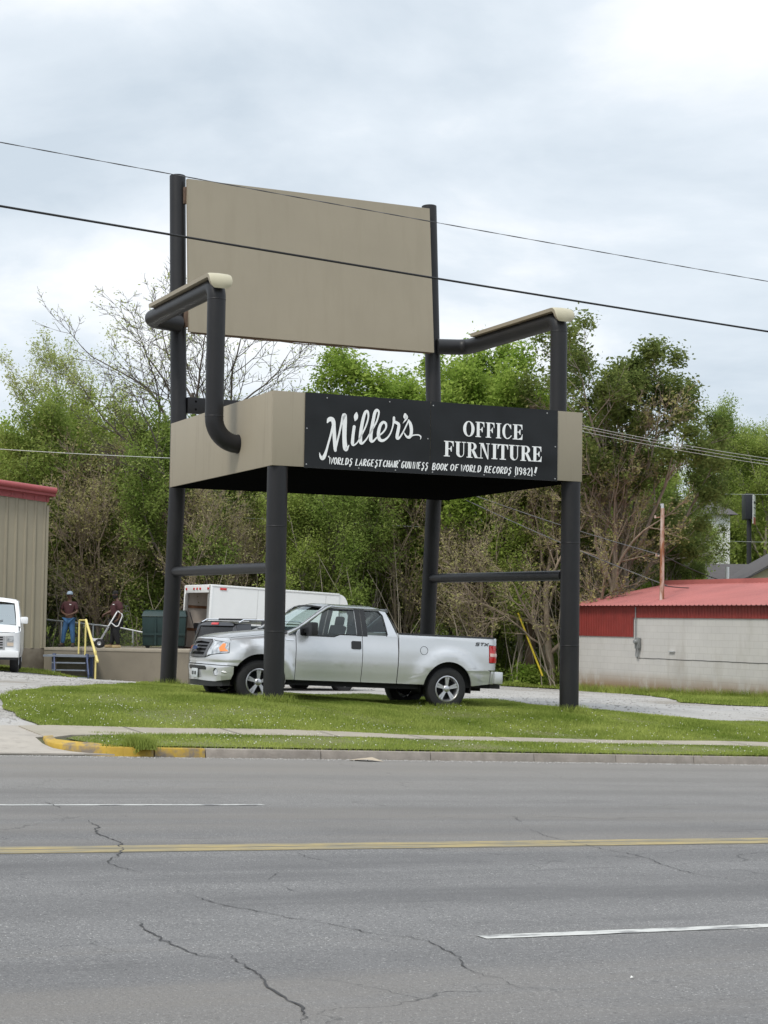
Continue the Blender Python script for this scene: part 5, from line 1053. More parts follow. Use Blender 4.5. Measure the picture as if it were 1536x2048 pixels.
# ---- blue metal stairs with yellow handrail
m_blue = mat('blue_steel', (.055, .075, .15), .5, var=.2, scale=4); m_tread = mat('grey_blue_tread', (.20, .225, .27), .55, var=.15); m_yel = mat('yellow_rail_paint', (.72, .60, .22), .5, var=.08, scale=6)
st = thing('stairs', 'blue steel steps leading up to the loading dock', 'stairs', (-10.55, 56.2, 0), (0, 0, math.atan2(-.8, 4.6)))
gs = g1(-9.8, 55.9)
mb = MB(); mb.b2((.0, .20, -1.24), (1.40, 1.1, -1.18)); mb.build('landing', m_tread, st)
for k in range(3):
    mb = MB(); z = -1.18-.22*(k+1); mb.b2((.36+.09*k, .0-.24*k+.0, z-.035), (1.44+.09*k, .22-.24*k, z)); mb.build('tread', m_tread, st)
for x0, x1 in ((.32, .66), (1.38, 1.74)):
    mb = MB(); a = Vector((x0, .30, -1.22)); b = Vector((x1, -.52, gs-.02)); mb.add([a+Vector((-.02, 0, .08)), a+Vector((.02, 0, .08)), a+Vector((.02, 0, -.16)), a+Vector((-.02, 0, -.16)), b+Vector((-.02, 0, .14)), b+Vector((.02, 0, .14)), b+Vector((.02, 0, -.02)), b+Vector((-.02, 0, -.02))], [(0, 1, 2, 3), (7, 6, 5, 4), (0, 4, 5, 1), (1, 5, 6, 2), (2, 6, 7, 3), (3, 7, 4, 0)]); mb.b2((x0-.05, .30, -1.30), (x0+.05, .36, -1.14)); mb.build('stringer', m_blue, st)
for x in (.03, 1.28):
    mb = MB(); mb.b2((x, .9, gs-.1), (x+.08, .98, -1.24)); mb.build('support_post', m_blue, st)
hr = thing('handrail', 'yellow pipe handrail beside the blue dock steps', 'handrail'); hr.parent = None
hr.location = st.location; hr.rotation_euler = st.rotation_euler
for P_ in ([(.87, 1.0, -1.15), (.87, 1.0, -.10)], [(1.31, .35, -1.20), (1.31, .35, -.115)], [(1.93, -.45, gs-.05), (1.93, -.45, -1.02)]):
    mb = MB(); mb.tube(P_, .028, 8); mb.build('post', m_yel, hr)
mb = MB(); mb.tube([(.87, 1.0, -.10), (1.31, .35, -.10)], .026, 8); mb.tube([(1.31, .35, -.08), (2.04, -.58, -1.36)], .04, 8); mb.build('rail', m_yel, hr)
# ---- dumpster, fence
m_dump = mat('green_steel', (.008, .028, .027), .5, var=.2, scale=3)
dp = thing('dumpster', 'dark green steel dumpster on the loading dock behind the chair leg', 'dumpster', (-7.72, 58.6, -.97), (0, 0, R(4)))
mb = MB(); mb.add([(0, 0, .08), (1.34, 0, .08), (1.34, 1.2, .08), (0, 1.2, .08), (-.04, -.05, 1.02), (1.38, -.05, 1.02), (1.38, 1.25, 1.02), (-.04, 1.25, 1.02)], [(0, 1, 2, 3), (4, 5, 6, 7), (0, 1, 5, 4), (1, 2, 6, 5), (2, 3, 7, 6), (3, 0, 4, 7)]); mb.build('bin', m_dump, dp, bevel=.02)
mb = MB(); mb.add([(-.06, -.08, 1.025), (1.40, -.08, 1.025), (1.40, 1.28, 1.025), (-.06, 1.28, 1.025), (.0, .10, 1.20), (1.34, .10, 1.20), (1.34, 1.2, 1.24), (.0, 1.2, 1.24)], [(0, 1, 2, 3), (4, 5, 6, 7), (0, 1, 5, 4), (1, 2, 6, 5), (2, 3, 7, 6), (3, 0, 4, 7)]); mb.build('lid', m_dump, dp, bevel=.02)
for x in (.4, .95):
    mb = MB(); mb.b2((x-.03, -.075, .1), (x+.03, -.03, 1.0)); mb.build('rib', m_dump, dp)
mb = MB(); mb.b2((-.02, -.07, .42), (1.36, -.035, .50)); mb.build('seam_rail', m_dump, dp)
for x in (.15, 1.2):
    mb = MB(); mb.lathe([(0, -.05), (.08, -.05), (.08, .05), (0, .05)], 14, (x, .1, .08)); mb.build('caster', m_rubber, dp)
m_galv = mat('galvanised_pipe', (.50, .52, .53), .45, metal=.4, var=.1)
def chain_mat():
    m = bpy.data.materials.new('chain_link_mesh'); m.use_nodes = True; t = m.node_tree; t.nodes.clear(); l = t.links.new
    d = t.nodes.new('ShaderNodeBsdfDiffuse'); d.inputs[0].default_value = (.3, .31, .31, 1); tr = t.nodes.new('ShaderNodeBsdfTransparent'); mx = t.nodes.new('ShaderNodeMixShader'); mx.inputs[0].default_value = .10
    l(tr.outputs[0], mx.inputs[1]); l(d.outputs[0], mx.inputs[2]); o = t.nodes.new('ShaderNodeOutputMaterial'); l(mx.outputs[0], o.inputs[0]); return m
m_chain = chain_mat()
def fence(name, lab, pts, H, m=m_galv, posts=None):
    """pts: (x, y, z of the top rail)"""
    t = thing(name, lab, 'fence', pts[0])
    o = Vector(pts[0]); P = [Vector(p)-o for p in pts]
    mb = MB(); mb.tube(P, .032, 8); mb.build('top_rail', m, t, smooth=50)
    for i, p in enumerate(P if posts is None else [P[0]+(P[-1]-P[0])*q for q in posts]):
        mb = MB(); mb.tube([p+Vector((0, 0, -H)), p+Vector((0, 0, .03))], .035, 8); mb.build('post', m, t, smooth=50)
    mb = MB()
    for a, b in zip(P[:-1], P[1:]): mb.add([a, b, b-Vector((0, 0, H)), a-Vector((0, 0, H))], [(0, 1, 2, 3)])
    mb.build('mesh', m_chain, t); return t
fence('chain_link_fence', 'chain link fence with a pale top rail behind the two workers', [(-12, 62, -.06), (-9.6, 61.5, -.27), (-8.75, 61.3, -.36), (-8.0, 61.1, -.50)], 1.0, posts=(0, .27, .55, .9))
# ---------------------------------------------------------------- people
m_skin = mat('skin', (.10, .05, .03), .55, var=.08); m_maroon = mat('maroon_shirt', (.055, .016, .018), .85, var=.15, scale=9); m_jean = mat('blue_jeans', (.045, .13, .27), .9, col2=(.03, .075, .16), scale=6)
m_blk = mat('black_trousers', (.012, .012, .014), .9); m_cap = mat('grey_blue_cap', (.28, .35, .42), .8); m_shoe = mat('dark_shoes', (.03, .025, .02), .7); m_boot = mat('tan_boots', (.42, .31, .16), .8); m_hair = mat('black_hair', (.008, .007, .007), .9)
m_eye = mat('eye', (.35, .33, .3), .3)
def skin_mesh(name, V_, E_, rad, m, parent, root=0, sub=2):
    me = bpy.data.meshes.new(name); me.from_pydata([tuple(v) for v in V_], E_, []); o = bpy.data.objects.new(name, me); C.objects.link(o)
    sk = o.modifiers.new('skin', 'SKIN'); sk.branch_smoothing = .4
    for i, v in enumerate(me.skin_vertices[0].data): r = rad[i]; v.radius = r if hasattr(r, '__len__') else (r, r); v.use_root = i == root
    ss_ = o.modifiers.new('sub', 'SUBSURF'); ss_.levels = sub; ss_.render_levels = sub
    dg = bpy.context.evaluated_depsgraph_get(); m2 = bpy.data.meshes.new_from_object(o.evaluated_get(dg)); bpy.data.objects.remove(o)
    m2.name = name; m2.materials.clear(); m2.materials.append(m)
    m2.polygons.foreach_set('use_smooth', [True]*len(m2.polygons)); return link(name, m2, parent)
class Fig:
    def __init__(s): s.v = []; s.e = []; s.r = []; s.k = {}
    def add(s, n, p, r, to=None):
        s.k[n] = len(s.v); s.v.append(Vector(p)); s.r.append(r)
        if to is not None: s.e.append((s.k[to], s.k[n]))
def person(name, lab, loc, rz_, J, mats, girth=1, cap=True, beard=False):
    """J: joints in metres, facing -y; near feet z=0"""
    t = thing('person', lab, 'person', loc, (0, 0, rz_)); f = Fig(); g = girth
    f.add('pel', J['pel'], (.13*g, .12*g)); f.add('waist', J['waist'], (.15*g, .115*g), 'pel'); f.add('chest', J['chest'], (.175*g, .125*g), 'waist'); f.add('nb', J['neckb'], (.075, .075), 'chest'); f.add('nk', J['neck'], (.058, .06), 'nb')
    hd = Vector(J['head']); f.add('jaw', hd+Vector((0, -.012, -.07)), (.062, .07), 'nk'); f.add('skull', hd+Vector((0, .01, .03)), (.078, .092), 'jaw'); f.add('crown', hd+Vector((0, .01, .085)), (.055, .062), 'skull')
    for s in ('L', 'R'):
        f.add('sh'+s, J['sh'+s], .068*g, 'chest'); f.add('el'+s, J['el'+s], .046*g, 'sh'+s); f.add('wr'+s, J['wr'+s], .030, 'el'+s)
        h = Vector(J['ha'+s]); w_ = Vector(J['wr'+s]); d = (h-w_).normalized(); f.add('ha'+s, h, (.040, .026), 'wr'+s)
        sidev = Vector(J.get('pv'+s, (0, 1, 0))); cu = Vector(J.get('cu'+s, (0, 0, -1)))
        for i, (o_, ln) in enumerate(((-.028, .062), (-.010, .075), (.010, .070), (.027, .055))):
            b = h+sidev*o_+d*.035; f.add('f%d'%i+s, b, .0095, 'ha'+s); f.add('g%d'%i+s, b+d*ln*.5+cu*.012, .009, 'f%d'%i+s); f.add('h%d'%i+s, b+d*ln*.7+cu*(.012+ln*.5), .008, 'g%d'%i+s)
        th = h-d*.02-sidev*.038; f.add('t0'+s, th, .011, 'ha'+s); f.add('t1'+s, th-sidev*.02+d*.045, .009, 't0'+s)
        f.add('hip'+s, J['hip'+s], (.095*g, .10*g), 'pel'); f.add('kn'+s, J['kn'+s], .062*g, 'hip'+s); f.add('an'+s, J['an'+s], .042, 'kn'+s)
        a = Vector(J['an'+s]); fd = Vector(J.get('fd'+s, (0, -1, 0))); f.add('to'+s, a+fd*.15+Vector((0, 0, -.045)), (.038, .03), 'an'+s)
    skin_mesh('body', f.v, f.e, f.r, m_skin, t)
    def sub(nm, names, grow, m, extra=()):
        q = Fig()
        idx = {n: i for i, n in enumerate(names)}; V_ = [f.v[f.k[n]] for n in names]; rr = [tuple((x_*grow[0]+grow[1]) for x_ in (f.r[f.k[n]] if hasattr(f.r[f.k[n]], '__len__') else (f.r[f.k[n]],)*2)) for n in names]
        inv = {v: k for k, v in f.k.items()}; E_ = [(idx[inv[a]], idx[inv[b]]) for a, b in f.e if inv[a] in idx and inv[b] in idx]
        V_ = [v.copy() for v in V_]
        for n, to, fr in extra:      # extra end points part way to the next joint
            E_.append((idx[n], len(V_))); V_.append(f.v[f.k[n]].lerp(f.v[f.k[to]], fr)); rr.append(rr[idx[n]] if nm != 'shirt' else (.068*g, .068*g))
        return skin_mesh(nm, V_, E_, rr, m, t)
    sub('shirt', ['pel', 'waist', 'chest', 'nb', 'shL', 'shR'], (1.06, .014), mats[0], [('shL', 'elL', .85), ('shR', 'elR', .85)])
    sub('trousers', ['pel', 'hipL', 'hipR', 'knL', 'knR', 'anL', 'anR'], (1.02, .022), mats[1])
    for s in ('L', 'R'):
        a = Vector(J['an'+s]); fd = Vector(J.get('fd'+s, (0, -1, 0))); mb = MB(); M_ = Matrix.Rotation(math.atan2(fd.x, -fd.y), 3, 'Z'); mb.box(a+fd*.07+Vector((0, 0, -.052)), (.11, .28, .085), M_); mb.build('shoe', mats[2], t, bevel=.03)
    hf = Vector(J.get('face', (0, -1, 0))); hs = Vector((hf.y, -hf.x, 0))
    mb = MB(); mb.tube([hd+hf*.075+Vector((0, 0, .015)), hd+hf*.105+Vector((0, 0, -.018)), hd+hf*.078+Vector((0, 0, -.03))], [.009, .015, .010], 8)
    mb.build('nose', m_skin, t, smooth=60)
    for q in (-1, 1):
        mb = MB(); c = hd+hf*.078+hs*.032*q+Vector((0, 0, .015)); mb.lathe([(0, -.011), (.009, -.006), (.011, 0), (.009, .006), (0, .011)], 8, c); mb.build('eye', m_eye, t, smooth=60)
        mb = MB(); c = hd+hs*.083*q-hf*.005; mb.box(c, (.03, .035, .06), Matrix.Rotation(math.atan2(hf.y, hf.x), 3, 'Z')); mb.build('ear', m_skin, t, bevel=.010)
    mb = MB(); mb.box(hd+hf*.084+Vector((0, 0, -.055)), (.045, .012, .010), Matrix.Rotation(math.atan2(hf.y, hf.x)+PI/2, 3, 'Z')); mb.build('mouth', mat('lips', (.08, .03, .03), .5), t)
    mb = MB(); prof = [(.094, .02), (.098, .05), (.088, .09), (.06, .122), (0, .133)]
    mb.lathe(prof, 20, hd+Vector((0, 0, .0)), 'z')
    if cap: mb.add([hd+hf*a+hs*b+Vector((0, 0, c)) for a, b, c in ((.07, -.075, .045), (.16, -.055, .030), (.185, 0, .03), (.16, .055, .030), (.07, .075, .045))], [(0, 1, 2, 3, 4)])
    mb.build('cap' if cap else 'hair', mats[3], t, smooth=50)
    if beard: mb = MB(); mb.lathe([(.05, -.135), (.078, -.10), (.085, -.05), (.082, -.02)], 16, hd+hf*.012, 'z'); mb.build('beard', m_hair, t, smooth=50)
    mb = MB(); c = Vector(J['chest'])+Vector(J.get('logo', (.07, -.155, .06))); mb.box(c, (.06, .006, .022), Matrix.Rotation(J.get('logor', 0), 3, 'Z')); mb.build('shirt_logo', m_white, t)
    return t
p1 = dict(pel=(0, 0, .95), waist=(0, -.01, 1.08), chest=(0, 0, 1.30), neckb=(0, .01, 1.47), neck=(0, 0, 1.54), head=(0, -.01, 1.66),
    shL=(.19, .01, 1.40), elL=(.26, -.02, 1.13), wrL=(.10, -.19, 1.04), haL=(.03, -.22, 1.03), shR=(-.19, .01, 1.40), elR=(-.27, -.01, 1.14), wrR=(-.12, -.18, 1.06), haR=(-.05, -.22, 1.04),
    pvL=(0, .0, 1), pvR=(0, .0, 1), cuL=(-.5, .8, 0), cuR=(.5, .8, 0), hipL=(.07, 0, .88), knL=(.12, -.03, .50), anL=(.14, 0, .10), hipR=(-.07, 0, .88), knR=(-.15, -.03, .50), anR=(-.21, 0, .10), fdL=(.2, -.98, 0), fdR=(-.25, -.97, 0))
person('person', 'man in a blue cap, maroon shirt and blue jeans standing on the loading dock', (-10.02, 58.1, -.965), R(-8), p1, (m_maroon, m_jean, m_shoe, m_cap), 1.0)
p2 = dict(pel=(0, .02, .95), waist=(0, -.03, 1.09), chest=(0, .0, 1.32), neckb=(0, .02, 1.50), neck=(0, -.01, 1.57), head=(0, -.04, 1.69),
    shL=(.21, .02, 1.42), elL=(.27, .10, 1.14), wrL=(.24, .02, .93), haL=(.23, -.03, .87), shR=(-.20, .01, 1.42), elR=(-.26, -.10, 1.15), wrR=(-.20, -.30, 1.08), haR=(-.18, -.36, 1.05),
    pvL=(0, 1, 0), pvR=(0, .0, 1), cuL=(-.8, -.5, 0), cuR=(.5, .2, -.8), hipL=(.06, .02, .88), knL=(.11, -.03, .50), anL=(.10, .07, .10), hipR=(-.06, .02, .88), knR=(-.11, -.04, .50), anR=(-.10, -.12, .10), fdL=(0, -1, 0), fdR=(0, -1, 0), logo=(.14, -.13, .06), logor=R(50))
person('person', 'bearded man in black trousers and maroon shirt gripping a hand truck on the dock', (-8.47, 57.75, -.965), R(-68), p2, (m_maroon, m_blk, m_boot, m_hair), 1.5, cap=False, beard=True)
# hand truck leaning towards him
ht = thing('hand_truck', 'white and steel two-wheeled hand truck held tilted by the bearded man', 'hand truck', (-9.0, 57.62, -.965), (0, 0, R(3)))
m_wfr = mat('white_frame', (.75, .75, .76), .4); m_sfr = mat('steel_frame', (.42, .43, .45), .4, metal=.5)
k_ = Vector((.60, 0, 1.05)).normalized()
def hp(s_, y, o=0): p = Vector((.02, y, .16))+k_*s_+Vector((-k_.z, 0, k_.x))*o; return p
mb = MB(); mb.tube([hp(0, -.18), hp(.62, -.18)], .02, 8); mb.tube([hp(0, .18), hp(.62, .18)], .02, 8); mb.tube([hp(.35, -.18), hp(.35, .18)], .018, 8); mb.tube([hp(.6, -.18), hp(.6, .18)], .018, 8); mb.build('frame', m_sfr, ht, smooth=50)
mb = MB(); mb.tube(fillet([hp(.55, -.16), hp(1.15, -.16), hp(1.15, .16), hp(.55, .16)], [.12, .12], 6), .022, 8); mb.tube(fillet([hp(.75, -.16), hp(.70, -.16, -.28), hp(1.15, -.16, -.20), hp(1.17, -.16)], [.08, .08], 5), .018, 8); mb.build('handle', m_wfr, ht, smooth=50)
mb = MB(); mb.add([hp(.02, -.2), hp(.02, .2), hp(.02, .2, .30), hp(.02, -.2, .30), hp(-.02, -.2), hp(-.02, .2), hp(-.02, .2, .30), hp(-.02, -.2, .30)], [(0, 1, 2, 3), (4, 5, 6, 7), (0, 1, 5, 4), (1, 2, 6, 5), (2, 3, 7, 6), (3, 0, 4, 7)]); mb.add([hp(.02, -.2), hp(.16, -.2), hp(.02, -.2, .25)], [(0, 1, 2)]); mb.build('toe_plate', m_wfr, ht)
for y in (-.22, .22): wheel(ht, .05, y, .145, .07, .06, 1 if y > 0 else -1, 'plain')

# ---------------------------------------------------------------- red-roofed block shed on the right (x along its long wall towards the road, y into the shed)
def brick_mat():
    m = mat('white_painted_block', (.50, .485, .46), .85, var=.06, scale=.8, bump=.0)
    t, bs, l = nodes(m); tc_ = t.nodes.new('ShaderNodeTexCoord'); sp_ = t.nodes.new('ShaderNodeSeparateXYZ'); l(tc_.outputs['Object'], sp_.inputs[0]); cb_2 = t.nodes.new('ShaderNodeCombineXYZ'); l(sp_.outputs[0], cb_2.inputs[0]); l(sp_.outputs[2], cb_2.inputs[1])
    br = t.nodes.new('ShaderNodeTexBrick'); l(cb_2.outputs[0], br.inputs['Vector']); br.inputs['Scale'].default_value = 1; br.inputs['Brick Width'].default_value = .406; br.inputs['Row Height'].default_value = .203; br.inputs['Mortar Size'].default_value = .008; br.inputs['Mortar Smooth'].default_value = .4
    br.inputs['Color1'].default_value = (1, 1, 1, 1); br.inputs['Color2'].default_value = (.95, .95, .96, 1); br.inputs['Mortar'].default_value = (.80, .79, .78, 1)
    src = bs.inputs['Base Color'].links[0].from_socket; mm = t.nodes.new('ShaderNodeMix'); mm.data_type = 'RGBA'; mm.blend_type = 'MULTIPLY'; mm.inputs['Factor'].default_value = .85; l(src, mm.inputs['A']); l(br.outputs['Color'], mm.inputs['B']); l(mm.outputs['Result'], bs.inputs['Base Color'])
    bp = t.nodes.new('ShaderNodeBump'); bp.inputs['Strength'].default_value = .5; bp.inputs['Distance'].default_value = .01; l(br.outputs['Color'], bp.inputs['Height']); l(bp.outputs[0], bs.inputs['Normal'])
    # splashed mud along the foot of the wall
    mr, mx_ = mixnoise(m, (.25, .165, .09), 1.7, .28, .50, stretch=(1, 1, .5), detail=8)
    sl = t.nodes.new('ShaderNodeMapRange'); sl.inputs['From Min'].default_value = -1.45; sl.inputs['From Max'].default_value = -1.95; l(sp_.outputs[2], sl.inputs['Value'])
    mu = t.nodes.new('ShaderNodeMath'); mu.operation = 'MULTIPLY'; l(mr.outputs[0], mu.inputs[0]); l(sl.outputs[0], mu.inputs[1]); l(mu.outputs[0], mx_.inputs['Factor']); return m
m_block = brick_mat()
m_roofr = mat('red_metal_roof', (.42, .145, .13), .5, var=.1, scale=.6); mixnoise(m_roofr, (.34, .115, .105), .8, .5, .75, detail=9)
SP = Vector((6.40, 60.35)); SHA = math.atan2(-.905, .426)
shed = thing('block_shed', 'long white painted block shed with a low red metal roof', 'shed', (SP.x, SP.y, 0), (0, 0, SHA))
mb = MB(); mb.b2((0, 0, -2.8), (24, .2, .60)); mb.b2((0, .2, -2.8), (.2, 7.4, .60)); mb.b2((0, 7.2, -2.8), (24, 7.4, .6)); mb.b2((23.8, .2, -2.8), (24, 7.2, .6)); mb.build('wall', m_block, shed)
def corr(x0, x1, z0, z1, y, p=.15, d=.02, mi=None):
    mb = MB(); pts = []; x = x0
    while x < x1: pts += [(x, y), (x+p*.3, y), (x+p*.4, y-d), (x+p*.75, y-d), (x+p*.85, y)]; x += p
    n = len(pts); mb.add([(a, b, z0) for a, b in pts]+[(a, b, z1) for a, b in pts], [(i, i+1, n+i+1, n+i) for i in range(n-1)]); return mb
corr(0, 3.5, -.37, .60, -.025).build('red_siding', m_redd, shed); corr(3.52, 24, .235, .60, -.025).build('red_siding', m_redd, shed)
mb = MB()
def rf(x, s): return (x, -.22+s*3.95, .61+.78*s)
pts = []; x = -.25
while x < 24: pts += [(x, 0), (x+.02, .028), (x+.055, .028), (x+.075, 0)]; x += .23
n = len(pts)
for sgn in (0, 1):
    A_ = [(lambda q: (q[0], q[1], q[2]+b))(rf(a, 0)) for a, b in pts]; B_ = [(lambda q: (q[0], q[1], q[2]+b))(rf(a, 1)) for a, b in pts]
    if sgn: A_ = [(p[0], 7.46-p[1], p[2]) for p in A_]; B_ = [(p[0], 7.46-p[1], p[2]) for p in B_]
    mb.add(A_+B_, [(i, i+1, n+i+1, n+i) for i in range(n-1)])
mb.build('roof', m_roofr, shed)
mb = MB(); mb.bar((-.25, 3.73, 1.41), (24, 3.73, 1.41), .04, .28); mb.build('ridge_cap', m_roofr, shed)
mb = MB(); mb.bar((-.26, -.22, .57), (-.26, 3.73, 1.35), .05, .10); mb.bar((-.26, 7.68, .57), (-.26, 3.73, 1.35), .05, .10); mb.build('verge_trim', m_roofr, shed)
mb = MB(); mb.add([(.0, .0, .6), (.0, 7.4, .6), (.0, 3.73, 1.36)], [(0, 1, 2)]); mb.build('gable', m_redd, shed)
mb = MB(); P_ = []; rnd = random.Random(4); x = 3.75
while x < 16: P_.append((x, -.006, -1.02-.0*x+rnd.uniform(-.006, .006))); x += .2
for a, b in zip(P_[:-1], P_[1:]): mb.bar(a, b, .012, .012)
mb.build('wall_crack', m_crack, shed)
m_meter = mat('meter_grey', (.24, .25, .25), .5, metal=.3)
em = thing('electric_meter', 'small grey electric meter box on the white block wall', 'electric meter'); em.matrix_world = shed.matrix_basis @ Matrix.Translation((3.9, -.03, -.55))
mb = MB(); mb.b2((-.10, -.10, -.18), (.10, .01, .16)); mb.build('box', m_meter, em, bevel=.015)
mb = MB(); mb.lathe([(.075, -.10), (.075, -.16), (.055, -.19), (0, -.195)], 16, (.01, 0, .04)); mb.build('dial_cover', m_meter, em, smooth=40)
mb = MB(); mb.tube([(-.15, -.03, 1.12), (-.16, -.03, .2), (-.1, -.03, .02)], .02, 6); mb.tube(fillet([(-.08, -.04, -.15), (-.12, -.04, -.42), (.02, -.04, -.46), (.03, -.04, -.16)], [.05, .05], 4), .022, 6); mb.build('conduit', m_meter, em, smooth=50)
mb = MB(); mb.b2((5.55, -.06, -.80), (5.85, 0, -.77)); ob = mb.build('wall_bracket', m_galv); ob.matrix_world = shed.matrix_basis; tag(ob, 'short pale metal bracket fixed to the block wall right of the meter', 'bracket')
mixnoise(m_block, (.36, .335, .30), .9, .55, .8, stretch=(1, 1, .3), detail=8)
def rust():
    m = mat('rusty_pipe', (.30, .12, .05), .8, col2=(.20, .075, .035), scale=9); mixnoise(m, (.58, .47, .42), 1.6, .44, .60, stretch=(3, 3, .6), detail=8); return m
m_rust = rust()
ms = thing('service_mast', 'rusty pink and white service mast rising through the red shed roof', 'mast'); ms.matrix_world = shed.matrix_basis @ Matrix.Translation((4.0, .75, .7))
mb = MB(); mb.tube([(0, 0, 0), (.01, 0, 3.0)], [.075, .06], 12); mb.build('pole', m_rust, ms, smooth=50)
for z, q in ((2.72, -.4), (1.5, -.32)):
    mb = MB(); mb.bar((-.02, 0, z), (q, 0, z), .035, .035); mb.tube([(q, 0, z-.02), (q, 0, z+.07)], .03, 8); mb.build('insulator_arm', m_rust, ms)
mb = MB(); mb.tube([(0, 0, 3.0), (.0, 0, 3.12), (-.06, 0, 3.1)], .05, 8); mb.build('weatherhead', m_galv, ms)
# ---- house beyond the shed
m_shing = mat('grey_shingles', (.075, .068, .068), .9, var=.12, scale=3); m_creamw = mat('cream_siding', (.60, .55, .40), .7, var=.04)
hs = thing('house', 'cream gabled house with a grey shingle roof behind the red shed', 'house', (13.0, 77, 0))
gz0 = g1(16, 79)-.3
mb = MB(); mb.b2((.4, .6, gz0), (13, 8, 1.55)); mb.build('wall', m_creamw, hs)
mb = MB(); mb.add([(-.3, 0, 1.45), (13.5, 0, 1.45), (13.5, 4.3, 2.85), (.6, 4.3, 2.80), (-.3, 8.6, 1.45), (13.5, 8.6, 1.45)], [(0, 1, 2, 3), (3, 2, 5, 4), (0, 3, 4)]); mb.build('roof', m_shing, hs)
mb = MB(); mb.add([(1.3, -2.0, gz0), (7.3, -2, gz0), (7.3, -2, 1.6), (4.3, -2, 3.3), (1.3, -2, 1.6)], [(0, 1, 2, 3, 4)]); mb.add([(1.3, -2, gz0), (1.3, .6, gz0), (1.3, .6, 1.6), (1.3, -2, 1.6)], [(0, 1, 2, 3)]); mb.build('gable_wall', m_creamw, hs)
mb = MB()
for s in (-1, 1): mb.add([(4.3+3.4*s, -2.25, 1.42), (4.3, -2.25, 3.35), (4.3, 4, 3.35), (4.3+3.4*s, 4, 1.42), (4.3+3.4*s, -2.25, 1.32), (4.3, -2.25, 3.25)], [(0, 1, 2, 3), (0, 4, 5, 1)])
mb.build('gable_roof', m_shing, hs)
mb = MB(); mb.tube([(13.28, 70, g1(13.3, 70)-.2), (13.30, 70, 2.30)], .075, 10); wp = mb.build('white_post', m_boxw, smooth=50); tag(wp, 'white pipe standing behind the ridge of the red roof', 'pipe')
m_poleg = mat('weathered_pole', (.33, .29, .25), .9, var=.2, scale=3, stretch=(3, 3, .5)); m_poleb = mat('brown_pole', (.16, .11, .075), .9, var=.25, scale=3, stretch=(3, 3, .5))
def pole(lab, x, y, top, r, m, bands=False):
    t = thing('utility_pole', lab, 'utility pole', (x, y, g1(x, y))); b = -t.location.z
    mb = MB(); mb.tube([(0, 0, -.3), (.03, 0, top+b)], [r*1.15, r*.85], 14); mb.build('pole', m, t, smooth=50)
    if bands:
        for z in (top+b-.25, top+b-.9): mb = MB(); mb.tube([(.02, 0, z), (.02, 0, z+.06)], r*.95, 12); mb.build('band', m_galv, t)
    return t
pole('short pale wooden pole standing behind the red shed roof', 8.46, 66, 3.48, .12, m_poleg)
pole('brown utility pole among the bare trees behind the pickup bed', 5.15, 63.2, 7.6, .17, m_poleb, True)
mb = MB(); mb.tube([(4.60, 61.6, .36), (5.42, 61.2, -1.75)], .035, 8); o = mb.build('guy_wire_guard', mat('yellow_plastic', (.62, .48, .03), .5), smooth=50); tag(o, 'slanting yellow guy wire guard beside the brown pole', 'guy guard')
# ---- pole sign far off
sg = thing('pole_sign', 'tall roadside sign with white and red face on a black post', 'sign', (24.45, 120, 0))
mb = MB(); mb.b2((-.45, 0, 7.15), (.03, 1.3, 8.85)); sgo = mb.build('cabinet', mat('sign_cabinet', (.012, .014, .02), .5), sg, bevel=.02)
mb = MB(); mb.add([(.05, -.02, 8.78), (.45, 1.2, 8.78), (.45, 1.2, 6.85), (.05, -.02, 6.85)], [(0, 1, 2, 3)]); mb.add([(.05, -.02, 6.85), (.05, -.02, 8.78), (.02, .0, 8.78), (.02, .0, 6.85)], [(0, 1, 2, 3)]); fc = mb.build('sign_face', m_boxw, sg)
mb = MB(); mb.add([(.058, -.03, 7.30), (.458, 1.19, 7.30), (.458, 1.19, 6.82), (.058, -.03, 6.82)], [(0, 1, 2, 3)]); mb.build('red_band', mat('sign_red', (.5, .07, .05), .5), fc)
for z, h in ((8.22, .14), (7.9, .06), (7.42, .05)):
    mb = MB(); mb.add([(.09, .04, z), (.42, 1.05, z), (.42, 1.05, z+h), (.09, .04, z+h)], [(0, 1, 2, 3)]); q = mb.build('lettering_line', m_blackpl, fc); q.location = (.012, -.004, 0)
mb = MB(); mb.tube([(-.12, .5, 0), (-.12, .5, 7.3)], .16, 10); mb.build('post', m_blackpl, sg)
# ---- far houses glimpsed through the trees
def farhouse(lab, x, y, w_, d, z1, rz_, wm=m_boxw, rm=m_shing, wins=3):
    z0 = g1(x, y)-1; t = thing('house', lab, 'house', (x, y, 0), (0, 0, rz_))
    mb = MB(); mb.b2((0, 0, z0), (w_, d, z1)); mb.build('wall', wm, t)
    mb = MB(); mb.add([(-.4, -.4, z1-.05), (w_+.4, -.4, z1-.05), (w_+.4, d/2, z1+1.1), (-.4, d/2, z1+1.1), (-.4, d+.4, z1-.05), (w_+.4, d+.4, z1-.05)], [(0, 1, 2, 3), (3, 2, 5, 4), (0, 3, 4), (1, 5, 2)]); mb.build('roof', rm, t)
    for k in range(wins):
        a = w_*(k+.5)/wins; mb = MB(); mb.b2((a-.45, -.03, z1-1.7), (a+.45, .0, z1-.6)); mb.build('window', m_trim, t)
m_palew = mat('pale_siding', (.62, .63, .64), .7)
farhouse('white two-storey house glimpsed high through the trees right of the rusty mast', 18.2, 112, 3.4, 7, 7.0, R(10), wins=1)
farhouse('pale grey house glimpsed through the woods behind the loading dock', -19.0, 96, 8.5, 7, 4.6, R(4), m_palew)
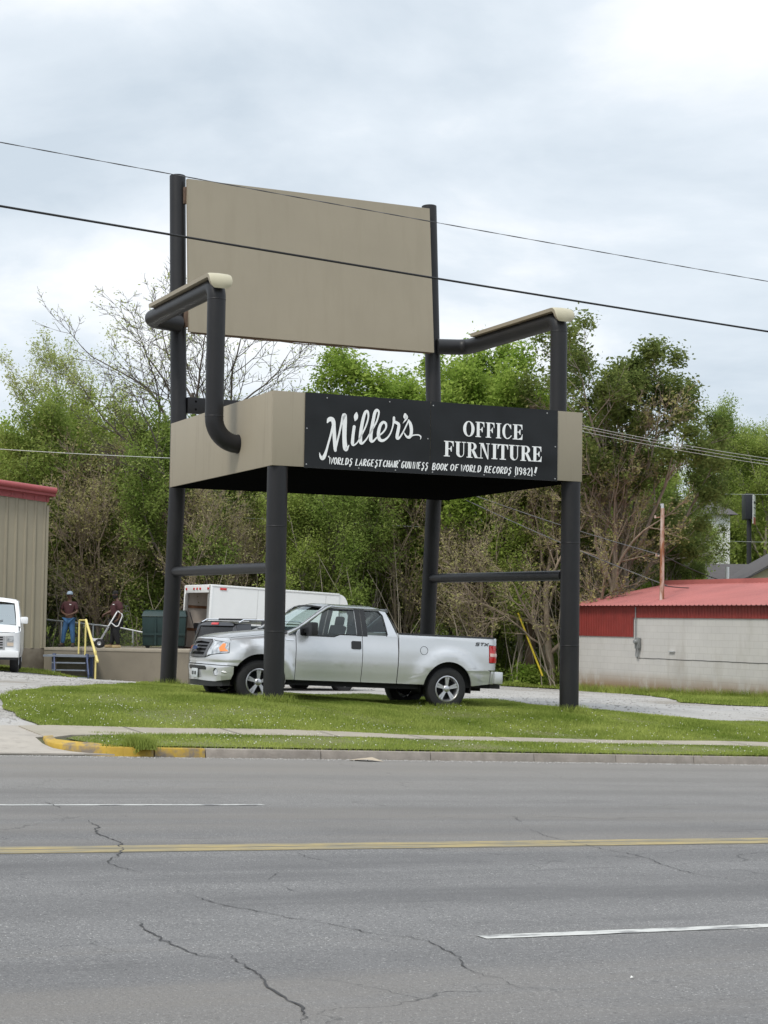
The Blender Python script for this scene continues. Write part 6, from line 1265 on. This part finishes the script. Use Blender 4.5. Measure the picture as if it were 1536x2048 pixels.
# ---------------------------------------------------------------- overhead wires
m_wireb = mat('black_cable', (.012, .012, .013), .6); m_wireg = mat('twisted_grey_cable', (.10, .10, .105), .5, metal=.3); m_wirel = mat('bright_service_wire', (.50, .52, .50), .4, metal=.3)
def wire(lab, a, b, r, m, sag=0, grp=None, n=40, twist=0, cat='cable'):
    a = Vector(a); b = Vector(b); P_ = [a.lerp(b, i/n)-Vector((0, 0, 4*sag*(i/n)*(1-i/n))) for i in range(n+1)]
    mb = MB()
    if twist:
        u, v = frame(b-a); Lw = (b-a).length; k = int(Lw/.12)
        for ph in (0, PI): mb.tube([a.lerp(b, i/k)-Vector((0, 0, 4*sag*(i/k)*(1-i/k)))+(u*math.cos(i*.75+ph)+v*math.sin(i*.75+ph))*r*.7 for i in range(k+1)], r*.7, 4, caps=False)
    else: mb.tube(P_, r, 6)
    o = mb.build('overhead_cable', m, smooth=60); return tag(o, lab, cat, grp)
def wp_(u, v, h): x, y = uv2xy(u, v); return (x, y, h)
wire('thick black cable crossing in front of the backrest', wp_(-14, 22, 6.16), wp_(52, 22, 3.92), .0155, m_wireb, .42, n=60)
wire('thin twisted cable crossing the sky over the top of the backrest', wp_(-14, 22, 7.03), wp_(52, 22, 4.80), .0055, m_wireg, .50, twist=1)

for lab, a, b, r, m, sg_ in [
    ('pale service wire crossing the trees above the tan building', (-15.29, 60, 5.67), (-5.81, 60, 5.29), .010, m_wirel, .05),
    ('pale wire running through the woods under the chair seat', (-15.4, 64, 4.12), (6.94, 64, 3.23), .010, m_wirel, .12),
    ('upper of three pale wires right of the sign panel', (5.11, 56, 6.36), (14.95, 62, 5.57), .008, m_wirel, .1),
    ('middle of three pale wires right of the sign panel', (5.11, 56, 6.29), (14.95, 62, 5.45), .008, m_wirel, .1),
    ('lower of three pale wires right of the sign panel', (5.12, 56, 6.18), (14.95, 62, 5.35), .008, m_wirel, .1),
    ('dark drop cable running down from the woods to the foot of the rusty mast', (1.91, 62, 4.62), (9.11, 58, 1.27), .016, m_wireg, .1),
    ('dark drop cable running down to the lower arm of the rusty mast', (1.91, 62, 4.79), (8.99, 58, 2.23), .016, m_wireg, .1),
    ('dark cable from the mast arm down to the cream house', (8.99, 58, 2.23), (14.87, 70, 1.43), .016, m_wireb, .2),
    ('dark cable rising from the mast foot to the shingle roof', (9.03, 58, 1.27), (14.46, 66, 2.45), .016, m_wireb, .4),
    ('pale wire behind the top of the pole sign', (14.48, 90, 6.63), (24.7, 90, 6.76), .008, m_wirel, .1),
    ('pale wire crossing the post of the pole sign', (15.74, 90, 4.28), (24.7, 90, 4.37), .008, m_wirel, .1),
    ('short white guy cable above the pickup bed', (2.33, 62, 4.88), (3.4, 62, 3.44), .018, m_wirel, 0)]:
    wire(lab, a, b, r, m, sg_, n=16)
# ---------------------------------------------------------------- trees
def leafmat(name, c1, c2, tr=.5, scale=.9):
    m = bpy.data.materials.new(name); m.use_nodes = True; t = m.node_tree; t.nodes.clear(); l = t.links.new
    g = t.nodes.new('ShaderNodeNewGeometry'); r = t.nodes.new('ShaderNodeValToRGB'); r.color_ramp.elements[0].color = (*c1, 1); r.color_ramp.elements[1].color = (*c2, 1)
    tcn = t.nodes.new('ShaderNodeTexCoord'); ns = t.nodes.new('ShaderNodeTexNoise'); ns.inputs['Scale'].default_value = scale; ns.inputs['Detail'].default_value = 2; l(tcn.outputs['Object'], ns.inputs['Vector'])
    a = t.nodes.new('ShaderNodeMath'); a.operation = 'MULTIPLY_ADD'; l(ns.outputs['Fac'], a.inputs[0]); a.inputs[1].default_value = 1.6; a.inputs[2].default_value = -.55
    b = t.nodes.new('ShaderNodeMath'); b.operation = 'MULTIPLY_ADD'; l(g.outputs['Random Per Island'], b.inputs[0]); b.inputs[1].default_value = .5; l(a.outputs[0], b.inputs[2]); l(b.outputs[0], r.inputs[0])
    d = t.nodes.new('ShaderNodeBsdfDiffuse'); l(r.outputs[0], d.inputs[0]); tl = t.nodes.new('ShaderNodeBsdfTranslucent'); l(r.outputs[0], tl.inputs[0])
    mx = t.nodes.new('ShaderNodeMixShader'); mx.inputs[0].default_value = tr; l(d.outputs[0], mx.inputs[1]); l(tl.outputs[0], mx.inputs[2]); o = t.nodes.new('ShaderNodeOutputMaterial'); l(mx.outputs[0], o.inputs[0]); return m
LG = leafmat('spring_green_leaves', (.16, .27, .035), (.44, .54, .13)); LD = leafmat('dark_green_leaves', (.13, .20, .038), (.34, .42, .12))
LY = leafmat('pale_bud_leaves', (.30, .36, .10), (.56, .60, .26)); LO = leafmat('olive_compound_leaves', (.085, .125, .035), (.24, .28, .085)); LB = leafmat('olive_brown_buds', (.28, .25, .10), (.50, .48, .22))
LM = leafmat('mid_green_leaves', (.17, .25, .04), (.44, .50, .15))
BK = mat('bark_grey', (.16, .135, .11), .95, var=.3, scale=5, stretch=(2, 2, .4)); BT = mat('bark_twig_brown', (.29, .23, .17), .95, var=.25, scale=5); BD = mat('bark_dark', (.09, .075, .062), .95, var=.3, scale=5); BP = mat('bark_pale', (.30, .26, .205), .95, var=.25, scale=4)
def tree_mesh(name, seed, H, r0, first=.25, nb=(9, 7, 6), lr=(.5, .48, .42), ang=(48, 42, 40), up=.12, wander=.16, lean=(0, 0), leaves=0, lsize=.11, cl=.22, tips=1.0, wood=None, leaf=None, trunks=1, topf=.85, twig=.012, shape='round', clump=0, spreadtop=False):
    rnd = random.Random(seed); segs = []; tipp = []
    def branch(p, d, L_, r, lev):
        n = max(3, int(L_/(.9 if lev == 0 else .6))+1); n = min(n, 12); P_ = [p.copy()]; R_ = [r]; d = d.normalized(); step = L_/n
        for i in range(n):
            d = (d+Vector((rnd.gauss(0, 1), rnd.gauss(0, 1), rnd.gauss(0, .7)))*wander*(.45 if lev == 0 else 1)+Vector((0, 0, up if lev else .10))).normalized()
            p = p+d*step; P_.append(p.copy()); R_.append(max(twig*.5, r*(1-(i+1)/n*(.72 if lev else .78))))
        segs.append((P_, R_, lev))
        if lev >= len(nb): tipp.append(P_); return
        k = nb[lev]; k = max(2, int(k*rnd.uniform(.8, 1.2)))
        for c in range(k):
            f = (first+(1-first)*((c+rnd.uniform(.1, .9))/k)) if lev == 0 else rnd.uniform(.22, 1)
            q = f*n; i = min(n-1, int(q)); pp = P_[i].lerp(P_[i+1], q-i); rr = R_[i]*.62; dd = (P_[i+1]-P_[i]).normalized()
            az = (c*2.4+rnd.uniform(-.5, .5)); u, v = frame(dd); a = R(ang[lev]*rnd.uniform(.7, 1.25))*(1-.35*f if lev == 0 else 1)
            nd = dd*math.cos(a)+(u*math.cos(az)+v*math.sin(az))*math.sin(a)
            sh = (math.sin(PI*min(1, .25+.75*(f-first)/(1-first+1e-6)))*.7+.45) if (lev == 0 and shape == 'round') else (1.15-.5*f if lev == 0 else 1.1-.4*f)
            branch(pp, nd, L_*lr[lev]*sh*rnd.uniform(.75, 1.2), max(rr, twig), lev+1)
        if lev: branch(P_[-1], d, L_*.35, R_[-1], lev+1)
    for t_ in range(trunks):
        a = rnd.uniform(0, 2*PI); o = Vector((math.cos(a), math.sin(a), 0))*(0 if trunks == 1 else r0*1.2)
        dd = Vector((lean[0], lean[1], 1))+(o/r0*.18 if trunks > 1 else Vector())
        branch(o+Vector((0, 0, -.3)), dd, H*topf*rnd.uniform(.85, 1.05), r0*(1 if trunks == 1 else .75), 0)
    tv = []; tf = []; bv = []; bf = []
    for P_, R_, lev in segs:
        ns = 8 if lev == 0 else 5 if lev == 1 else 3
        V_, F_ = (tv, tf) if lev == 0 else (bv, bf); base = len(V_); k = len(P_); u, _ = frame(P_[1]-P_[0])
        for i in range(k):
            T = (P_[min(i+1, k-1)]-P_[max(i-1, 0)]).normalized(); u = (u-T*u.dot(T)).normalized(); v = T.cross(u); rr = R_[i]*(1.35 if lev == 0 and i == 0 else 1)
            for j in range(ns): a = 2*PI*j/ns; V_.append(P_[i]+(u*math.cos(a)+v*math.sin(a))*rr)
        for i in range(k-1):
            for j in range(ns): F_.append((base+i*ns+j, base+i*ns+(j+1) % ns, base+(i+1)*ns+(j+1) % ns, base+(i+1)*ns+j))
    res = {'trunk': (np.array([v[:] for v in tv]), np.array(tf)), 'limbs': (np.array([v[:] for v in bv]), np.array(bf))}
    if leaves:
        rg = np.random.default_rng(seed); T = [np.array([p[:] for p in q]) for q in tipp]; lens = np.array([np.linalg.norm(q[-1]-q[0]) for q in T])+.1
        lens = lens*rg.random(len(T))**clump; idx = rg.choice(len(T), leaves, p=lens/lens.sum()); f = rg.random(leaves)**(1/(tips+1e-6)) if tips else rg.random(leaves)
        C_ = np.empty((leaves, 3))
        for i, (a, b) in enumerate(zip(idx, f)):
            q = T[a]; x = b*(len(q)-1); j = min(int(x), len(q)-2); C_[i] = q[j]+(q[j+1]-q[j])*(x-j)
        C_ += rg.normal(0, cl, (leaves, 3))
        n = rg.normal(0, 1, (leaves, 3)); n[:, 2] = np.abs(n[:, 2])+.35; n /= np.linalg.norm(n, axis=1)[:, None]; a = np.cross(n, rg.normal(0, 1, (leaves, 3))); a /= np.linalg.norm(a, axis=1)[:, None]; b = np.cross(n, a)
        s = (lsize*rg.uniform(.55, 1.3, leaves))[:, None]/2
        V_ = np.stack([C_-a*s*1.35, C_-b*s*.62+n*s*.2, C_+a*s*1.35, C_+b*s*.62-n*s*.15], 1).reshape(-1, 3); F_ = np.arange(leaves*4).reshape(-1, 4); res['leaves'] = (V_, F_)
    root = bpy.data.objects.new(name, None); C.objects.link(root)
    np_mesh('trunk', *res['trunk'], wood, root, smooth=True)
    cr = np_mesh('limbs', *res['limbs'], wood, root, smooth=True)
    if leaves: np_mesh('crown', *res['leaves'], leaf, root)
    return root
def place(o, x, y, s=1, rz_=0, lab=None, cat='tree', grp=None, sink=0, sz=None):
    o.location = (x, y, g1(x, y)-sink); o.scale = (s, s, sz or s); o.rotation_euler = (0, 0, rz_); tag(o, lab, cat, grp); return o
def px2x(px, y): return (px-768)/3623*y
# --- trees one can single out
WG = 'trees along the edge of the woods'
t = tree_mesh('sparse_tree', 11, 15.5, .26, .20, (13, 8, 6, 4), (.62, .46, .42, .45), (42, 40, 42, 40), .05, .13, (-.02, 0), 6000, .085, .08, 2.5, BD, LY, twig=.014, shape='vase')
place(t, px2x(372, 65), 65, 1.0, .6, 'tall half-bare tree with fine budding twigs rising behind the left back leg', sz=.82)
t = tree_mesh('budding_tree', 23, 12.5, .20, .22, (11, 8, 6, 3), (.46, .46, .44, .45), (34, 40, 42, 40), .10, .14, (0, 0), 20000, .09, .16, 1.5, BK, LY, twig=.010)
place(t, px2x(70, 70), 70, .86, 1.1, 'slim pale green budding tree above the tan building roof')
t = tree_mesh('maple_tree', 31, 12.0, .24, .18, (13, 9, 7, 3), (.52, .46, .44, .45), (52, 44, 42, 40), .10, .13, (0, 0), 150000, .12, .20, 1.3, BD, LG, twig=.012, clump=.8)
place(t, px2x(970, 64.5), 64.5, 1.0, .2, 'round fresh green maple behind the right side of the chair', sz=1.0)
t2 = copy_tree(t); place(t2, px2x(800, 69), 69, 1.12, 2.3, 'fresh green maple filling the gap under the backrest', sz=.98)
t = tree_mesh('compound_leaf_tree', 43, 12.0, .24, .22, (12, 7, 5), (.50, .50, .48), (42, 44, 42), .12, .14, (.03, 0), 46000, .125, .19, 14, BP, LO, twig=.016, clump=2.2)
place(t, px2x(1235, 63), 63, 1.0, .4, 'tall olive-leaved tree with tufted branch ends right of the sign panel', sz=.88)
t2 = copy_tree(t); place(t2, px2x(1330, 68), 68, .52, 2.9, 'shorter olive-leaved tree leaning over the shingle roof')
t3 = copy_tree(t); place(t3, px2x(1130, 72), 72, .80, 4.2, 'olive-leaved tree showing beside the right armrest')
t = tree_mesh('bare_tree', 57, 9.5, .20, .12, (14, 9, 7, 4), (.60, .46, .42, .42), (48, 40, 38, 36), .05, .16, (.05, 0), 7000, .10, .10, 1, BT, LB, twig=.012, shape='vase')
place(t, px2x(1215, 61.6), 61.6, .92, .3, 'bare brown twiggy tree arching over the left end of the red shed roof')
BARE = t
t2 = copy_tree(t); place(t2, px2x(1110, 62.2), 62.2, .80, 2.0, 'bare brown tree behind the front right chair leg')
# --- the woods
kinds = []
kinds.append(('leafy_tree', tree_mesh('leafy_tree', 71, 10.5, .18, .15, (10, 7, 6), (.46, .48, .46), (50, 44, 42), .12, .16, (0, 0), 42000, .115, .30, .8, BK, LD, twig=.014, clump=.8), 'dark green leafy tree'))
kinds.append(('thicket_tree', tree_mesh('thicket_tree', 83, 9.0, .13, .10, (10, 8, 6, 3), (.50, .48, .44, .42), (42, 42, 40, 38), .08, .18, (0, 0), 11000, .09, .25, .6, BT, LB, trunks=3, twig=.011), 'brown bare many-stemmed tree'))
kinds.append(('young_tree', tree_mesh('young_tree', 97, 9.5, .13, .18, (10, 7, 6), (.44, .46, .46), (42, 42, 42), .12, .17, (.06, 0), 32000, .105, .28, .8, BP, LM, twig=.012), 'slender mid green tree'))
kinds.append(('bright_tree', tree_mesh('bright_tree', 101, 9.5, .16, .10, (12, 8, 6), (.50, .48, .46), (52, 44, 42), .10, .15, (0, 0), 70000, .12, .30, .9, BD, LG, twig=.012, clump=.8), 'bright spring green tree'))
rnd = random.Random(5)
spots = []   # (px at 1536, depth, kind, scale, where)
front = ['beside the corner of the tan building', 'behind the man in the blue cap', 'behind the bearded man', 'behind the dumpster', 'behind the left back leg', 'behind the open rear of the box truck', 'above the middle of the box truck roof', 'behind the front left chair leg', 'above the pickup windscreen', 'above the pickup cab roof', 'above the front end of the pickup bed', 'behind the right back leg', 'above the pickup tail light', 'left of the brown utility pole', 'right of the brown utility pole', 'behind the end of the right stretcher', 'behind the front right leg', 'above the far corner of the red shed']
fk = [0, 2, 1, 2, 0, 1, 2, 1, 2, 0, 2, 1, 2, 3, 1, 2, 0, 1]
for i, w_ in enumerate(front):
    px = 90+i*64+rnd.uniform(-14, 14); spots.append((px, rnd.uniform(61.8, 66.5), fk[i], rnd.uniform(.62, .86), 'front-row woods '+w_))
mid = ['over the tan building roof', 'over the dock steps', 'over the hand truck', 'left of the dumpster', 'over the dumpster', 'over the left stretcher', 'over the box truck door', 'over the box truck side', 'under the left half of the seat', 'under the sign lettering', 'over the cab roof', 'under the middle of the seat', 'over the pickup bed', 'over the fuel door', 'over the tail light', 'over the yellow guy guard', 'under the right corner of the seat', 'over the shed gable', 'behind the pale wooden pole', 'behind the rusty mast']
mk = [3, 3, 2, 3, 3, 2, 2, 1, 3, 2, 2, 3, 0, 2, 3, 2, 3, 2, 0, 3]
for i, w_ in enumerate(mid):
    px = 20+i*70+rnd.uniform(-20, 20); spots.append((px, rnd.uniform(69, 78), mk[i], 1.0+.05*(i % 2) if i < 5 else .5 if i == 19 else rnd.uniform(.72, .92), 'second-row woods '+w_))
back = ['over the red edge of the tan roof', 'left of the sparse tall tree', 'behind the sparse tall tree', 'behind the left armrest post', 'behind the seat corner', 'behind the script lettering', 'behind the serif lettering', 'behind the right armrest post', 'behind the olive tree', 'over the shingle roof', 'left of the pole sign']
bkk = [3, 2, 1, 1, 1, 2, 3, 0, 3, 2, 2]
for i, w_ in enumerate(back):
    px = 10+i*132+rnd.uniform(-25, 25); spots.append((px, rnd.uniform(84, 96), bkk[i], .5 if i == 10 else rnd.uniform(.85, 1.05), 'back-row woods '+w_))
for i, w_ in enumerate(['far left of the hill', 'on the hill behind the white house', 'on the hill left of the pole sign', 'on the hill right of the pole sign', 'high on the hill at the frame edge', 'low on the hill at the frame edge', 'on the hill behind the olive tree', 'on the hill over the cream gable']):
    spots.append(([40, 1340, 1440, 1530, 1600, 1470, 1260, 1660][i], [110, 128, 135, 132, 150, 142, 140, 104][i], [3, 2, 0, 2, 2, 0, 2, 3][i], rnd.uniform(.9, 1.15), 'distant tree '+w_))
spots.append((1400, 104, 2, .58, 'below the white house at the hill foot'))
used = set()
for px, Y, k, s, w_ in spots:
    nm, proto, kl_ = kinds[k]
    o = proto if k not in used else copy_tree(proto); used.add(k)
    place(o, px2x(px, Y), Y, s, rnd.uniform(0, 6.28), f'{kl_}, {w_.replace("front-row woods ", "woods edge ").replace("second-row woods ", "inner woods ").replace("back-row woods ", "rear of woods ").replace("distant tree ", "")}', 'tree', WG, sz=s*rnd.uniform(.9, 1.1))
# beyond the frame, so the woods go on when one steps aside
for i, (x, y, k) in enumerate([(-24, 66, 0), (-22, 74, 3), (-29, 70, 1), (-27, 82, 3), (-34, 78, 0), (20, 74, 3), (24, 82, 0), (28, 88, 3), (31, 96, 0), (-20, 90, 3), (36, 104, 3), (30, 120, 3)]):
    o = copy_tree(kinds[k][1]); place(o, x, y, rnd.uniform(.8, 1.05), rnd.uniform(0, 6), f'{kinds[k][2]} {["first","second","third","fourth","fifth","sixth","seventh","eighth","ninth","tenth","eleventh","twelfth"][i]} out beyond the {["tan building","red shed"][x > 0]}', 'tree', WG)
for i, (x, y, k) in enumerate([(-34, -26, 3), (-24, -30, 0), (-13, -27, 2), (-3, -31, 3), (8, -28, 0), (18, -30, 3), (29, -27, 0), (41, -25, 2)]):  # unseen row behind the camera, added to darken reflections in paint and pipes
    o = copy_tree(kinds[k][1]); place(o, x, y, 1.0, i*1.3, ['far left', 'second', 'third', 'fourth', 'fifth', 'sixth', 'seventh', 'far right'][i]+f' {kinds[k][2]} of the unseen row added to darken reflections', 'tree', 'unseen trees added to darken reflections'); o.location.z = rz(x, y)
# --- undergrowth: shrubs, saplings, vines too tangled to count
rg = np.random.default_rng(3)
def leafcloud(name, cent, rad, n, size, m, squash=.75, kind='stuff'):
    cent = np.array(cent); rad = np.array(rad); i = rg.choice(len(cent), n, p=rad**2/np.sum(rad**2)); d = rg.normal(0, 1, (n, 3)); d /= np.linalg.norm(d, axis=1)[:, None]; d[:, 2] = np.abs(d[:, 2])*squash*1.3-.15
    C_ = cent[i]+d*(rad[i]*rg.random(n)**.45)[:, None]+rg.normal(0, .08, (n, 3))
    nn = rg.normal(0, 1, (n, 3)); nn[:, 2] = np.abs(nn[:, 2])+.3; nn /= np.linalg.norm(nn, axis=1)[:, None]; a = np.cross(nn, rg.normal(0, 1, (n, 3))); a /= np.linalg.norm(a, axis=1)[:, None]; b = np.cross(nn, a); s = (size*rg.uniform(.5, 1.3, n))[:, None]/2
    V_ = np.stack([C_-a*s*1.3, C_-b*s*.6, C_+a*s*1.3, C_+b*s*.6], 1).reshape(-1, 3)
    o = np_mesh(name, V_, np.arange(n*4).reshape(-1, 4), m); return tag(o, kind=kind)
def clouds(n, x0, x1, y0, y1, r0_, r1_, seed):
    q = np.random.default_rng(seed); Y = q.uniform(y0, y1, n); X_ = px2x(q.uniform(x0, x1, n), Y); r_ = q.uniform(r0_, r1_, n); Z = gh(X_, Y)+q.uniform(-.1, .5, n)*r_; return np.stack([X_, Y, Z], -1), r_
c, r_ = clouds(120, 60, 1180, 61.5, 72, .5, 1.5, 1); leafcloud('undergrowth', c, r_, 55000, .10, LD)
c, r_ = clouds(60, 80, 1200, 61, 70, .4, 1.2, 2); leafcloud('undergrowth', c, r_, 50000, .10, LM)
c, r_ = clouds(16, 560, 1090, 60.6, 64, .4, .9, 4); leafcloud('undergrowth', c, r_, 12000, .12, LG)
c, r_ = clouds(70, 560, 1330, 74, 100, 1.5, 3.0, 6); c[:, 2] += .8; leafcloud('undergrowth', c, r_, 50000, .20, LM)
c, r_ = clouds(60, 40, 620, 74, 90, .8, 1.6, 16); leafcloud('undergrowth', c, r_, 14000, .2, LM)
c, r_ = clouds(70, 1250, 1750, 134, 190, 3, 6, 7); c[:, 2] += 1; leafcloud('far_wood', c, r_, 60000, .42, LM)
c, r_ = clouds(60, 1100, 1900, 140, 230, 3, 6, 8); c[:, 2] += 1; leafcloud('far_wood', c, r_, 40000, .5, LD)
c, r_ = clouds(40, -400, 1100, 110, 150, 1.5, 2.5, 9); leafcloud('far_wood', c, r_, 24000, .4, LM)
# thin pale stems and dead sticks standing in the undergrowth
mb = MB(); rnd = random.Random(77)
for i in range(420):
    Y = rnd.uniform(61, 72); x = px2x(rnd.uniform(80, 1230), Y); z = g1(x, Y); L_ = rnd.uniform(1.2, 5.5); p = Vector((x, Y, z-.1)); d = Vector((rnd.gauss(0, .22), rnd.gauss(0, .2), 1)).normalized(); P_ = [p]
    for k in range(5): d = (d+Vector((rnd.gauss(0, .12), rnd.gauss(0, .12), 0))).normalized(); p = p+d*L_/5; P_.append(p)
    r0_ = rnd.uniform(.010, .030); mb.tube(P_, [r0_*(1-.15*k) for k in range(6)], 3, caps=False)
tag(mb.build('brush_stems', BP), kind='stuff')
# ---------------------------------------------------------------- grass blades and clover
m_bl = leafmat('grass_blades', (.14, .21, .032), (.42, .47, .13), .35, scale=.8)
def inside(P_, poly):
    x, y = P_[:, 0], P_[:, 1]; r = np.zeros(len(P_), bool); n = len(poly)
    for i in range(n):
        (x0, y0), (x1, y1) = poly[i], poly[(i+1) % n]; c = ((y0 > y) != (y1 > y)) & (x < (x1-x0)*(y-y0)/(y1-y0+1e-12)+x0); r ^= c
    return r
def blades(name, poly, box, n, h, seed, wdt=.010, m=m_bl, patch=True):
    q = np.random.default_rng(seed); P_ = np.stack([q.uniform(box[0], box[1], n), q.uniform(box[2], box[3], n)], -1); P_ = P_[inside(P_, poly)]
    P_ = P_[np.abs(P_[:, 0]) < P_[:, 1]*.33]; n = len(P_); z = gh(P_[:, 0], P_[:, 1])+.02
    k = .75+.5*np.sin(P_[:, 0]*1.7+np.sin(P_[:, 1]*2.3))*np.sin(P_[:, 1]*1.3+1.1*np.sin(P_[:, 0]*.9)); hh = h*q.uniform(.35, 1.25, n)*np.clip(k, .4, 1.3)
    a = q.uniform(0, 2*PI, n); t = np.stack([np.cos(a), np.sin(a)], -1)*(wdt*q.uniform(.6, 1.3, n))[:, None]; l = q.normal(0, .45, (n, 2))*hh[:, None]
    B = np.concatenate([P_, z[:, None]], 1); T2 = np.concatenate([t, np.zeros((n, 1))], 1); V_ = np.stack([B-T2, B+T2, B+np.concatenate([l, hh[:, None]], 1)], 1).reshape(-1, 3)
    o = np_mesh(name, V_, np.arange(n*3).reshape(-1, 3), m); return tag(o, kind='stuff')
blades('grass', lawn_poly, (-6.5, 12, 25, 39), 1050000, .058, 1)
blades('grass', verge_poly, (-5, 11, 22.5, 33), 340000, .048, 2, wdt=.009)
blades('grass', grassb_poly, (5, 18, 38, 61), 260000, .10, 3, .016)
blades('grass', leftg_poly, (-15, -9, 50, 58), 50000, .12, 4, .018)
blades('grass', edge_poly, (-2, 8, 57, 65), 60000, .14, 5, .02)
# tufts against the kerb, legs and wall feet
def tufts(name, pts, n, h, seed, r=.12):
    q = np.random.default_rng(seed); pts = np.array(pts); i = q.integers(0, len(pts), n); P_ = pts[i]+q.normal(0, r, (n, 2)); z = gh(P_[:, 0], P_[:, 1])+.0; hh = h*q.uniform(.4, 1.2, n); a = q.uniform(0, 2*PI, n); t = np.stack([np.cos(a), np.sin(a)], -1)*.008; l = q.normal(0, .35, (n, 2))*hh[:, None]
    B = np.concatenate([P_, z[:, None]], 1); T2 = np.concatenate([t, np.zeros((n, 1))], 1); V_ = np.stack([B-T2, B+T2, B+np.concatenate([l, hh[:, None]], 1)], 1).reshape(-1, 3); return tag(np_mesh(name, V_, np.arange(n*3).reshape(-1, 3), m_bl), kind='stuff')
kp = [uv2xy(u, 22.32) for u in (8.42, 8.5, 8.46, 8.4)]+[uv2xy(u, 22.15) for u in (8.45, 8.5)]
tufts('kerb_tuft', kp, 1500, .17, 1, .06)
tufts('grass_tufts', [uv2xy(u, 22.30+.0*u) for u in np.arange(8, 24, .13)], 6000, .06, 2, .04)
tufts('grass_tufts', [uv2xy(u, v) for u in np.arange(8.5, 24, .2) for v in ((25.06, 24.05) if u < 12 else (24.82, 23.9) if u < 18 else (24.6, 23.7))], 12000, .055, 3, .05)
tufts('grass_tufts', [cw(.18, .18), cw(.1, 0), cw(.3, 0), cw(6.04, .18), cw(5.95, 0), cw(6.15, 0), cw(.23, 5.9)], 2600, .16, 4, .13)
tufts('grass_tufts', [tuple((truck.matrix_world @ Vector((x, y, 0)))[:2]) for x in (FX, RX) for y in (-1.0, -.9, -.8)], 2600, .12, 5, .16)
# weeds along the foot of the shed wall
tufts('wall_weeds', [(SP.x+.426*q-.12, SP.y-.905*q) for q in np.arange(.3, 14, .25)], 9000, .28, 6, .16)
def clover(poly, box, n, seed, name='clover_flowers', size=.008):
    q = np.random.default_rng(seed); c = np.stack([q.uniform(box[0], box[1], 90), q.uniform(box[2], box[3], 90)], -1); P_ = c[q.integers(0, 90, n)]+q.normal(0, .35, (n, 2)); u_ = q.random(n) < .35; P_[u_] = np.stack([q.uniform(box[0], box[1], u_.sum()), q.uniform(box[2], box[3], u_.sum())], -1)
    P_ = P_[inside(P_, poly)]; P_ = P_[np.abs(P_[:, 0]) < P_[:, 1]*.24]; n = len(P_); z = gh(P_[:, 0], P_[:, 1])+q.uniform(.06, .10, n); s = size*q.uniform(.6, 1.25, n)
    o6 = np.array([(1, 0, 0), (0, 1, 0), (-1, 0, 0), (0, -1, 0), (0, 0, 1), (0, 0, -1)]); f8 = np.array([(0, 1, 4), (1, 2, 4), (2, 3, 4), (3, 0, 4), (1, 0, 5), (2, 1, 5), (3, 2, 5), (0, 3, 5)])
    V_ = (np.concatenate([P_, z[:, None]], 1)[:, None]+o6[None]*s[:, None, None]).reshape(-1, 3); F_ = (f8[None]+6*np.arange(n)[:, None, None]).reshape(-1, 3)
    return tag(np_mesh(name, V_, F_, mat('clover_white', (.78, .78, .70), .8)), kind='stuff')
clover(verge_poly, (-4, 8, 23, 31), 1100, 1); clover([p for p in lawn_poly], (-6, 3, 25.3, 29.0), 800, 2); clover(lawn_poly, (1, 9, 28.5, 33.0), 350, 3)
